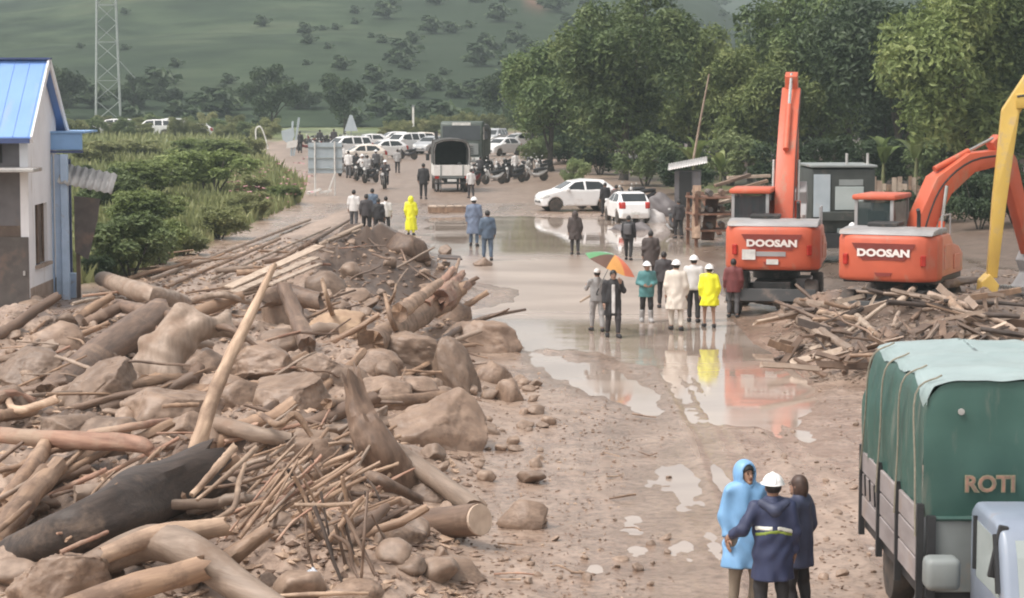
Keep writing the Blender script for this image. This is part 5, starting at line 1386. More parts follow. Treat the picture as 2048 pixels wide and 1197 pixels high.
def car_meshes(kind):
    if kind == 'hatch':
        L2, W2, pr = 1.85, .82, [(1.80, .26), (1.86, .48), (1.80, .70), (1.62, .86), (1.0, 1.0), (.30, 1.40), (-.35, 1.50), (-1.15, 1.46), (-1.62, 1.12), (-1.80, .95), (-1.86, .5), (-1.78, .26)]
        ws = [(.90, 1.04), (.32, 1.385), (.22, 1.36), (.75, 1.02)]; rw = [(-1.2, 1.43), (-1.66, 1.06), (-1.5, 1.06), (-1.05, 1.40)]
        sw = [[(.72, 1.03), (.24, 1.36), (-.18, 1.41), (-.20, 1.0)], [(-.28, 1.0), (-.26, 1.41), (-.95, 1.38), (-1.28, 1.12), (-1.2, 1.02)]]
        wx, wr, zr_ = 1.18, .31, 1.5
    else:
        L2, W2, pr = 2.2, .9, [(2.12, .32), (2.2, .6), (2.14, .92), (1.95, 1.05), (1.05, 1.16), (.45, 1.68), (-.2, 1.78), (-1.85, 1.74), (-2.1, 1.2), (-2.2, .9), (-2.18, .5), (-2.1, .32)]
        ws = [(.98, 1.2), (.48, 1.64), (.36, 1.6), (.8, 1.18)]; rw = [(-1.9, 1.68), (-2.1, 1.24), (-1.95, 1.22), (-1.78, 1.66)]
        sw = [[(.82, 1.2), (.42, 1.62), (-.28, 1.68), (-.3, 1.18)], [(-.4, 1.18), (-.38, 1.68), (-1.05, 1.68), (-1.1, 1.18)], [(-1.2, 1.18), (-1.15, 1.67), (-1.72, 1.64), (-1.9, 1.2)]]
        wx, wr, zr_ = 1.35, .37, 1.78
    zb = pr[3][1] + .12
    pp = list(reversed(pr))
    def W(X, Z): return W2 - .03 * np.clip((.6 - Z), 0, 1) - .34 * np.clip((Z - zb) / (zr_ - zb), 0, 1.2) * .72 - .16 * np.clip((np.abs(X) - L2 + .55) / .55, 0, 1) ** 2
    def body(X, Y, Z):
        d = -polydist(pr, X, Z)
        d = smax(d, np.abs(Y) - W(X, Z), .07)
        for sx in (-wx, wx):
            a = np.maximum(np.hypot(X - sx, Z - wr) - wr - .06, .5 - np.abs(Y)); d = smax(d, -a, .02)
        return d
    lo, hi = (-L2 - .12, -W2 - .12, .1), (L2 + .12, W2 + .12, zr_ + .12); rs = .036
    out = {'body': sdf_mesh('body', body, lo, hi, rs)}
    def reg(poly, ymin=None, ymax=None, off=.012, side=0):
        xs = [p[0] for p in poly]; zs = [p[1] for p in poly]
        def fn(X, Y, Z):
            d = np.maximum(body(X, Y, Z) - off, -polydist(poly, X, Z))
            yy = Y * side if side else np.abs(Y)
            if ymin is not None: d = np.maximum(d, ymin - yy)
            if ymax is not None: d = np.maximum(d, yy - ymax)
            return d
        l = (min(xs) - .08, -W2 - .1, min(zs) - .08); h = (max(xs) + .08, W2 + .1, max(zs) + .08)
        return sdf_mesh('pane', fn, l, h, .03)
    out['windscreen'] = reg(ws + [(ws[0][0] + .1, ws[0][1] + .08)] if False else [(ws[0][0] + .12, ws[0][1]), (ws[1][0] + .12, ws[1][1]), ws[2], ws[3]], None, W2 - .24)
    out['rear_window'] = reg([(rw[0][0] - .12, rw[0][1]), (rw[1][0] - .12, rw[1][1]), rw[2], rw[3]], None, W2 - .22)
    out['side'] = [reg(p, .3, None, .010, s) for p in sw for s in (1, -1)]
    fz = pr[2][1]
    out['head'] = [reg([(L2 - .42, fz + .02), (L2 + .1, fz - .14), (L2 + .1, fz + .04), (L2 - .3, fz + .14)], W2 - .42, W2, .014, s) for s in (1, -1)]
    out['tail'] = [reg([(-L2 - .1, fz + .02), (-L2 + .22, fz + .02), (-L2 + .3, fz + .34), (-L2 - .1, fz + .34)], W2 - .34, W2, .014, s) for s in (1, -1)]
    out['grille'] = reg([(L2 - .2, fz - .30), (L2 + .1, fz - .30), (L2 + .1, fz - .18), (L2 - .2, fz - .18)], None, W2 - .34, .012)
    out['wheel'] = wheel_meshes(wr, .2); out['geo'] = (wx, wr, L2, W2, zb)
    return out
CARS = {k: car_meshes(k) for k in ('hatch', 'suv')}
def car(kind, loc, rz, paint, label, group=None):
    c = CARS[kind]; wx, wr, L2, W2, zb = c['geo']
    t = thing('parked_car', label, 'car', loc, rz, group)
    def add(n, me, m):
        key = me.name + m
        if key not in KIDS:
            q = me.copy(); q.materials.clear(); q.materials.append(M[m]); KIDS[key] = q
        return link(n, KIDS[key], None, t)
    b = add('body', c['body'], paint)
    add('windscreen', c['windscreen'], 'glass'); add('rear_window', c['rear_window'], 'glass')
    for q in c['side']: add('side_window', q, 'glass')
    for q in c['head']: add('headlight', q, 'lamp_clear')
    for q in c['tail']: add('tail_light', q, 'lamp_red')
    add('grille', c['grille'], 'black_plastic')
    for sx in (-wx, wx):
        for sy in (-1, 1):
            w_ = add('wheel', c['wheel'][0], 'tyre'); w_.location = (sx, sy * (W2 - .12), wr)
            r_ = link('rim', KIDS.setdefault('rim' + kind, c['wheel'][1]), 'rim', w_)
    for sy in (-1, 1):
        m = KIDS.get('mirror')
        if m is None:
            q = MB(); q.box((0, 0, 0), (.14, .2, .13)); m = KIDS['mirror'] = q.mesh('mirror', True, .04)
        o = link('mirror', m, paint, t); o.location = (.62 if kind == 'hatch' else .75, sy * (W2 + .06), zb + .06)
    for sx in (-1, 1):
        m = KIDS.get('plate')
        if m is None:
            q = MB(); q.box((0, 0, 0), (.02, .44, .12)); m = KIDS['plate'] = q.mesh('number_plate')
        o = link('number_plate', m, 'plate_white', t); o.location = (sx * (L2 + .005), 0, .5)
    return t
def at(px, py): return T(px, py)
car('hatch', at(1152, 422), R(194), 'car_white', 'clean white hatchback parked sideways beside the flooded road')
o = car('hatch', at(1254, 444), R(100), 'car_white', 'smaller looking white car seen from behind right of the white hatchback'); o.scale = (.88, .88, .9)
for a in [('hatch', at(1003, 312), R(232), 'car_white', 'white car facing the camera right of the two trucks'),
          ('hatch', at(722, 330), R(196), 'car_cream', 'cream tinted white car nearest the sign board in the far row'),
          ('hatch', at(768, 318), R(205), 'car_white', 'white car in the middle of the far row left of the trucks'),
          ('suv', at(806, 308), R(222), 'car_white', 'tall white car at the right end of the far row'),
          ('hatch', at(862, 308), R(240), 'car_grey', 'grey car between the far row and the canvas truck'),
          ('hatch', at(735, 302), R(200), 'car_white', 'white car behind the cream tinted one'),
          ('suv', at(690, 318), R(210), 'car_white', 'tall white car behind the sign board'),
          ('hatch', at(785, 296), R(200), 'car_white', 'white car in the rearmost row beside the verge'),
          ('hatch', at(838, 298), R(215), 'car_cream', 'cream car squeezed behind the tall white car'),
          ('hatch', at(1035, 300), R(220), 'car_white', 'white car at the grass edge right of the trucks'),
          ('suv', at(985, 296), R(250), 'car_grey', 'grey van behind the white car right of the trucks'),
          ('suv', gz(1148, 172), R(70), 'car_white', 'white car half hidden under the left tree'),
          ('hatch', gz(1108, 178), R(95), 'car_white', 'white car left of the one half hidden under the tree')]: car(*a, group='cars parked at the far end')
for px, Y, k, lab in [(225, 242, 'suv', 'white van roof at the foot of the lattice tower'), (305, 238, 'suv', 'white van roof in the field right of the tower'), (333, 244, 'suv', 'white van behind the one right of the tower'), (390, 236, 'hatch', 'white car roof at the right of the field row')]:
    o = car(k, gz(px, Y), R(182), 'car_white', lab, 'vehicles beyond the field'); o.scale = (1.1, 1.0, 1.05)
# motorbikes
mat('bike_dark', (0.04, 0.035, 0.04), (0.025, 0.022, 0.025), .35, 4)
mat('bike_red', (0.25, 0.03, 0.03), None, .35, 4); mat('bike_white', (0.62, 0.6, 0.58), None, .35, 4)
def bike_meshes():
    d = {}
    d['wheel'] = wheel_meshes(.3, .09)
    m = MB(); m.tube([(.42, 0, .62), (.2, 0, .45), (-.15, 0, .42), (-.5, 0, .55), (-.78, 0, .72)], [.06, .1, .13, .12, .07], 8); d['frame'] = m.mesh('frame', True)
    m = MB(); m.tube([(.15, 0, .74), (-.2, 0, .78), (-.55, 0, .82), (-.78, 0, .84)], [.07, .12, .11, .06], 8); d['seat'] = m.mesh('seat', True)
    m = MB(); m.prism([(.36, .32), (.56, .86), (.5, .92), (.28, .45)], 'y', -.17, .17); d['leg_shield'] = m.mesh('leg_shield', True, .03)
    m = MB(); m.tube([(.5, -.35, 1.0), (.47, -.12, .98), (.47, .12, .98), (.5, .35, 1.0)], .018, 6); d['handlebar'] = m.mesh('handlebar', True)
    m = MB(); m.tube([(.52, .06, .9), (.68, .06, .3)], .022, 6); m.tube([(.52, -.06, .9), (.68, -.06, .3)], .022, 6); d['fork'] = m.mesh('fork', True)
    m = MB(); m.lathe([(.03, -.05), (.09, -.02), (.1, .05), (.02, .07)], 10, Matrix.Translation((.6, 0, .92)) @ Matrix.Rotation(math.pi / 2, 4, 'Y')); d['headlight'] = m.mesh('headlight', True)
    m = MB(); m.box((0, 0, 0), (.02, .11, .08)); d['mirror'] = m.mesh('mirror')
    m = MB(); m.tube([(.1, -.14, .25), (-.4, -.15, .27), (-.85, -.16, .42)], [.03, .04, .055], 7); d['exhaust'] = m.mesh('exhaust', True)
    return d
BK = bike_meshes()
def bike(loc, rz, col, label, group, lean=.1):
    t = thing('motorbike', label, 'motorbike', loc, rz, group); t.rotation_euler = (lean, 0, rz); t.scale = (.92, .92, .92)
    def add(n, me, m):
        key = 'bk' + n + m
        if key not in KIDS: q = me.copy(); q.materials.clear(); q.materials.append(M[m]); KIDS[key] = q
        return link(n, KIDS[key], None, t)
    for x in (-.6, .68):
        w_ = add('wheel', BK['wheel'][0], 'tyre'); w_.location = (x, 0, .3); link('rim', KIDS.setdefault('bkrim', BK['wheel'][1]), 'rim', w_)
    add('frame', BK['frame'], col); add('seat', BK['seat'], 'black_plastic'); add('leg_shield', BK['leg_shield'], col); add('handlebar', BK['handlebar'], 'black_plastic')
    add('fork', BK['fork'], 'rim'); add('headlight', BK['headlight'], 'lamp_clear'); add('exhaust', BK['exhaust'], 'rim')
    for s in (-1, 1): o = add('mirror', BK['mirror'], 'lamp_clear'); o.location = (.45, s * .3, 1.18)
    return t
rb = random.Random(9)
for i in range(15):
    px = 948 + i * 10.2; py = 372 - (i % 4) * 8 - i * .8
    bike(at(px, py), R(rb.uniform(200, 300)), rb.choice(['bike_dark', 'bike_dark', 'bike_red', 'bike_white']), ORD[i] + ' motorbike from the left in the cluster right of the canvas truck', 'motorbikes right of the canvas truck', rb.uniform(-.15, .15))
for i in range(17):
    px = 612 + i * 6.5; py = 302 - (i % 3) * 7
    bike(at(px, py), R(rb.uniform(200, 300)), rb.choice(['bike_dark', 'bike_dark', 'bike_red']), ORD[i] + ' motorbike from the left in the far cluster behind the sign board', 'motorbikes behind the sign board', rb.uniform(-.15, .15))
for i in range(9):
    bike(at(688 + i * 8.5, 352 - (i % 3) * 9), R(rb.uniform(220, 300)), rb.choice(['bike_dark', 'bike_dark', 'bike_white']), ORD[i] + ' motorbike from the left in the row right of the sign board', 'motorbikes right of the sign board', rb.uniform(-.12, .12))
for px, py, rz, lab in [(770, 378, 268, 'motorbike ridden toward the camera left of the canvas truck'), (722, 362, 250, 'motorbike standing among the people by the sign board'), (742, 366, 240, 'dark motorbike beside the ridden one'), (815, 320, 200, 'motorbike parked against the tall white car'), (1190, 418, 190, 'dark motorbike leaning on the door of the white hatchback'), (1222, 420, 170, 'motorbike between the two white cars'), (1285, 412, 200, 'motorbike in front of the grey tarpaulin'), (950, 352, 230, 'pale motorbike nearest the canvas truck'), (1352, 470, 280, 'bicycle like dark motorbike beside the scrap stack'), (1262, 408, 185, 'motorbike behind the second white car')]:
    bike(at(px, py), R(rz), 'bike_dark' if px != 950 else 'bike_white', lab, None)
# canvas truck seen from behind
mat('canvas_dark', (0.075, 0.07, 0.062), (0.05, 0.046, 0.042), .8, 2, .02, 5)
mat('truck_green', (0.085, 0.105, 0.09), (0.06, 0.075, 0.065), .5, 2, dirt=(0.25, 0.19, 0.15), dirt_amt=.1)
mat('truck_grey', (0.25, 0.27, 0.265), (0.19, 0.205, 0.20), .5, 2, dirt=(0.30, 0.23, 0.18), dirt_amt=.12)
WT = wheel_meshes(.42, .26)
def wheels(t, xs, yw, r=.42, sc=1.0):
    for x in xs:
        for s in (-1, 1):
            k = 'wt_t'
            if k not in KIDS: KIDS[k] = WT[0]; KIDS[k].materials.append(M['tyre']); KIDS['wt_r'] = WT[1]; WT[1].materials.append(M['rim'])
            w_ = link('wheel', KIDS['wt_t'], None, t); w_.location = (x, s * yw, r); w_.scale = (r / .42,) * 3
            link('rim', KIDS['wt_r'], None, w_)
def canvas_truck():
    p = at(901, 382); t = thing('canvas_truck', 'truck seen from behind with dark open canvas cover and white tailgate', 'truck', p, R(94))
    wheels(t, (-1.0, 2.6), .8)
    m = MB(); m.box((.7, 0, .62), (4.6, .8, .22)); m.obj('chassis', 'black_plastic', t)
    m = MB(); m.box((-.2, 0, .86), (3.4, 2.0, .16)); m.obj('bed', 'truck_grey', t)
    for s in (-1, 1):
        m = MB(); m.box((-.2, s * .98, 1.2), (3.4, .06, .6)); m.obj('side_board', 'white_paint', t)
    m = MB(); m.box((-1.93, 0, 1.2), (.06, 1.96, .58)); tg = m.obj('tailgate', 'white_paint', t, bevel=.01, seg=1)
    for y in (-.6, .6): m = MB(); m.box((-1.97, y, 1.2), (.03, .07, .56)); m.obj('stiffener', 'truck_grey', tg)
    # canvas: side and roof skin over hoops, open at the back
    prof = [(-1.0, 1.5), (-1.02, 2.35), (-.9, 2.72), (-.5, 2.86), (0, 2.9), (.5, 2.86), (.9, 2.72), (1.02, 2.35), (1.0, 1.5)]
    inn = [(y * .96, z - .05 if abs(y) < .95 else z) for y, z in prof]
    m = MB(); n = len(prof)
    v = []; f = []
    for x in (-1.95, 1.5):
        v += [(x, *q) for q in prof] + [(x, *q) for q in inn]
    for i in range(n - 1):
        f += [(i, i + 1, 2 * n + i + 1, 2 * n + i), (n + i, 3 * n + i, 3 * n + i + 1, n + i + 1), (i, n + i, n + i + 1, i + 1)]
    m.add(v, f); m.obj('canvas', 'canvas_dark', t, True)
    m = MB(); m.box((1.48, 0, 2.1), (.05, 1.95, 1.4)); m.obj('front_curtain', 'canvas_dark', t)
    for x in (-1.9, -.8, .3, 1.4):
        m = MB(); m.tube([(x, y * .94, z - .06) for y, z in prof], .025, 6); m.obj('hoop', 'tin', t, True)
    m = MB(); m.box((2.35, 0, 1.5), (1.5, 1.95, 1.6)); c = m.obj('cab', 'truck_grey', t, True, .12)
    for s in (-1, 1):
        m = MB(); m.box((-1.98, s * .82, .82), (.06, .22, .12)); m.obj('tail_light', 'lamp_red', t)
        m = MB(); m.box((-1.2, s * .95, .85), (.9, .12, .08)); m.obj('mudguard', 'black_plastic', t)
        m = MB(); m.box((2.9, s * 1.16, 1.75), (.06, .2, .34)); m.obj('mirror', 'black_plastic', t)
    m = MB(); m.box((-1.99, 0, .66), (.03, .5, .14)); m.obj('number_plate', 'plate_white', t)
    m = MB(); m.box((-1.97, 0, .5), (.08, 1.9, .09)); m.obj('bumper', 'black_plastic', t)
canvas_truck()
def flat_nose_truck(p, rz, label, sc=1.0, hood=False):
    "front faces +x"
    t = thing('truck', label, 'truck', p, rz); t.scale = (sc,) * 3
    wheels(t, (1.5, -2.2), 1.0, .48)
    m = MB(); m.box((-.6, 0, .75), (5.4, .9, .25)); m.obj('chassis', 'black_plastic', t)
    m = MB(); m.prism([(.75, .8), (2.15, .8), (2.2, 1.75), (2.05, 2.75), (1.9, 2.85), (.75, 2.85)], 'y', -1.15, 1.15); m.obj('cab', 'truck_green', t, True, .08)
    m = MB(); m.prism([(2.215, 1.85), (2.085, 2.62), (2.03, 2.62), (2.15, 1.85)], 'y', -1.02, 1.02); m.obj('windscreen', 'glass', t)
    m = MB(); m.box((2.2, 0, 1.35), (.06, 1.9, .62)); g = m.obj('front_panel', 'truck_grey', t, bevel=.015, seg=1)
    for k in range(4): m = MB(); m.box((2.245, 0, 1.14 + k * .12), (.03, 1.3, .035)); m.obj('grille_bar', 'black_plastic', g)
    m = MB(); m.box((2.27, 0, .78), (.18, 2.3, .3)); m.obj('bumper', 'truck_grey', t, bevel=.03)
    for s in (-1, 1):
        m = MB(); m.box((2.37, s * .9, .82), (.05, .24, .16)); m.obj('headlight', 'lamp_clear', t, bevel=.02)
        m = MB(); m.prism([(1.0, 1.85), (1.85, 1.85), (1.8, 2.55), (1.0, 2.55)], 'y', s * 1.155, s * 1.165); m.obj('side_window', 'glass', t)
        m = MB(); m.bar((2.1, s * 1.15, 2.2), (2.25, s * 1.35, 2.3), .03); m.box((2.25, s * 1.36, 2.12), (.06, .18, .4)); m.obj('mirror', 'black_plastic', t)
    m = MB(); m.box((2.08, 0, 2.72), (.06, 1.0, .16)); m.obj('placard', 'plate_white', t)
    m = MB(); m.box((-1.5, 0, 1.35), (4.2, 2.3, .9)); m.obj('cargo_body', 'truck_green', t, bevel=.02)
    prof = [(-1.16, 1.8), (-1.18, 2.3), (-1.0, 2.6), (-.5, 2.72), (0, 2.75), (.5, 2.72), (1.0, 2.6), (1.18, 2.3), (1.16, 1.8)]
    m = MB(); m.prism(prof, 'x', -3.6, .62); m.obj('canvas', 'canvas_dark', t, True)
    return t
p = gz(930, 150); flat_nose_truck(p, R(266), 'dark green covered truck facing the camera behind the canvas truck', 1.2)
# dark truck standing between the two excavators
def rig():
    p = T(1672, 520); s = F / p.y; t = thing('parked_truck', 'dark grey green truck cab parked between the two excavators', 'truck', p, R(-88))
    H_ = lambda py: (520 - py) / s
    W_ = 1.06
    mat('rig_dark', (0.055, 0.06, 0.054), (0.035, 0.04, 0.036), .55, 2, dirt=(0.16, 0.13, 0.11), dirt_amt=.1)
    wheels(t, (-1.1, .9), .9, .45)
    m = MB(); m.box((0, 0, .75), (2.9, 1.9, .5)); m.obj('chassis', 'black_plastic', t)
    m = MB(); m.box((0, .0, (H_(335) + 1.0) / 2), (2.4, W_ * 2, H_(335) - 1.0)); m.obj('cab', 'rig_dark', t, True, .06)
    m = MB(); m.box((0, 0, H_(330)), (2.6, W_ * 2.1, .08)); m.obj('roof', 'truck_grey', t, bevel=.02)
    m = MB(); m.box((1.21, .2, H_(393)), (.04, .95, H_(370) - H_(416))); m.obj('windscreen', 'glass_pale', t, bevel=.01, seg=1)
    m = MB(); m.box((1.21, .25, H_(362)), (.03, .8, .2)); m.obj('visor', 'truck_grey', t)
    m = MB(); m.box((1.23, -.72, H_(388)), (.05, .55, H_(346) - H_(430))); m.obj('side_panel', 'sign_grey', t, bevel=.01, seg=1)
    m = MB(); m.box((1.3, .15, H_(428)), (.3, 1.8, .3)); m.obj('front_rail', 'rig_dark', t, bevel=.02)
    m = MB(); m.box((1.25, .15, H_(470)), (.05, .7, .6)); m.obj('radiator_panel', 'glass_pale', t, bevel=.01, seg=1)
    m = MB(); m.box((1.32, .7, H_(408)), (.2, .55, .2)); m.obj('lamp_housing', 'plate_white', t, bevel=.05)
    for y in (.85, .15):
        m = MB(); m.tube([(.9, y, H_(330)), (.9, y, H_(305))], .045, 7); m.obj('roof_horn', 'tin', t, True)
    for sgn in (-1, 1): m = MB(); m.box((1.3, sgn * .8, .95), (.08, .25, .2)); m.obj('headlight', 'lamp_clear', t, bevel=.02)
    m = MB(); m.box((1.35, 0, .62), (.16, 2.1, .24)); m.obj('bumper', 'truck_green', t, bevel=.03)
rig()
# ------------------------------------------------------------------ green lorry in the foreground
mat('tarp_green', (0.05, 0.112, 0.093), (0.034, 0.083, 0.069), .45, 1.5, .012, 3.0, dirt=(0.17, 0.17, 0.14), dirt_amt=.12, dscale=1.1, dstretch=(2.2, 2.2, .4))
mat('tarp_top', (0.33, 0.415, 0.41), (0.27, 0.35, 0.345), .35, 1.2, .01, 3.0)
mat('panel_grey', (0.33, 0.29, 0.285), (0.24, 0.205, 0.20), .6, 2.0, .005, stretch=(1, 1, 3), dirt=(0.30, 0.22, 0.17), dirt_amt=.15)
mat('cab_blue', (0.27, 0.31, 0.38), (0.22, 0.255, 0.32), .4, 1.5, coat=.2, dirt=(0.33, 0.27, 0.22), dirt_amt=.08)
mat('letter_red', (0.36, 0.19, 0.135), (0.17, 0.13, 0.10), .7, 9)
mat('letter_edge', (0.30, 0.29, 0.19), None, .7, 20)
mat('letter_white', (0.80, 0.74, 0.70), (0.7, 0.62, 0.58), .6, 20)
def text_mesh(txt, size, depth, bold=0.0):
    cu = bpy.data.curves.new('lettering', 'FONT'); cu.body = txt; cu.size = size; cu.extrude = depth; cu.align_x = 'CENTER'; cu.align_y = 'CENTER'; cu.offset = bold
    cu.resolution_u = 3
    o = bpy.data.objects.new('tmp_lettering', cu); COL.objects.link(o)
    dg = bpy.context.evaluated_depsgraph_get(); dg.update()
    me = bpy.data.meshes.new_from_object(o.evaluated_get(dg))
    bpy.data.objects.remove(o); bpy.data.curves.remove(cu)
    return me
def lorry():
    X0, Y0 = 4.28, 23.0; W_ = 2.15; L_ = 3.9
    t = thing('lorry', 'green tarpaulin covered lorry facing the camera at the right edge', 'lorry', (X0 + W_ / 2, Y0, 0), 0)
    # local: x across, y away from camera, front at y=0
    hw = W_ / 2; ztop, zb = 2.92, 1.54
    # tarpaulin skin: rings from front to back, sagging between hoops, bulging at the side
    prof0 = [(-hw, zb), (-hw - .02, 2.0), (-hw - .01, 2.45), (-hw + .02, 2.76), (-hw + .09, 2.87), (-hw + .26, ztop), (-hw + .8, ztop + .015), (0, ztop + .025), (hw - .8, ztop + .015), (hw - .26, ztop), (hw - .09, 2.87), (hw - .02, 2.76), (hw + .01, 2.45), (hw + .02, 2.0), (hw, zb)]
    rings = 34; v = []; f = []; n = 60
    P0 = np.array(prof0); seg = np.r_[0, np.cumsum(np.hypot(*np.diff(P0, axis=0).T))]; s = np.linspace(0, seg[-1], n)
    px_, pz_ = np.interp(s, seg, P0[:, 0]), np.interp(s, seg, P0[:, 1])
    for i in range(rings):
        y = L_ * i / (rings - 1); ph = (y % 1.15) / 1.15; sag = -.035 * math.sin(math.pi * ph)
        for j in range(n):
            side = np.clip((2.75 - pz_[j]) / .5, 0, 1); low = np.clip((2.1 - pz_[j]) / .6, 0, 1)
            wr = .022 * mnoise.noise(Vector((s[j] * 2.2, y * 5.5, 3))) + .012 * mnoise.noise(Vector((s[j] * 5, y * 12, 7)))
            # folds hang down the side, worst towards the back where the load pushes out
            fold = .03 * side * math.sin(y * 15 + 1.5 * math.sin(s[j] * 3)) * (.4 + .6 * y / L_)
            bulge = .035 * side * math.exp(-((y - 3.5) / .9) ** 2) * math.exp(-((pz_[j] - 1.95) / .45) ** 2)
            sx = -1 if px_[j] < 0 else 1
            dz = sag * (1 - side) + wr * (1 - side) - .16 * low * (y / L_) ** 1.2
            v.append((px_[j] + sx * (bulge + fold + wr * side - .06 * (1 - side) * y / L_), y, pz_[j] + dz))
    for i in range(rings - 1):
        for j in range(n - 1):
            a = i * n + j; f.append((a, a + 1, a + n + 1, a + n))
    topj = [j for j in range(n) if pz_[j] > 2.83]
    me = new_mesh('tarpaulin', v, f, True); me.materials.append(M['tarp_green'])
    link('tarpaulin', me, None, t)
    # pale wet sheet laid over the roof, its edge hanging unevenly down the near side
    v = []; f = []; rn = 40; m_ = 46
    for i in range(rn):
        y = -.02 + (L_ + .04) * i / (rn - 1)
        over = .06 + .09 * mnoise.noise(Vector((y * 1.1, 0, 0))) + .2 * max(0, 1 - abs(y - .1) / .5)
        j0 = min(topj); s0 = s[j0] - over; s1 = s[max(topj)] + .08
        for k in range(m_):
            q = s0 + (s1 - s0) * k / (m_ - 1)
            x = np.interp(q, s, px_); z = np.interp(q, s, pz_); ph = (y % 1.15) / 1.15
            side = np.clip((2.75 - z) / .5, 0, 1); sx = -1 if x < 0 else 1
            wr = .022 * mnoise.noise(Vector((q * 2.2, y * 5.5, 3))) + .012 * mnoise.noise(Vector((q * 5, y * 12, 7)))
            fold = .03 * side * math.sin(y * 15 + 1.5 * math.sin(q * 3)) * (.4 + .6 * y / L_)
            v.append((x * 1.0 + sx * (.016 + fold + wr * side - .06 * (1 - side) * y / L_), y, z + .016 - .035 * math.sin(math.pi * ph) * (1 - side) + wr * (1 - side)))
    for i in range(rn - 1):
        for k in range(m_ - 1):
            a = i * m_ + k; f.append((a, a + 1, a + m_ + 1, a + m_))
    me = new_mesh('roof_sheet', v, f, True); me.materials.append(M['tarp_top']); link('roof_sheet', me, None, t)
    # front curtain, slightly slack
    v = []; f = []; nx, nz = 26, 22
    for i in range(nx):
        for j in range(nz):
            x = -hw - .03 + (W_ + .06) * i / (nx - 1); fr = j / (nz - 1)
            zt = np.interp(x, [-hw, -hw + .09, -hw + .26, hw - .26, hw - .09, hw], [2.66, 2.85, ztop - .01, ztop - .01, 2.85, 2.66])
            z = zb - .03 + (zt + .05 - zb) * fr
            v.append((x, .015 - .04 * math.sin(math.pi * fr) + .02 * mnoise.noise(Vector((x * 3, z * 2, 1))), z))
    for i in range(nx - 1):
        for j in range(nz - 1):
            a = i * nz + j; f.append((a, a + nz, a + nz + 1, a + 1))
    me = new_mesh('front_curtain', v, f, True); me.materials.append(M['tarp_green']); fc = link('front_curtain', me, None, t)
    m = MB(); m.tube([(-hw + .02, -.02, zb - .04), (hw - .02, -.02, zb - .04)], .025, 7); m.obj('curtain_hem', 'tarp_green', t, True)
    me = text_mesh('ROTI', .235, .003, .003); me.materials.append(M['letter_red']); o = link('lettering', me, None, fc); o.location = (-hw + .66, -.043, 1.86); o.rotation_euler = (R(90), 0, 0)
    me = text_mesh('ROTI', .235, .0015, .012); me.materials.append(M['letter_edge']); o = link('lettering_edge', me, None, fc); o.location = (-hw + .66, -.040, 1.86); o.rotation_euler = (R(90), 0, 0)
    m = MB(); m.lathe([(.035, -.01), (.035, .01), (.02, .012)], 10, Matrix.Translation((-hw + .35, -.035, 2.62)) @ Matrix.Rotation(math.pi / 2, 4, 'X')); m.obj('eyelet', 'tin', fc, True)
    mat('rope', (0.30, 0.27, 0.21), None, .9, 20)
    for y0, y1 in ((.35, .05), (1.2, 1.34), (2.3, 2.59), (3.3, 3.8)):
        m = MB(); m.tube(crom([Vector((-hw + .22, y0, ztop + .03)), Vector((-hw - .05, y0 + .02, 2.75)), Vector((-hw - .075, (y0 + y1) / 2, 2.0)), Vector((-hw - .09, y1, 1.3))], 5), .011, 5); m.obj('rope', 'rope', t, True)
    # drop side: grey panels between dark stakes
    for k, (y0, y1) in enumerate([(.08, 1.3), (1.38, 2.55), (2.63, 3.85)]):
        for q in range(3):
            z0 = .78 + q * .27
            m = MB(); m.box((-hw - .03, (y0 + y1) / 2, z0 + .125), (.04, y1 - y0, .25)); m.obj('side_board', 'panel_grey', t, bevel=.008, seg=1)
    for y in (.03, 1.34, 2.59, 3.88):
        m = MB(); m.box((-hw - .045, y, 1.1), (.07, .07, 1.1)); m.obj('stake', 'black_plastic', t)
    for y in (2.7, 3.05, 3.4, 3.75):
        m = MB(); m.tube([(-hw - .09, y, 1.36), (-hw - .075, y + .03, 1.1)], .012, 5); m.obj('tie_rope', 'black_plastic', t)
    m = MB(); m.box((0, L_ / 2, .70), (W_, L_, .14)); m.obj('floor', 'black_plastic', t)
    m = MB(); m.box((0, .02, 1.12), (W_ - .1, .07, .8)); m.obj('headboard', 'truck_grey', t, bevel=.01, seg=1)
    m = MB(); m.prism([(-hw + .06, 1.4), (-hw + .06, 2.5), (-hw + .3, 2.8), (hw - .3, 2.8), (hw - .06, 2.5), (hw - .06, 1.4)], 'y', L_ - .06, L_ - .03); m.obj('back_curtain', 'tarp_green', t)
    m = MB(); m.box((-hw + .06, -.03, 1.1), (.09, .08, .86)); m.obj('headboard_post', 'black_plastic', t)
    m = MB(); m.box((.1, 1.1, .52), (.8, 5.6, .2)); m.obj('chassis', 'black_plastic', t)
    for x, y in ((-hw + .22, -1.0), (hw - .22, -1.0), (-hw + .22, 2.7), (hw - .22, 2.7)):
        w_ = link('wheel', KIDS['wt_t'], None, t); w_.location = (x, y, .42); w_.rotation_euler = (0, 0, math.pi / 2); link('rim', KIDS['wt_r'], None, w_)
    # cab (front at negative y), lower than the load
    cx0 = -hw + .40
    m = MB(); m.prism([(-.35, .5), (-2.0, .5), (-2.05, .98), (-1.85, 1.5), (-1.7, 1.72), (-1.5, 1.79), (-.55, 1.79), (-.35, 1.68)], 'x', cx0, hw - .1); m.obj('cab', 'cab_blue', t, True, .07, 3)
    m = MB(); m.prism([(-2.035, 1.06), (-1.875, 1.48), (-1.78, 1.63), (-1.74, 1.63), (-1.83, 1.48), (-1.99, 1.06)], 'x', cx0 + .14, hw - .24); m.obj('windscreen', 'glass_pale', t)
    m = MB(); m.prism([(-.7, 1.05), (-1.78, 1.05), (-1.64, 1.6), (-.7, 1.62)], 'x', cx0 - .004, cx0 + .02); sw = m.obj('side_window', 'glass_pale', t)
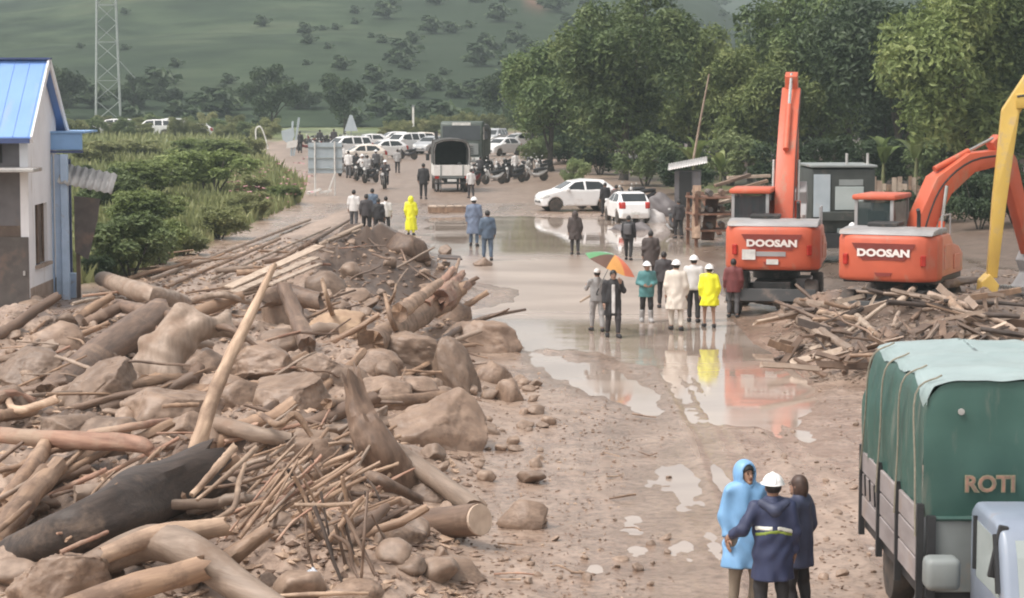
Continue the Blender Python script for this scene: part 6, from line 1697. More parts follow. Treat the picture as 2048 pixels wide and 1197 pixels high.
    m = MB(); m.bar((cx0 - .012, -.68, 1.12), (cx0 - .012, -.68, 1.66), .05); m.obj('window_frame', 'black_plastic', sw); m = MB(); m.bar((cx0 - .012, -1.8, 1.12), (cx0 - .012, -1.62, 1.66), .06); m.obj('window_frame', 'black_plastic', sw)
    m = MB(); m.bar((cx0 + .05, -1.55, 1.55), (cx0 - .02, -1.6, 1.55), .03); m.box((cx0 - .0, -1.66, 1.5), (.1, .05, .52), (0, R(12), 0)); m.obj('mirror', 'black_plastic', t, bevel=.02)
    m = MB(); m.box((-hw + .1, -.42, 1.02), (.36, .3, .34)); m.obj('air_intake', 'truck_grey', t, True, .07, 3)
    m = MB(); m.box((0, -2.08, .62), (W_ - .2, .16, .28)); m.obj('bumper', 'cab_blue', t, bevel=.04)
    for s_ in (-1, 1): m = MB(); m.box((s_ * .75, -2.1, .9), (.34, .08, .18)); m.obj('headlight', 'lamp_clear', t, bevel=.03)
lorry()
# ------------------------------------------------------------------ excavators
mat('ex_orange', (0.62, 0.125, 0.06), (0.50, 0.098, 0.048), .48, 1.5, dirt=(0.40, 0.22, 0.155), dirt_amt=.16, dscale=1.4, dstretch=(1.6, 1.6, .6))
mat('ex_orange_pale', (0.62, 0.24, 0.155), (0.54, 0.20, 0.13), .45, 2, dirt=(0.46, 0.33, 0.26), dirt_amt=.2, dscale=1.4)
mat('ex_red', (0.24, 0.035, 0.025), (0.18, 0.03, 0.02), .5, 2)
mat('ex_yellow', (0.62, 0.42, 0.09), (0.54, 0.35, 0.08), .45, 1.5, dirt=(0.42, 0.30, 0.2), dirt_amt=.15)
mat('ex_grey', (0.36, 0.35, 0.35), (0.28, 0.27, 0.27), .5, 2, dirt=(0.34, 0.27, 0.22), dirt_amt=.12)
mat('ex_black', (0.035, 0.033, 0.033), None, .5, 3, dirt=(0.2, 0.15, 0.12), dirt_amt=.12)
mat('steel', (0.55, 0.54, 0.52), (0.45, 0.44, 0.42), .25, 4, metal=.7)
mat('curtain_red', (0.32, 0.09, 0.09), (0.22, 0.06, 0.06), .8, 4)
def excavator(loc, rz, label, paint, pale, boom, arm, text=None, sign=False, crawler=False, up=0.0, curtain=False, swing=0.0):
    t = thing('excavator', label, 'excavator', loc, rz)
    # undercarriage
    if crawler:
        for s in (-1, 1):
            m = MB(); m.prism([(-1.9, .38), (-1.65, .08), (1.65, .08), (1.9, .38), (1.65, .78), (-1.65, .78)], 'y', s * 1.0 - .25, s * 1.0 + .25); m.obj('track', 'ex_black', t, bevel=.05)
    else:
        for x in (-1.15, 1.25):
            for s in (-1, 1):
                w_ = link('wheel', KIDS['wt_t'], None, t); w_.location = (x, s * .98, .47); w_.scale = (1.12, 1.25, 1.12); link('rim', KIDS['wt_r'], None, w_)
            m = MB(); m.box((x, 0, .5), (.25, 1.9, .25)); m.obj('axle', 'ex_black', t)
    m = MB(); m.box((0, 0, .68), (3.0, .95, .42)); m.obj('chassis', 'ex_black', t, bevel=.03)
    m = MB(); m.prism([(-1.95, .42), (-1.75, .36), (-1.75, .72), (-1.85, .74)], 'y', -1.15, 1.15); m.obj('dozer_blade', 'ex_black', t, bevel=.02)
    m = MB(); m.box((-1.55, 0, .62), (.5, .5, .2)); m.obj('blade_arm', 'ex_black', t)
    m = MB(); m.box((-.2, -.75, .75), (1.0, .35, .35)); m.obj('step_box', 'ex_grey', t, bevel=.03)
    m = MB(); m.lathe([(.62, .88), (.62, 1.14)], 24); m.obj('turntable', 'ex_black', t, True)
    # upper structure
    m = MB(); m.box((.15, 0, 1.19), (2.6, 2.3, .14)); m.obj('deck', 'ex_black', t, bevel=.02)
    cw = [(-.85, -1.24), (-1.35, -1.22), (-1.62, -1.0), (-1.74, -.72), (-1.76, 0), (-1.74, .72), (-1.62, 1.0), (-1.35, 1.22), (-.85, 1.24)]
    v = []; f = []; lev = [(1.2, .93, .0), (1.28, .985, .0), (1.45, 1.0, 0), (1.95, 1.0, 0), (2.2, .985, 0), (2.3, .93, .02)]
    n = len(cw)
    for z, k, _ in lev: v += [((x + .85) * k - .85, y * (.99 if k > .95 else k + .03), z) for x, y in cw]
    for i in range(len(lev) - 1):
        for j in range(n): j2 = (j + 1) % n; f.append((i * n + j, i * n + j2, (i + 1) * n + j2, (i + 1) * n + j))
    f += [tuple(range(n - 1, -1, -1)), tuple((len(lev) - 1) * n + j for j in range(n))]
    m = MB(); m.add(v, f); cwo = m.obj('counterweight', paint, t, True, .035, 2)
    # recessed name panel with lettering, lamps, reflectors
    m = MB(); m.prism([(-.78, 2.12), (.78, 2.12), (.52, 1.72), (-.52, 1.72)], 'x', -1.768, -1.74); np_ = m.obj('name_panel', 'ex_red', cwo)
    if text:
        me = text_mesh(text, .235, .006, .012); me.materials.append(M['letter_white']); me.transform(Matrix.Scale(1.28, 4, (1, 0, 0)))
        o = link('lettering', me, None, cwo); o.location = (-1.776, 0, 1.885); o.rotation_euler = (R(90), 0, R(-90)); 
    m = MB(); m.prism([(-.22, 1.42), (.22, 1.42), (.16, 1.34), (-.16, 1.34)], 'x', -1.772, -1.75); m.obj('hitch_slot', 'ex_red', cwo)
    for s in (-1, 1):
        m = MB(); m.box((-1.68, s * .95, 1.72), (.07, .13, .26), (0, 0, s * R(-24))); m.obj('tail_light', 'lamp_red', cwo, bevel=.02)
    if sign:
        m = MB(); m.box((-1.79, .58, 1.6), (.02, .34, .26)); m.obj('notice', 'plate_white', cwo); m = MB(); m.box((-1.79, -.02, 1.42), (.02, .3, .13)); m.obj('number_plate', 'plate_white', cwo)
        m = MB(); m.box((-1.775, .02, 1.62), (.012, .75, .12)); m.obj('stripe', 'ex_grey', cwo)
    # engine hood and side boxes
    m = MB(); m.prism([(-1.6, 2.3), (-1.52, 2.44), (-.95, 2.5), (-.1, 2.5), (0, 2.3), (0, 1.26), (-.9, 1.26), (-.9, 2.3)], 'y', -1.2, 1.2) if False else m.prism([(-1.62, 2.305), (-1.5, 2.42), (-.9, 2.47), (-.15, 2.44), (-.1, 2.305)], 'y', -1.16, 1.16); m.obj('engine_hood', 'ex_grey', t, True, .04)
    m = MB(); m.box((-.6, .25, 2.52), (.7, .75, .1)); m.obj('hood_grille', 'ex_black', t, bevel=.02)
    m = MB(); m.tube([(-.75, -.6, 2.4), (-.75, -.6, 2.78), (-.85, -.6, 2.9)], .05, 8); m.obj('exhaust', 'ex_black', t, True)
    m = MB(); m.prism([(-.84, 1.27), (1.35, 1.27), (1.35, 1.75), (.9, 1.95), (.3, 2.05), (-.05, 2.3), (-.84, 2.3)], 'y', -1.22, -.42); sb = m.obj('side_hood', pale, t, True, .06)
    m = MB(); m.box((-.35, -1.235, 1.75), (.7, .03, .6)); m.obj('access_door', pale, sb, bevel=.01, seg=1); m = MB(); m.box((.62, -1.235, 1.58), (.6, .03, .36)); m.obj('access_door', pale, sb, bevel=.01, seg=1)
    m = MB(); m.box((-.45, .8, 1.78), (.8, .85, 1.0)); m.obj('side_hood', paint, t, True, .06)
    for y in (-1.15,):
        for a, b in [((-.7, y, 2.3), (-.7, y, 2.75)), ((.2, y, 2.05), (.2, y, 2.75)), ((-.7, y, 2.75), (.2, y, 2.75))]:
            m = MB(); m.tube([a, b], .02, 6); m.obj('handrail', 'ex_grey', t)
    # cab on the left with glazing between pillars
    x0, x1, y0, y1, z0, z1 = -.02, 1.55, .22, 1.2, 1.27, 3.08
    for x in (x0, x1):
        for y in (y0, y1):
            m = MB(); m.box((x + (.04 if x == x0 else -.04), y + (.04 if y == y0 else -.04), (z0 + z1) / 2), (.08, .08, z1 - z0)); m.obj('cab_pillar', 'ex_grey', t)
    m = MB(); m.box(((x0 + x1) / 2, (y0 + y1) / 2, z1 + .05), (x1 - x0 + .14, y1 - y0 + .12, .13)); m.obj('cab_roof', paint, t, True, .05)
    m = MB(); m.box(((x0 + x1) / 2, (y0 + y1) / 2, z0 + .32), (x1 - x0, y1 - y0, .62)); m.obj('cab_base', paint, t, bevel=.02)
    for nme, c, d in [('rear_window', (x0 + .02, (y0 + y1) / 2, 2.45), (.015, y1 - y0 - .16, 1.1)), ('front_window', (x1 - .02, (y0 + y1) / 2, 2.4), (.015, y1 - y0 - .16, 1.2)), ('side_window', ((x0 + x1) / 2, y1 - .02, 2.4), (x1 - x0 - .16, .015, 1.2)), ('side_window', ((x0 + x1) / 2, y0 + .02, 2.4), (x1 - x0 - .16, .015, 1.2))]:
        m = MB(); m.box(c, d); m.obj(nme, 'cab_glass', t)
    m = MB(); m.box((.62, .71, 2.05), (.5, .5, .14)); m.box((.36, .71, 2.4), (.12, .48, .75)); m.obj('seat', 'ex_black', t, bevel=.03)
    m = MB(); m.box((x0 - .03, .72, 2.08), (.04, .6, .22)); m.obj('notice', 'plate_white', t)
    if curtain:
        v = []; f = []
        for i in range(14):
            for j in range(6):
                y = y0 + .1 + (y1 - y0 - .15) * i / 13; v.append((x0 + .12 + .03 * math.sin(i * 1.9), y, 3.0 - .13 * j - (.02 * j * (i % 3))))
        for i in range(13):
            for j in range(5): a = i * 6 + j; f.append((a, a + 6, a + 7, a + 1))
        me = new_mesh('curtain', v, f, True); me.materials.append(M['curtain_red']); link('curtain', me, None, t)
    # boom: plan line y=-.12, points given as (x,z)
    yb = -.1; before = set(t.children)
    def beam(nme, pts, hs, wd, mm):
        pts = [Vector((x, 0, z)) for x, z in pts]; up_ = []; dn = []
        for i, p in enumerate(pts):
            d = (pts[min(i + 1, len(pts) - 1)] - pts[max(i - 1, 0)]).normalized(); nn = Vector((-d.z, 0, d.x))
            up_.append(p + nn * hs[i] / 2); dn.append(p - nn * hs[i] / 2)
        poly = [(p.x, p.z) for p in up_] + [(p.x, p.z) for p in reversed(dn)]
        m = MB(); m.prism(poly, 'y', yb - wd / 2, yb + wd / 2); return m.obj(nme, mm, t, True, .02, 2)
    hs = [.42, .56, .62, .5, .36][:len(boom)] if len(boom) == 5 else list(np.interp(np.linspace(0, 1, len(boom)), [0, .4, .6, 1], [.42, .6, .56, .34]))
    bo = beam('boom', boom, hs, .50, paint)
    beam('arm', arm, list(np.interp(np.linspace(0, 1, len(arm)), [0, .25, 1], [.34, .44, .24])), .34, paint)
    def ram(a, b, off=0.0, r=.07):
        a = Vector((a[0], yb + off, a[1])); b = Vector((b[0], yb + off, b[1])); c = a.lerp(b, .58)
        m = MB(); m.tube([a, c], r, 10); o = m.obj('hydraulic_cylinder', paint if r > .075 else 'ex_grey', t, True)
        m = MB(); m.tube([c, b], r * .55, 8); m.obj('rod', 'steel', o, True)
    mid = boom[len(boom) // 2]
    ram((boom[0][0] + .45, boom[0][1] - .25), mid, .33, .085); ram((boom[0][0] + .45, boom[0][1] - .25), mid, -.33, .085)
    tip = boom[-1]; a0 = arm[0]
    nd = Vector((-(tip[1] - mid[1]), tip[0] - mid[0])).normalized()
    ram((mid[0] + nd.x * .42, mid[1] + nd.y * .42), (a0[0], a0[1]), 0, .08)
    m = MB(); q = [(boom[i][0] - .02, yb + .24, boom[i][1] + .12) for i in range(len(boom))]; m.tube(crom([Vector(a) for a in q], 4), .03, 6); m.obj('hose', 'ex_black', t, True)
    m = MB(); q = [(boom[i][0] - .02, yb - .24, boom[i][1] + .05) for i in range(len(boom))]; m.tube(crom([Vector(a) for a in q], 4), .03, 6); m.obj('hose', 'ex_black', t, True)
    # bucket at the arm end
    e = Vector((arm[-1][0], 0, arm[-1][1])); d = (e - Vector((arm[-2][0], 0, arm[-2][1]))).normalized(); nn = Vector((d.z, 0, -d.x))
    def bp(u, w_): q = e + d * u + nn * w_; return (q.x, q.z)
    m = MB(); m.prism([bp(-.1, -.1), bp(.1, -.28), bp(.55, -.3), bp(.85, -.05), bp(.9, .4), bp(.75, .65), bp(.72, .4), bp(.5, .1), bp(.15, .15)], 'y', yb - .4, yb + .4); bk = m.obj('bucket', 'ex_yellow' if crawler else 'ex_grey', t, bevel=.015, seg=1)
    for k in range(5):
        m = MB(); a = bp(.72, .62); b = bp(.66, .85); m.bar((a[0], yb - .36 + k * .18, a[1]), (b[0], yb - .36 + k * .18, b[1]), .07, .09); m.obj('tooth', 'steel', bk)
    if swing:
        X_ = Matrix.Translation((.75, yb, 0)) @ Matrix.Rotation(swing, 4, 'Z') @ Matrix.Translation((-.75, -yb, 0))
        for o in t.children:
            if o not in before:
                o.data.transform(X_)
                for c in o.children: c.data.transform(X_)
    return t
g = bpy.data.materials.new('cab_glass'); g.use_nodes = True; N = g.node_tree.nodes; b = N['Principled BSDF']
b.inputs['Base Color'].default_value = (.05, .07, .075, 1); b.inputs['Roughness'].default_value = .05; b.inputs['Alpha'].default_value = .45; M['cab_glass'] = g
def on(x, y): return (x, y, H1(x, y))
s1 = 79.0
excavator(on(6.95, 58.9), R(79), 'orange excavator with its boom raised high, nearer the road', 'ex_orange', 'ex_orange_pale',
          [(.75, 1.55), (1.2, 2.75), (1.75, 3.9), (2.6, 4.95), (3.45, 5.7)], [(3.3, 6.2), (3.57, 5.55), (4.0, 4.2), (4.25, 3.1)], 'DOOSAN', True, curtain=True)
excavator((9.6, 55.3, .04), R(66), 'orange excavator turned to the right beside the plank heap', 'ex_orange', 'ex_orange_pale',
          [(.75, 1.55), (1.05, 2.6), (1.5, 3.4), (2.35, 3.95), (3.5, 4.1)], [(3.15, 4.55), (3.6, 3.95), (4.05, 2.6), (4.35, 1.6)], 'DOOSAN', swing=R(-40))
excavator(on(19.8, 55.0), R(176), 'yellow excavator at the right edge with only its arm in view', 'ex_yellow', 'ex_yellow',
          [(.75, 1.55), (1.6, 3.3), (3.0, 4.9), (5.2, 5.75), (7.45, 5.5)], [(7.05, 6.1), (7.55, 5.25), (7.78, 3.0), (7.92, 1.15)], None, crawler=True)
# ------------------------------------------------------------------ people
def cloth(n, c, rough=.75, k=.72): mat(n, c, tuple(x * k for x in c), rough, 5, .006, 16)
mat('skin', (0.36, 0.21, 0.145), (0.31, 0.175, 0.12), .55, 6); mat('hair_black', (0.022, 0.017, 0.016), None, .5, 20, stretch=(8, 8, 1)); mat('hair_brown', (0.075, 0.04, 0.028), (0.04, 0.022, 0.016), .5, 20)
mat('eye', (0.02, 0.015, 0.012), None, .2, 5); mat('lip', (0.26, 0.10, 0.085), None, .5, 5)
mat('helmet_white', (0.84, 0.83, 0.82), (0.80, 0.79, 0.78), .3, 3)
cloth('c_yellow', (0.86, 0.84, 0.03), .45, .92); cloth('c_cream', (0.74, 0.66, 0.57), .6, .86); cloth('c_navy', (0.035, 0.045, 0.105), .6); cloth('c_navy2', (0.055, 0.065, 0.12), .6)
cloth('c_sky', (0.20, 0.40, 0.66), .45, .8); cloth('c_black', (0.028, 0.025, 0.027), .7); cloth('c_char', (0.06, 0.052, 0.055), .7); cloth('c_brown', (0.075, 0.055, 0.05), .7)
cloth('c_teal', (0.085, 0.23, 0.235), .6); cloth('c_white', (0.70, 0.67, 0.65), .7, .85); cloth('c_grey', (0.36, 0.345, 0.34), .7); cloth('c_maroon', (0.20, 0.05, 0.05), .7)
cloth('c_bluegrey', (0.17, 0.21, 0.30), .6); cloth('c_steel', (0.10, 0.14, 0.20), .6); cloth('c_khaki', (0.30, 0.24, 0.18), .7); cloth('c_dgrey', (0.12, 0.115, 0.12), .7)
cloth('c_reflect', (0.75, 0.74, 0.66), .35, .9); cloth('c_lime', (0.25, 0.32, 0.05), .6)
def hand_mesh():
    "left hand hanging down: wrist at origin, fingers towards -z, palm facing +x... thumb to -y"
    fs = [(-.030, .075, .0085), (-.010, .085, .009), (.011, .08, .0085), (.030, .062, .0075)]
    def fn(X, Y, Z):
        d = ellip(X, Y, Z, (0, 0, -.048), (.020, .042, .055))
        d = smin(d, rcone(X, Y, Z, (0, 0, .02), (0, 0, -.03), .026, .026), .02)
        for y, L_, r in fs:
            a = (0.0, y, -.088); b = (.010, y * 1.08, -.088 - L_ * .5); c = (.030, y * 1.05, -.088 - L_ * .92)
            d = np.minimum(d, np.minimum(rcone(X, Y, Z, a, b, r * 1.1, r), rcone(X, Y, Z, b, c, r, r * .8)))
        a, b, c = (.004, -.034, -.03), (.018, -.064, -.066), (.026, -.066, -.098)
        return np.minimum(d, np.minimum(rcone(X, Y, Z, a, b, .014, .011), rcone(X, Y, Z, b, c, .011, .008)))
    return surface_nets(fn, (-.06, -.1, -.2), (.07, .07, .06), .0062)
HV, HF = hand_mesh()
def rot_to(d):
    return np.array(Vector((0, 0, -1)).rotation_difference(Vector(d).normalized()).to_matrix())
ARM = {'down': ((.235, .03, 1.11), (.25, -.06, .87)), 'front': ((.245, .03, 1.13), (.10, -.24, 1.07)), 'up': ((.24, -.14, 1.20), (.14, -.26, 1.40)),
       'hip': ((.36, .06, 1.15), (.22, -.03, .98)), 'out': ((.345, .06, 1.14), (.43, -.13, 1.04)), 'reach': ((.26, -.18, 1.17), (.22, -.42, 1.2)), 'back': ((.25, .1, 1.14), (.08, .17, 1.0))}
def person(loc, rz, h, label, coat='jacket', cm='c_char', tm='c_black', hem=.80, head='hair', hm='hair_black', la='down', ra='down', step=.08, lean=0.0, boots=None, res=.03, sit=False, turn=0.0, extra=None, group=None, bag=None, legs_bare=False):
    t = thing('person', label, 'person', loc, R(rz), group)
    k = h / 1.70; t.scale = (k, k, k); px_seed = loc[0] * 3.3 + loc[1]
    ly = -lean
    pel = (0, 0, .93); che = (0, ly * .6, 1.28); nek = (0, ly * .85, 1.46); hed = (0, ly - .015, 1.585)
    J = {}
    for s, a in ((1, la), (-1, ra)):
        e, w_ = ARM[a]; J[s] = [(s * .185, ly * .75, 1.385), (s * e[0], e[1] + ly * .6, e[2]), (s * w_[0], w_[1] + ly * .5, w_[2])]
        if sit:
            J[s + 10] = [(s * .095, 0, .90), (s * .17, -.38, .80), (s * .17, -.30, .38), (s * .17, -.42, .34)]
        else:
            o = step * s; J[s + 10] = [(s * .095, 0, .90), (s * .11, -.02 - o * .55, .49), (s * .115, .03 - o, .085), (s * .135, -.10 - o, .035)]
    cy, sy = math.cos(turn), math.sin(turn)
    def torso(X, Y, Z, g): return np.minimum(rcone(X * .86, (Y - ly * .3) * 1.3, Z, (0, 0, .95), (0, 0, 1.10), .135 + g, .125 + g), 9) if False else smin(rcone(X * .88, (Y - ly * .25) * 1.25, Z, (0, 0, .93), (0, 0, 1.12), .135 + g, .13 + g), rcone(X * .80, (Y - ly * .6) * 1.28, Z, (0, 0, 1.14), (0, 0, 1.32), .135 + g, .14 + g), .06)
    def arms(X, Y, Z, g, sides=(1, -1), g2=None):
        d = None
        for s in sides:
            a, b, c = J[s]; q = smin(rcone(X, Y, Z, a, b, .056 + g, .045 + g), rcone(X, Y, Z, b, c, .043 + g, (.030 + g) if g2 is None else g2), .03); d = q if d is None else np.minimum(d, q)
        return d
    def legs(X, Y, Z, g):
        d = None
        for s in (11, 9):
            a, b, c, e = J[s]; q = smin(rcone(X, Y, Z, a, b, .088 + g, .06 + g), rcone(X, Y, Z, b, c, .058 + g, .042 + g), .03); d = q if d is None else smin(d, q, .02)
        return d
    def feet(X, Y, Z, g):
        d = None
        for s in (11, 9):
            a, b, c, e = J[s]; q = smin(rcone(X, Y, Z, (c[0], c[1] + .03, .05) if not sit else c, e, .045 + g, .04 + g), rcone(X, Y, Z, c, e, .045 + g, .035 + g), .02)
            if not sit: q = np.maximum(q, -Z)
            d = q if d is None else np.minimum(d, q)
        return d
    def heads(X, Y, Z):
        x, y, z = X - hed[0], Y - hed[1], Z - hed[2]; x, y = x * cy + y * sy, -x * sy + y * cy
        d = ellip(x, y, z, (0, .01, .02), (.078, .098, .105)); d = smin(d, ellip(x, y, z, (0, -.02, -.05), (.060, .075, .075)), .03)
        d = smin(d, rcone(x, y, z, (0, -.095, .0), (0, -.112, -.028), .012, .015), .012)          # nose
        d = smin(d, ellip(x, y, z, (0, -.085, -.095), (.030, .025, .022)), .02)                    # chin
        for s in (-1, 1):
            d = np.minimum(d, ellip(x, y, z, (s * .082, .012, -.005), (.012, .022, .034)))
            d = smax(d, -ellip(x, y, z, (s * .033, -.104, .012), (.022, .018, .014)), .012)
        return d
    def body(X, Y, Z):
        d = smin(torso(X, Y, Z, -.01), arms(X, Y, Z, -.008), .05)
        d = smin(d, rcone(X, Y, Z, (0, ly * .8, 1.36), (0, ly * .95, 1.55), .062, .052), .04)
        d = smin(d, legs(X, Y, Z, -.006), .05); d = smin(d, feet(X, Y, Z, -.004), .03)
        return smin(d, heads(X, Y, Z), .02)
    xs = .58; V, Fc = surface_nets(body, (-xs, -.62, -.03), (xs, .36, 1.74), min(res, .022))
    for s in (1, -1):
        w_ = np.array(J[s][2]); e = np.array(J[s][1]); Rm = rot_to(w_ - e)
        hv = HV * np.array([-s, 1, 1]); b = len(V); V = np.concatenate([V, hv @ Rm.T + w_]); f2 = HF if s == -1 else HF[:, ::-1]; Fc = np.concatenate([Fc, f2 + b])
    bo = link('body', new_mesh('body', V, Fc, True), 'skin', t)
    def part(nme, fn, lo, hi, m, parent=t, r=None):
        v, f = surface_nets(fn, lo, hi, r or res)
        if len(v): return link(nme, new_mesh(nme, v, f, True), m, parent)
    ph = (px_seed * 1.7) % 6.28
    wa = 1.5 if res < .02 else 1.0
    wr = lambda X, Y, Z: wa * .007 * np.sin(X * 19 + Z * 9 + 3 * np.sin(Z * 6 + ph) + ph) * np.cos(Y * 17 + Z * 5 + 2 * np.sin(X * 8 + ph)) + .004 * np.sin(X * 34 - Z * 13 + 4 * np.sin(Y * 9 + ph))
    if not legs_bare:
        part('trousers', lambda X, Y, Z: np.maximum(np.maximum(smin(legs(X, Y, Z, .016) + wr(X, Y, Z), torso(X, Y, Z, .006), .04), Z - .99), .12 - Z if not sit else -9 - Z), (-.36, -.55, .02), (.36, .3, 1.03), tm)
    else:
        part('trousers', lambda X, Y, Z: np.maximum(np.maximum(smin(legs(X, Y, Z, .03) + wr(X, Y, Z), torso(X, Y, Z, .006), .04), Z - .99), .55 - Z), (-.36, -.3, .4), (.36, .3, 1.03), tm)
    if boots: part('boots', lambda X, Y, Z: np.maximum(smin(feet(X, Y, Z, .018), np.maximum(legs(X, Y, Z, .03), Z - .36), .03), Z - .36), (-.34, -.35, -.04), (.34, .3, .42), boots)
    else: part('shoes', lambda X, Y, Z: np.maximum(feet(X, Y, Z, .012), Z - .11 if not sit else Z - .45), (-.34, -.55, -.04), (.34, .3, .5), 'c_black', r=min(res, .022))
    # upper garment
    if coat in ('jacket', 'raincoat', 'shirt'):
        g = {'jacket': .032, 'raincoat': .045, 'shirt': .014}[coat]
        def top(X, Y, Z):
            fl = np.clip((1.1 - Z) / .7, 0, 1)
            if coat == 'raincoat':
                d = rcone(X * .92, (Y - ly * .4) * 1.12, Z, (0, 0, hem - .02), (0, 0, 1.34), .255, .165)
                d = smin(d, torso(X, Y, Z, g), .05)
            else:
                d = torso(X, Y, Z, g + .02 * fl); d = smin(d, rcone(X * .86, Y * 1.2, Z, (0, 0, hem - .05), (0, 0, 1.0), .17 + g * .8, .14 + g), .06)
            d = smin(d, arms(X, Y, Z, g * .75, g2=.052 if coat != 'shirt' else .04), .05)
            d = smin(d, rcone(X, Y, Z, (0, ly * .8 + .01, 1.40), (0, ly * .9 + .01, 1.48), .085, .075), .03)
            d = d + wr(X, Y, Z) * (1.6 if coat == 'raincoat' else 1.1) + .012 * np.sin(np.arctan2(Y, X) * 7 + Z * 3) * fl
            low = np.where(np.abs(X) > .24, .70, hem)
            d = np.maximum(d, np.minimum(low, hem) - Z)
            d = np.maximum(d, Z - 1.50)
            return d
        def cut(X, Y, Z):
            d = top(X, Y, Z)
            for s in (1, -1):     # cuffs: open the sleeve just short of the wrist
                w_ = np.array(J[s][2]); e = np.array(J[s][1]); n = (w_ - e) / np.linalg.norm(w_ - e); q = w_ - n * .005
                pl = (X - q[0]) * n[0] + (Y - q[1]) * n[1] + (Z - q[2]) * n[2]; near = np.sqrt((X - w_[0]) ** 2 + (Y - w_[1]) ** 2 + (Z - w_[2]) ** 2)
                d = np.where(near < .13, np.maximum(d, pl), d)
            return d
        J['top'] = cut
        co = part('coat' if coat != 'shirt' else 'shirt', cut, (-.62, -.62, hem - .08), (.62, .42, 1.54), cm)
        if extra: extra(t, co, cut, part, hed)
    # headgear
    def hx(X, Y, Z): x, y, z = X - hed[0], Y - hed[1], Z - hed[2]; return x * cy + y * sy, -x * sy + y * cy, z
    lo, hi = (-.22, hed[1] - .26, 1.38), (.22, hed[1] + .26, 1.80); hr = min(res, .02)
    def hair(X, Y, Z):
        x, y, z = hx(X, Y, Z); d = ellip(x, y, z, (0, .016, .026), (.09, .108, .112)); return np.maximum(d, -(y * .8 + .055 - np.clip(.07 - z, -.2, .2) * -.9)) if False else np.maximum(d, np.maximum(-z - .05 + np.clip(-y, 0, .2) * 1.15, -(y + .105)))
    if head in ('hair', 'hood', 'helmet', 'longhair', 'cap'):
        hh = part('hair', hair, lo, hi, hm, r=hr)
    if head == 'longhair':
        part('hair', lambda X, Y, Z: np.maximum(smin(ellip(*hx(X, Y, Z), (0, .03, -.02), (.095, .10, .16)), 9 + 0 * X, .01), -(hx(X, Y, Z)[1] + .03)), lo, (.22, hi[1], 1.8), hm, r=hr)
    if head == 'helmet':
        def hl(X, Y, Z):
            x, y, z = hx(X, Y, Z); d = np.maximum(ellip(x, y, z, (0, .005, .035), (.118, .142, .128)), .035 - z)
            br = np.maximum(ellip(x, y, z, (0, -.02, .04), (.135, .185, .05)), np.abs(z - .042) - .010); return np.minimum(d, br)
        hel = part('helmet', hl, (-.2, hed[1] - .26, 1.55), (.2, hed[1] + .26, 1.80), 'helmet_white', r=min(res, .016))
        part('helmet_rib', lambda X, Y, Z: np.maximum(np.maximum(ellip(*hx(X, Y, Z), (0, .005, .035), (.125, .149, .137)), .06 - hx(X, Y, Z)[2]), np.abs(hx(X, Y, Z)[0]) - .018), (-.06, hed[1] - .2, 1.6), (.06, hed[1] + .2, 1.8), 'helmet_white', hel, r=.012)
    if head == 'cap':
        part('cap', lambda X, Y, Z: np.minimum(np.maximum(ellip(*hx(X, Y, Z), (0, .012, .03), (.1, .118, .118)), .03 - hx(X, Y, Z)[2]), np.maximum(ellip(*hx(X, Y, Z), (0, -.11, .04), (.075, .09, .03)), np.abs(hx(X, Y, Z)[2] - .04) - .009)), lo, hi, 'c_white' if hm == 'hair_black' else hm, r=hr)
    if head == 'hood':
        def hood(X, Y, Z):
            x, y, z = hx(X, Y, Z); d = ellip(x, y, z, (0, .035, .01), (.128, .145, .150)); d = smin(d, rcone(x, y, z, (0, .03, -.14), (0, .03, -.05), .135, .11), .05)
            d = smax(d, -ellip(x, y, z, (0, -.10, .0), (.085, .135, .112)), .015); return np.maximum(d, -z - .19)
        part('hood', hood, (-.24, hed[1] - .26, 1.34), (.24, hed[1] + .28, 1.80), cm, r=min(res, .018))
    # face
    def hp(x, y, z): return (hed[0] + x * cy - y * sy, hed[1] + x * sy + y * cy, hed[2] + z)
    if res <= .022 or abs(rz) < 100:
        for s in (-1, 1):
            m = MB(); m.lathe([(.003, -.010), (.011, -.004), (.011, .004), (.003, .010)], 8); o = m.obj('eye', 'eye', bo, True); o.location = hp(s * .034, -.092, .012)
            m = MB(); m.box((0, 0, 0), (.042, .012, .008)); o = m.obj('eyebrow', hm if hm.startswith('hair') else 'hair_black', bo); o.location = hp(s * .034, -.098, .036); o.rotation_euler = (0, s * .12, turn)
        m = MB(); m.box((0, 0, 0), (.044, .014, .012)); o = m.obj('mouth', 'lip', bo, True, .004); o.location = hp(0, -.098, -.058)
    if bag:
        nm, bm_, c, d = bag
        m = MB(); m.box(c, d); o = m.obj(nm, bm_, t, True, min(d) * .3, 3)
    return t
def who(px, feet, top, rz, label, **kw):
    p = G(px, feet, .06); p.z = max(0.0, H1(p.x, p.y)); ppm = F / p.y
    return person(p, rz, np.clip((feet - top) / ppm, 1.5, 1.82), label, **kw)
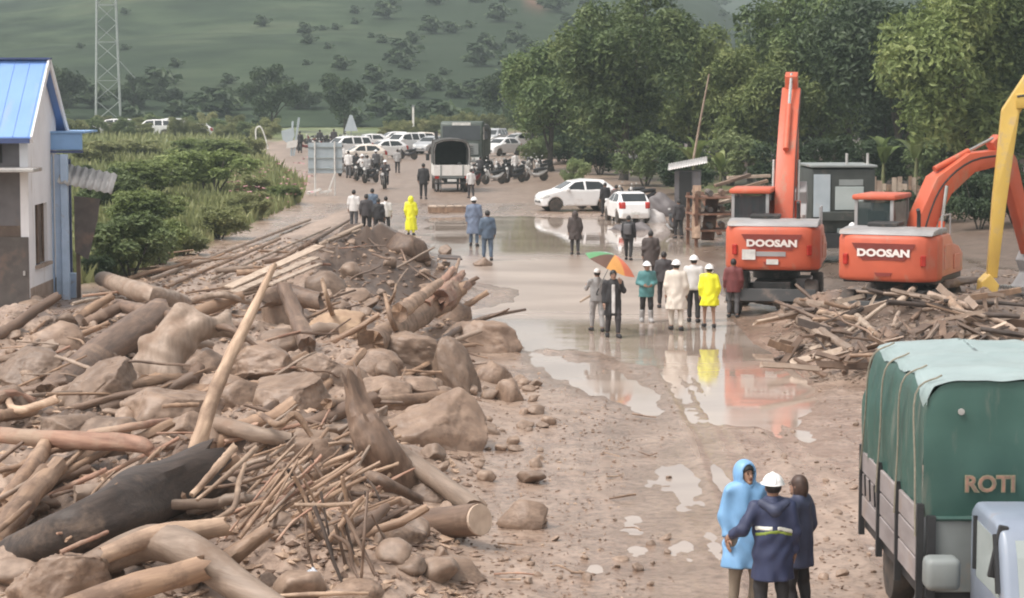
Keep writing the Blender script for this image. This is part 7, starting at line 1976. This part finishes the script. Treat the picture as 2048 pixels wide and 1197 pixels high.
# three in the foreground
def navy_extra(t, co, cut, part, hed):
    def stripe(sg):
        def fn(X, Y, Z):
            zc = 1.165 - .30 * np.clip(np.abs(X) - .05, 0, 1) ** 1.2 * (1.4 if sg < 0 else .25)
            return np.maximum(np.maximum(cut(X, Y, Z) - .007, np.abs(Z - zc) - .022), np.maximum(-Y + .02, np.maximum(.025 - X * sg, X * sg - .20)))
        return fn
    for sg in (1, -1): part('reflective_band', stripe(sg), (-.3, 0, .95), (.3, .34, 1.25), 'c_reflect', co, r=.011)
    part('lime_band', lambda X, Y, Z: np.maximum(np.maximum(cut(X, Y, Z) - .004, np.abs(Z - 1.125 + .25 * np.clip(np.abs(X) - .05, 0, 1)) - .02), np.maximum(-Y + .02, np.abs(X) - .2)), (-.3, 0, .95), (.3, .34, 1.25), 'c_lime', co, r=.012)
    part('hood_roll', lambda X, Y, Z: smin(rcone(X, Y * 1.1, Z, (-.13, .07, 1.43), (0, .15, 1.36), .05, .06), rcone(X, Y * 1.1, Z, (0, .15, 1.36), (.13, .07, 1.43), .06, .05), .05), (-.25, -.05, 1.25), (.25, .28, 1.55), 'c_navy2', co, r=.014)
def G3(px, Y): x = (px - 1024) / F * Y; return Vector((x, Y, max(0, H1(x, Y))))
person(G3(1497, 25.1), 18, 1.69, 'man in a sky blue hooded raincoat facing the camera in the foreground', coat='raincoat', cm='c_sky', tm='c_khaki', hem=.52, head='hood', res=.015, turn=.15, la='down', ra='down', step=.03)
person(G3(1553, 24.2), 184, 1.72, 'person in a navy jacket with reflective bands and white helmet, back turned, in the foreground', coat='jacket', cm='c_navy', tm='c_black', hem=.58, head='helmet', la='out', ra='down', res=.015, step=.03, extra=navy_extra)
person(G3(1606, 24.8), 232, 1.60, 'bareheaded person in a dark navy jacket at the right of the foreground trio', coat='jacket', cm='c_navy2', tm='c_black', hem=.62, head='longhair', hm='hair_brown', res=.016, step=.03)
# the group walking on the wet road
YE = dict(coat='raincoat', cm='c_yellow')
who(1418, 650, 526, 185, 'worker in a bright yellow raincoat and white helmet walking away beside the first excavator', **YE, tm='c_khaki', hem=.60, head='helmet', res=.024, legs_bare=True, step=.1)
who(1352, 656, 517, 178, 'worker in a long cream raincoat and white helmet left of the yellow raincoat', coat='raincoat', cm='c_cream', tm='c_cream', hem=.52, head='helmet', res=.024, step=.1)
who(1387, 640, 508, 170, 'worker in a pale jacket, dark trousers and white helmet between cream and yellow raincoats', coat='jacket', cm='c_white', tm='c_black', hem=.84, head='helmet', res=.026)
who(1293, 640, 522, 5, 'person in a teal jacket with a pale helmet and grey boots facing the camera', coat='jacket', cm='c_teal', tm='c_black', hem=.72, head='helmet', la='front', ra='front', res=.024, boots='c_grey')
who(1327, 612, 512, 180, 'person in a dark jacket half hidden behind the teal and cream coats', cm='c_char', tm='c_black', hem=.8, res=.028)
who(1226, 670, 535, 8, 'person in a long open black coat over white holding the striped umbrella', coat='jacket', cm='c_black', tm='c_char', hem=.56, la='up', ra='down', res=.022, step=.14, extra=lambda t, co, cut, part, hed: part('shirt_front', lambda X, Y, Z: np.maximum(np.maximum(cut(X, Y, Z) - .006, np.abs(X + .02) - .045), np.maximum(Y + .02, np.maximum(.62 - Z, Z - 1.36))), (-.12, -.35, .55), (.12, 0, 1.4), 'c_white', co, r=.014))
who(1194, 658, 540, 190, 'person in grey clothes beside the umbrella holding a stick out to the left', coat='shirt', cm='c_grey', tm='c_grey', hem=.82, head='cap', hm='hair_black', la='reach', ra='down', res=.024, step=.16)
who(1301, 562, 458, 178, 'person in a wide dark brown rain cape walking away behind the helmets', coat='raincoat', cm='c_brown', tm='c_char', hem=.55, res=.028)
who(1257, 517, 432, 165, 'person in black carrying a grey backpack behind the umbrella', cm='c_black', tm='c_black', hem=.8, res=.028, step=.16, bag=('backpack', 'c_dgrey', (0, .22, 1.2), (.3, .2, .42)))
who(1150, 506, 420, 180, 'person in a dark hooded rain cape in front of the white hatchback', coat='raincoat', cm='c_brown', tm='c_char', hem=.6, head='hood', res=.028)
who(948, 490, 393, 175, 'person in a blue grey raincoat and white helmet on the flooded road', coat='raincoat', cm='c_bluegrey', tm='c_steel', hem=.45, head='helmet', res=.028)
who(975, 518, 418, 190, 'person in dark blue standing right of the blue grey raincoat', coat='jacket', cm='c_steel', tm='c_steel', hem=.75, res=.028)
who(822, 470, 398, 178, 'person in a long yellow raincoat standing beyond the soil mound', **YE, tm='c_yellow', hem=.22, head='hood', res=.03, step=.12)
for a in [(708, 466, 386, 170, 'person in a white shirt at the left of the waiting group', dict(coat='shirt', cm='c_white', tm='c_dgrey')),
          (733, 472, 388, 180, 'person in black in the middle of the waiting group', dict(cm='c_char', tm='c_black')),
          (757, 474, 400, 175, 'short person in black at the front of the waiting group', dict(cm='c_black', tm='c_black')),
          (772, 468, 395, 185, 'person in a white top and black trousers at the right of the waiting group', dict(coat='shirt', cm='c_white', tm='c_black')),
          (745, 455, 378, 170, 'dark haired person in steel blue at the back of the waiting group', dict(cm='c_steel', tm='c_black')),
          (847, 398, 325, 180, 'tall person in black standing alone left of the canvas truck', dict(cm='c_black', tm='c_black', hem=.7)),
          (877, 384, 326, 180, 'person in grey trousers at the left corner of the canvas truck tailgate', dict(cm='c_char', tm='c_grey')),
          (919, 380, 326, 178, 'person in grey brown at the right corner of the canvas truck tailgate', dict(cm='c_dgrey', tm='c_char', head='helmet')),
          (942, 396, 338, 200, 'person in a pale top beside the motorbike cluster', dict(coat='shirt', cm='c_white', tm='c_char')),
          (600, 305, 258, 180, 'dark figure standing by the collapsed sign', dict(cm='c_black', tm='c_black')),
          (697, 356, 302, 170, 'person in white at the left among the riders by the sign board', dict(coat='shirt', cm='c_white', tm='c_dgrey')),
          (713, 358, 306, 200, 'person in black among the riders by the sign board', dict(cm='c_black', tm='c_black')),
          (735, 362, 310, 160, 'person in a grey top among the riders by the sign board', dict(coat='shirt', cm='c_grey', tm='c_black')),
          (672, 345, 296, 190, 'person in a dark jacket just right of the sign board', dict(cm='c_char', tm='c_black')),
          (684, 338, 290, 160, 'person in white behind the sign board edge', dict(coat='shirt', cm='c_white', tm='c_char')),
          (752, 350, 300, 200, 'person in a white helmet behind the ridden motorbike', dict(cm='c_dgrey', tm='c_black', head='helmet')),
          (640, 300, 256, 170, 'left one of two dark figures among the far motorbikes', dict(cm='c_black', tm='c_black')),
          (668, 298, 254, 190, 'right one of two dark figures among the far motorbikes', dict(cm='c_char', tm='c_black')),
          (795, 345, 298, 175, 'person in a pale coat walking between the far row and the canvas truck', dict(cm='c_grey', tm='c_black')),
          (960, 362, 312, 170, 'person in black bending over the motorbike cluster', dict(cm='c_black', tm='c_black', lean=.12)),
          (1030, 352, 306, 200, 'person in white among the right end of the motorbike cluster', dict(coat='shirt', cm='c_white', tm='c_black')),
          (1357, 474, 402, 200, 'thin person in black beside the scrap stack', dict(cm='c_char', tm='c_black')),
          (1466, 632, 528, 175, 'person in a maroon jacket under the corner of the first excavator', dict(cm='c_maroon', tm='c_dgrey', hem=.74)),
          (1703, 560, 446, 0, 'worker in a white top with a pale helmet between the two excavators', dict(coat='shirt', cm='c_white', tm='c_dgrey', head='helmet', la='front', ra='front')),
          (1210, 432, 366, 200, 'person in black leaning by the door of the white hatchback', dict(cm='c_black', tm='c_black')),
          (1232, 436, 372, 170, 'person in a dark coat between the two white cars', dict(cm='c_brown', tm='c_black'))]:
    kw = dict(res=.03); kw.update(a[5]); who(*a[:5], **kw)
# riders
for px, py, rz, lab, kw in [(770, 378, 268, 'rider in black with a white helmet on the motorbike coming toward the camera', dict(cm='c_char', tm='c_black', head='helmet')), (722, 362, 250, 'rider in white sitting on the motorbike by the sign board', dict(coat='shirt', cm='c_white', tm='c_black', head='helmet'))]:
    p = at(px, py); r_ = R(rz); person(p + Vector((math.cos(r_) * -.25, math.sin(r_) * -.25, -.06)), rz - 270, 1.64, lab, sit=True, la='reach', ra='reach', lean=.05, res=.03, hem=.9, **kw)
# striped umbrella, panels each their own colour, dark brown painting in its shaded underside
def umbrella():
    p = T(1226, 670); Yb = p.y - .05
    c = P(1213, 512, Yb); t = thing('umbrella', 'open umbrella with green, white, yellow, orange and pink panels', 'umbrella', P(1198, 577, Yb), 0)
    t.rotation_euler = (R(20), R(16), R(38))
    n = 8; ns = 5; R_, Hh = .66, .27
    cols = [(0.70, 0.22, 0.15), (0.12, 0.28, 0.14), (0.52, 0.62, 0.62), (0.11, 0.30, 0.13), (0.12, 0.06, 0.04), (0.76, 0.36, 0.10), (0.80, 0.19, 0.08), (0.74, 0.28, 0.22)]
    z0 = .62
    for i in range(n):
        mat('umb%d' % i, cols[i], tuple(x * .85 for x in cols[i]), .5, 4)
        v = []; f = []
        for a in range(5):
            th = 2 * math.pi * (i + a / 4) / n; sc = 1 - .06 * math.sin(math.pi * a / 4)
            for j in range(ns + 1):
                q = j / ns; r_ = R_ * q * (sc if j == ns else 1 - .03 * math.sin(math.pi * a / 4) * q)
                v.append((r_ * math.cos(th), r_ * math.sin(th), z0 + Hh * (1 - q ** 1.9)))
        for a in range(4):
            for j in range(ns):
                k = a * (ns + 1) + j; f.append((k, k + ns + 1, k + ns + 2, k + 1))
        me = new_mesh('panel', v, f, True); me.materials.append(M['umb%d' % i]); link('panel', me, None, t)
        th = 2 * math.pi * i / n; m = MB(); m.tube([(0, 0, z0 + Hh - .02), (R_ * .5 * math.cos(th), R_ * .5 * math.sin(th), z0 + Hh * .72 - .01), (R_ * math.cos(th), R_ * math.sin(th), z0 - .005)], .006, 5); m.obj('rib', 'steel', t)
    m = MB(); m.tube([(0, 0, -.12), (0, 0, z0 + Hh + .05)], .010, 6); m.obj('shaft', 'steel', t, True)
    m = MB(); m.tube([(0, 0, 0), (0, 0, -.12), (.02, 0, -.17), (.06, 0, -.16)], .016, 7); m.obj('handle', 'black_plastic', t, True)
umbrella()
log('walking_stick', 'pale stick held out by the person in grey', 'stick', [(1192, 585, None, T(1194, 658).y - .35), (1160, 604, None, T(1194, 658).y - .5)], [2.6, 2.2], 'board', n=6, rough=.03, jag=0)
# ------------------------------------------------------------------ look-alikes that still share a label are told apart by their order
def tell_apart():
    by = {}
    for o in bpy.data.objects:
        if o.parent is None and o.get('category'): by.setdefault(o['label'], []).append(o)
    for lab, os_ in by.items():
        if len(os_) < 2 or len(os_) > 30: continue
        os_.sort(key=lambda o: proj(o.location.x, o.location.y, o.location.z)[0])
        for i, o in enumerate(os_):
            o['label'] = ('leftmost ' if i == 0 else 'rightmost ' if i == len(os_) - 1 else ORD[i] + '-from-left ') + lab
tell_apart()
for o in bpy.data.objects:
    if o.parent is None and o.get('category') and not o.get('kind'): o['kind'] = 'thing'
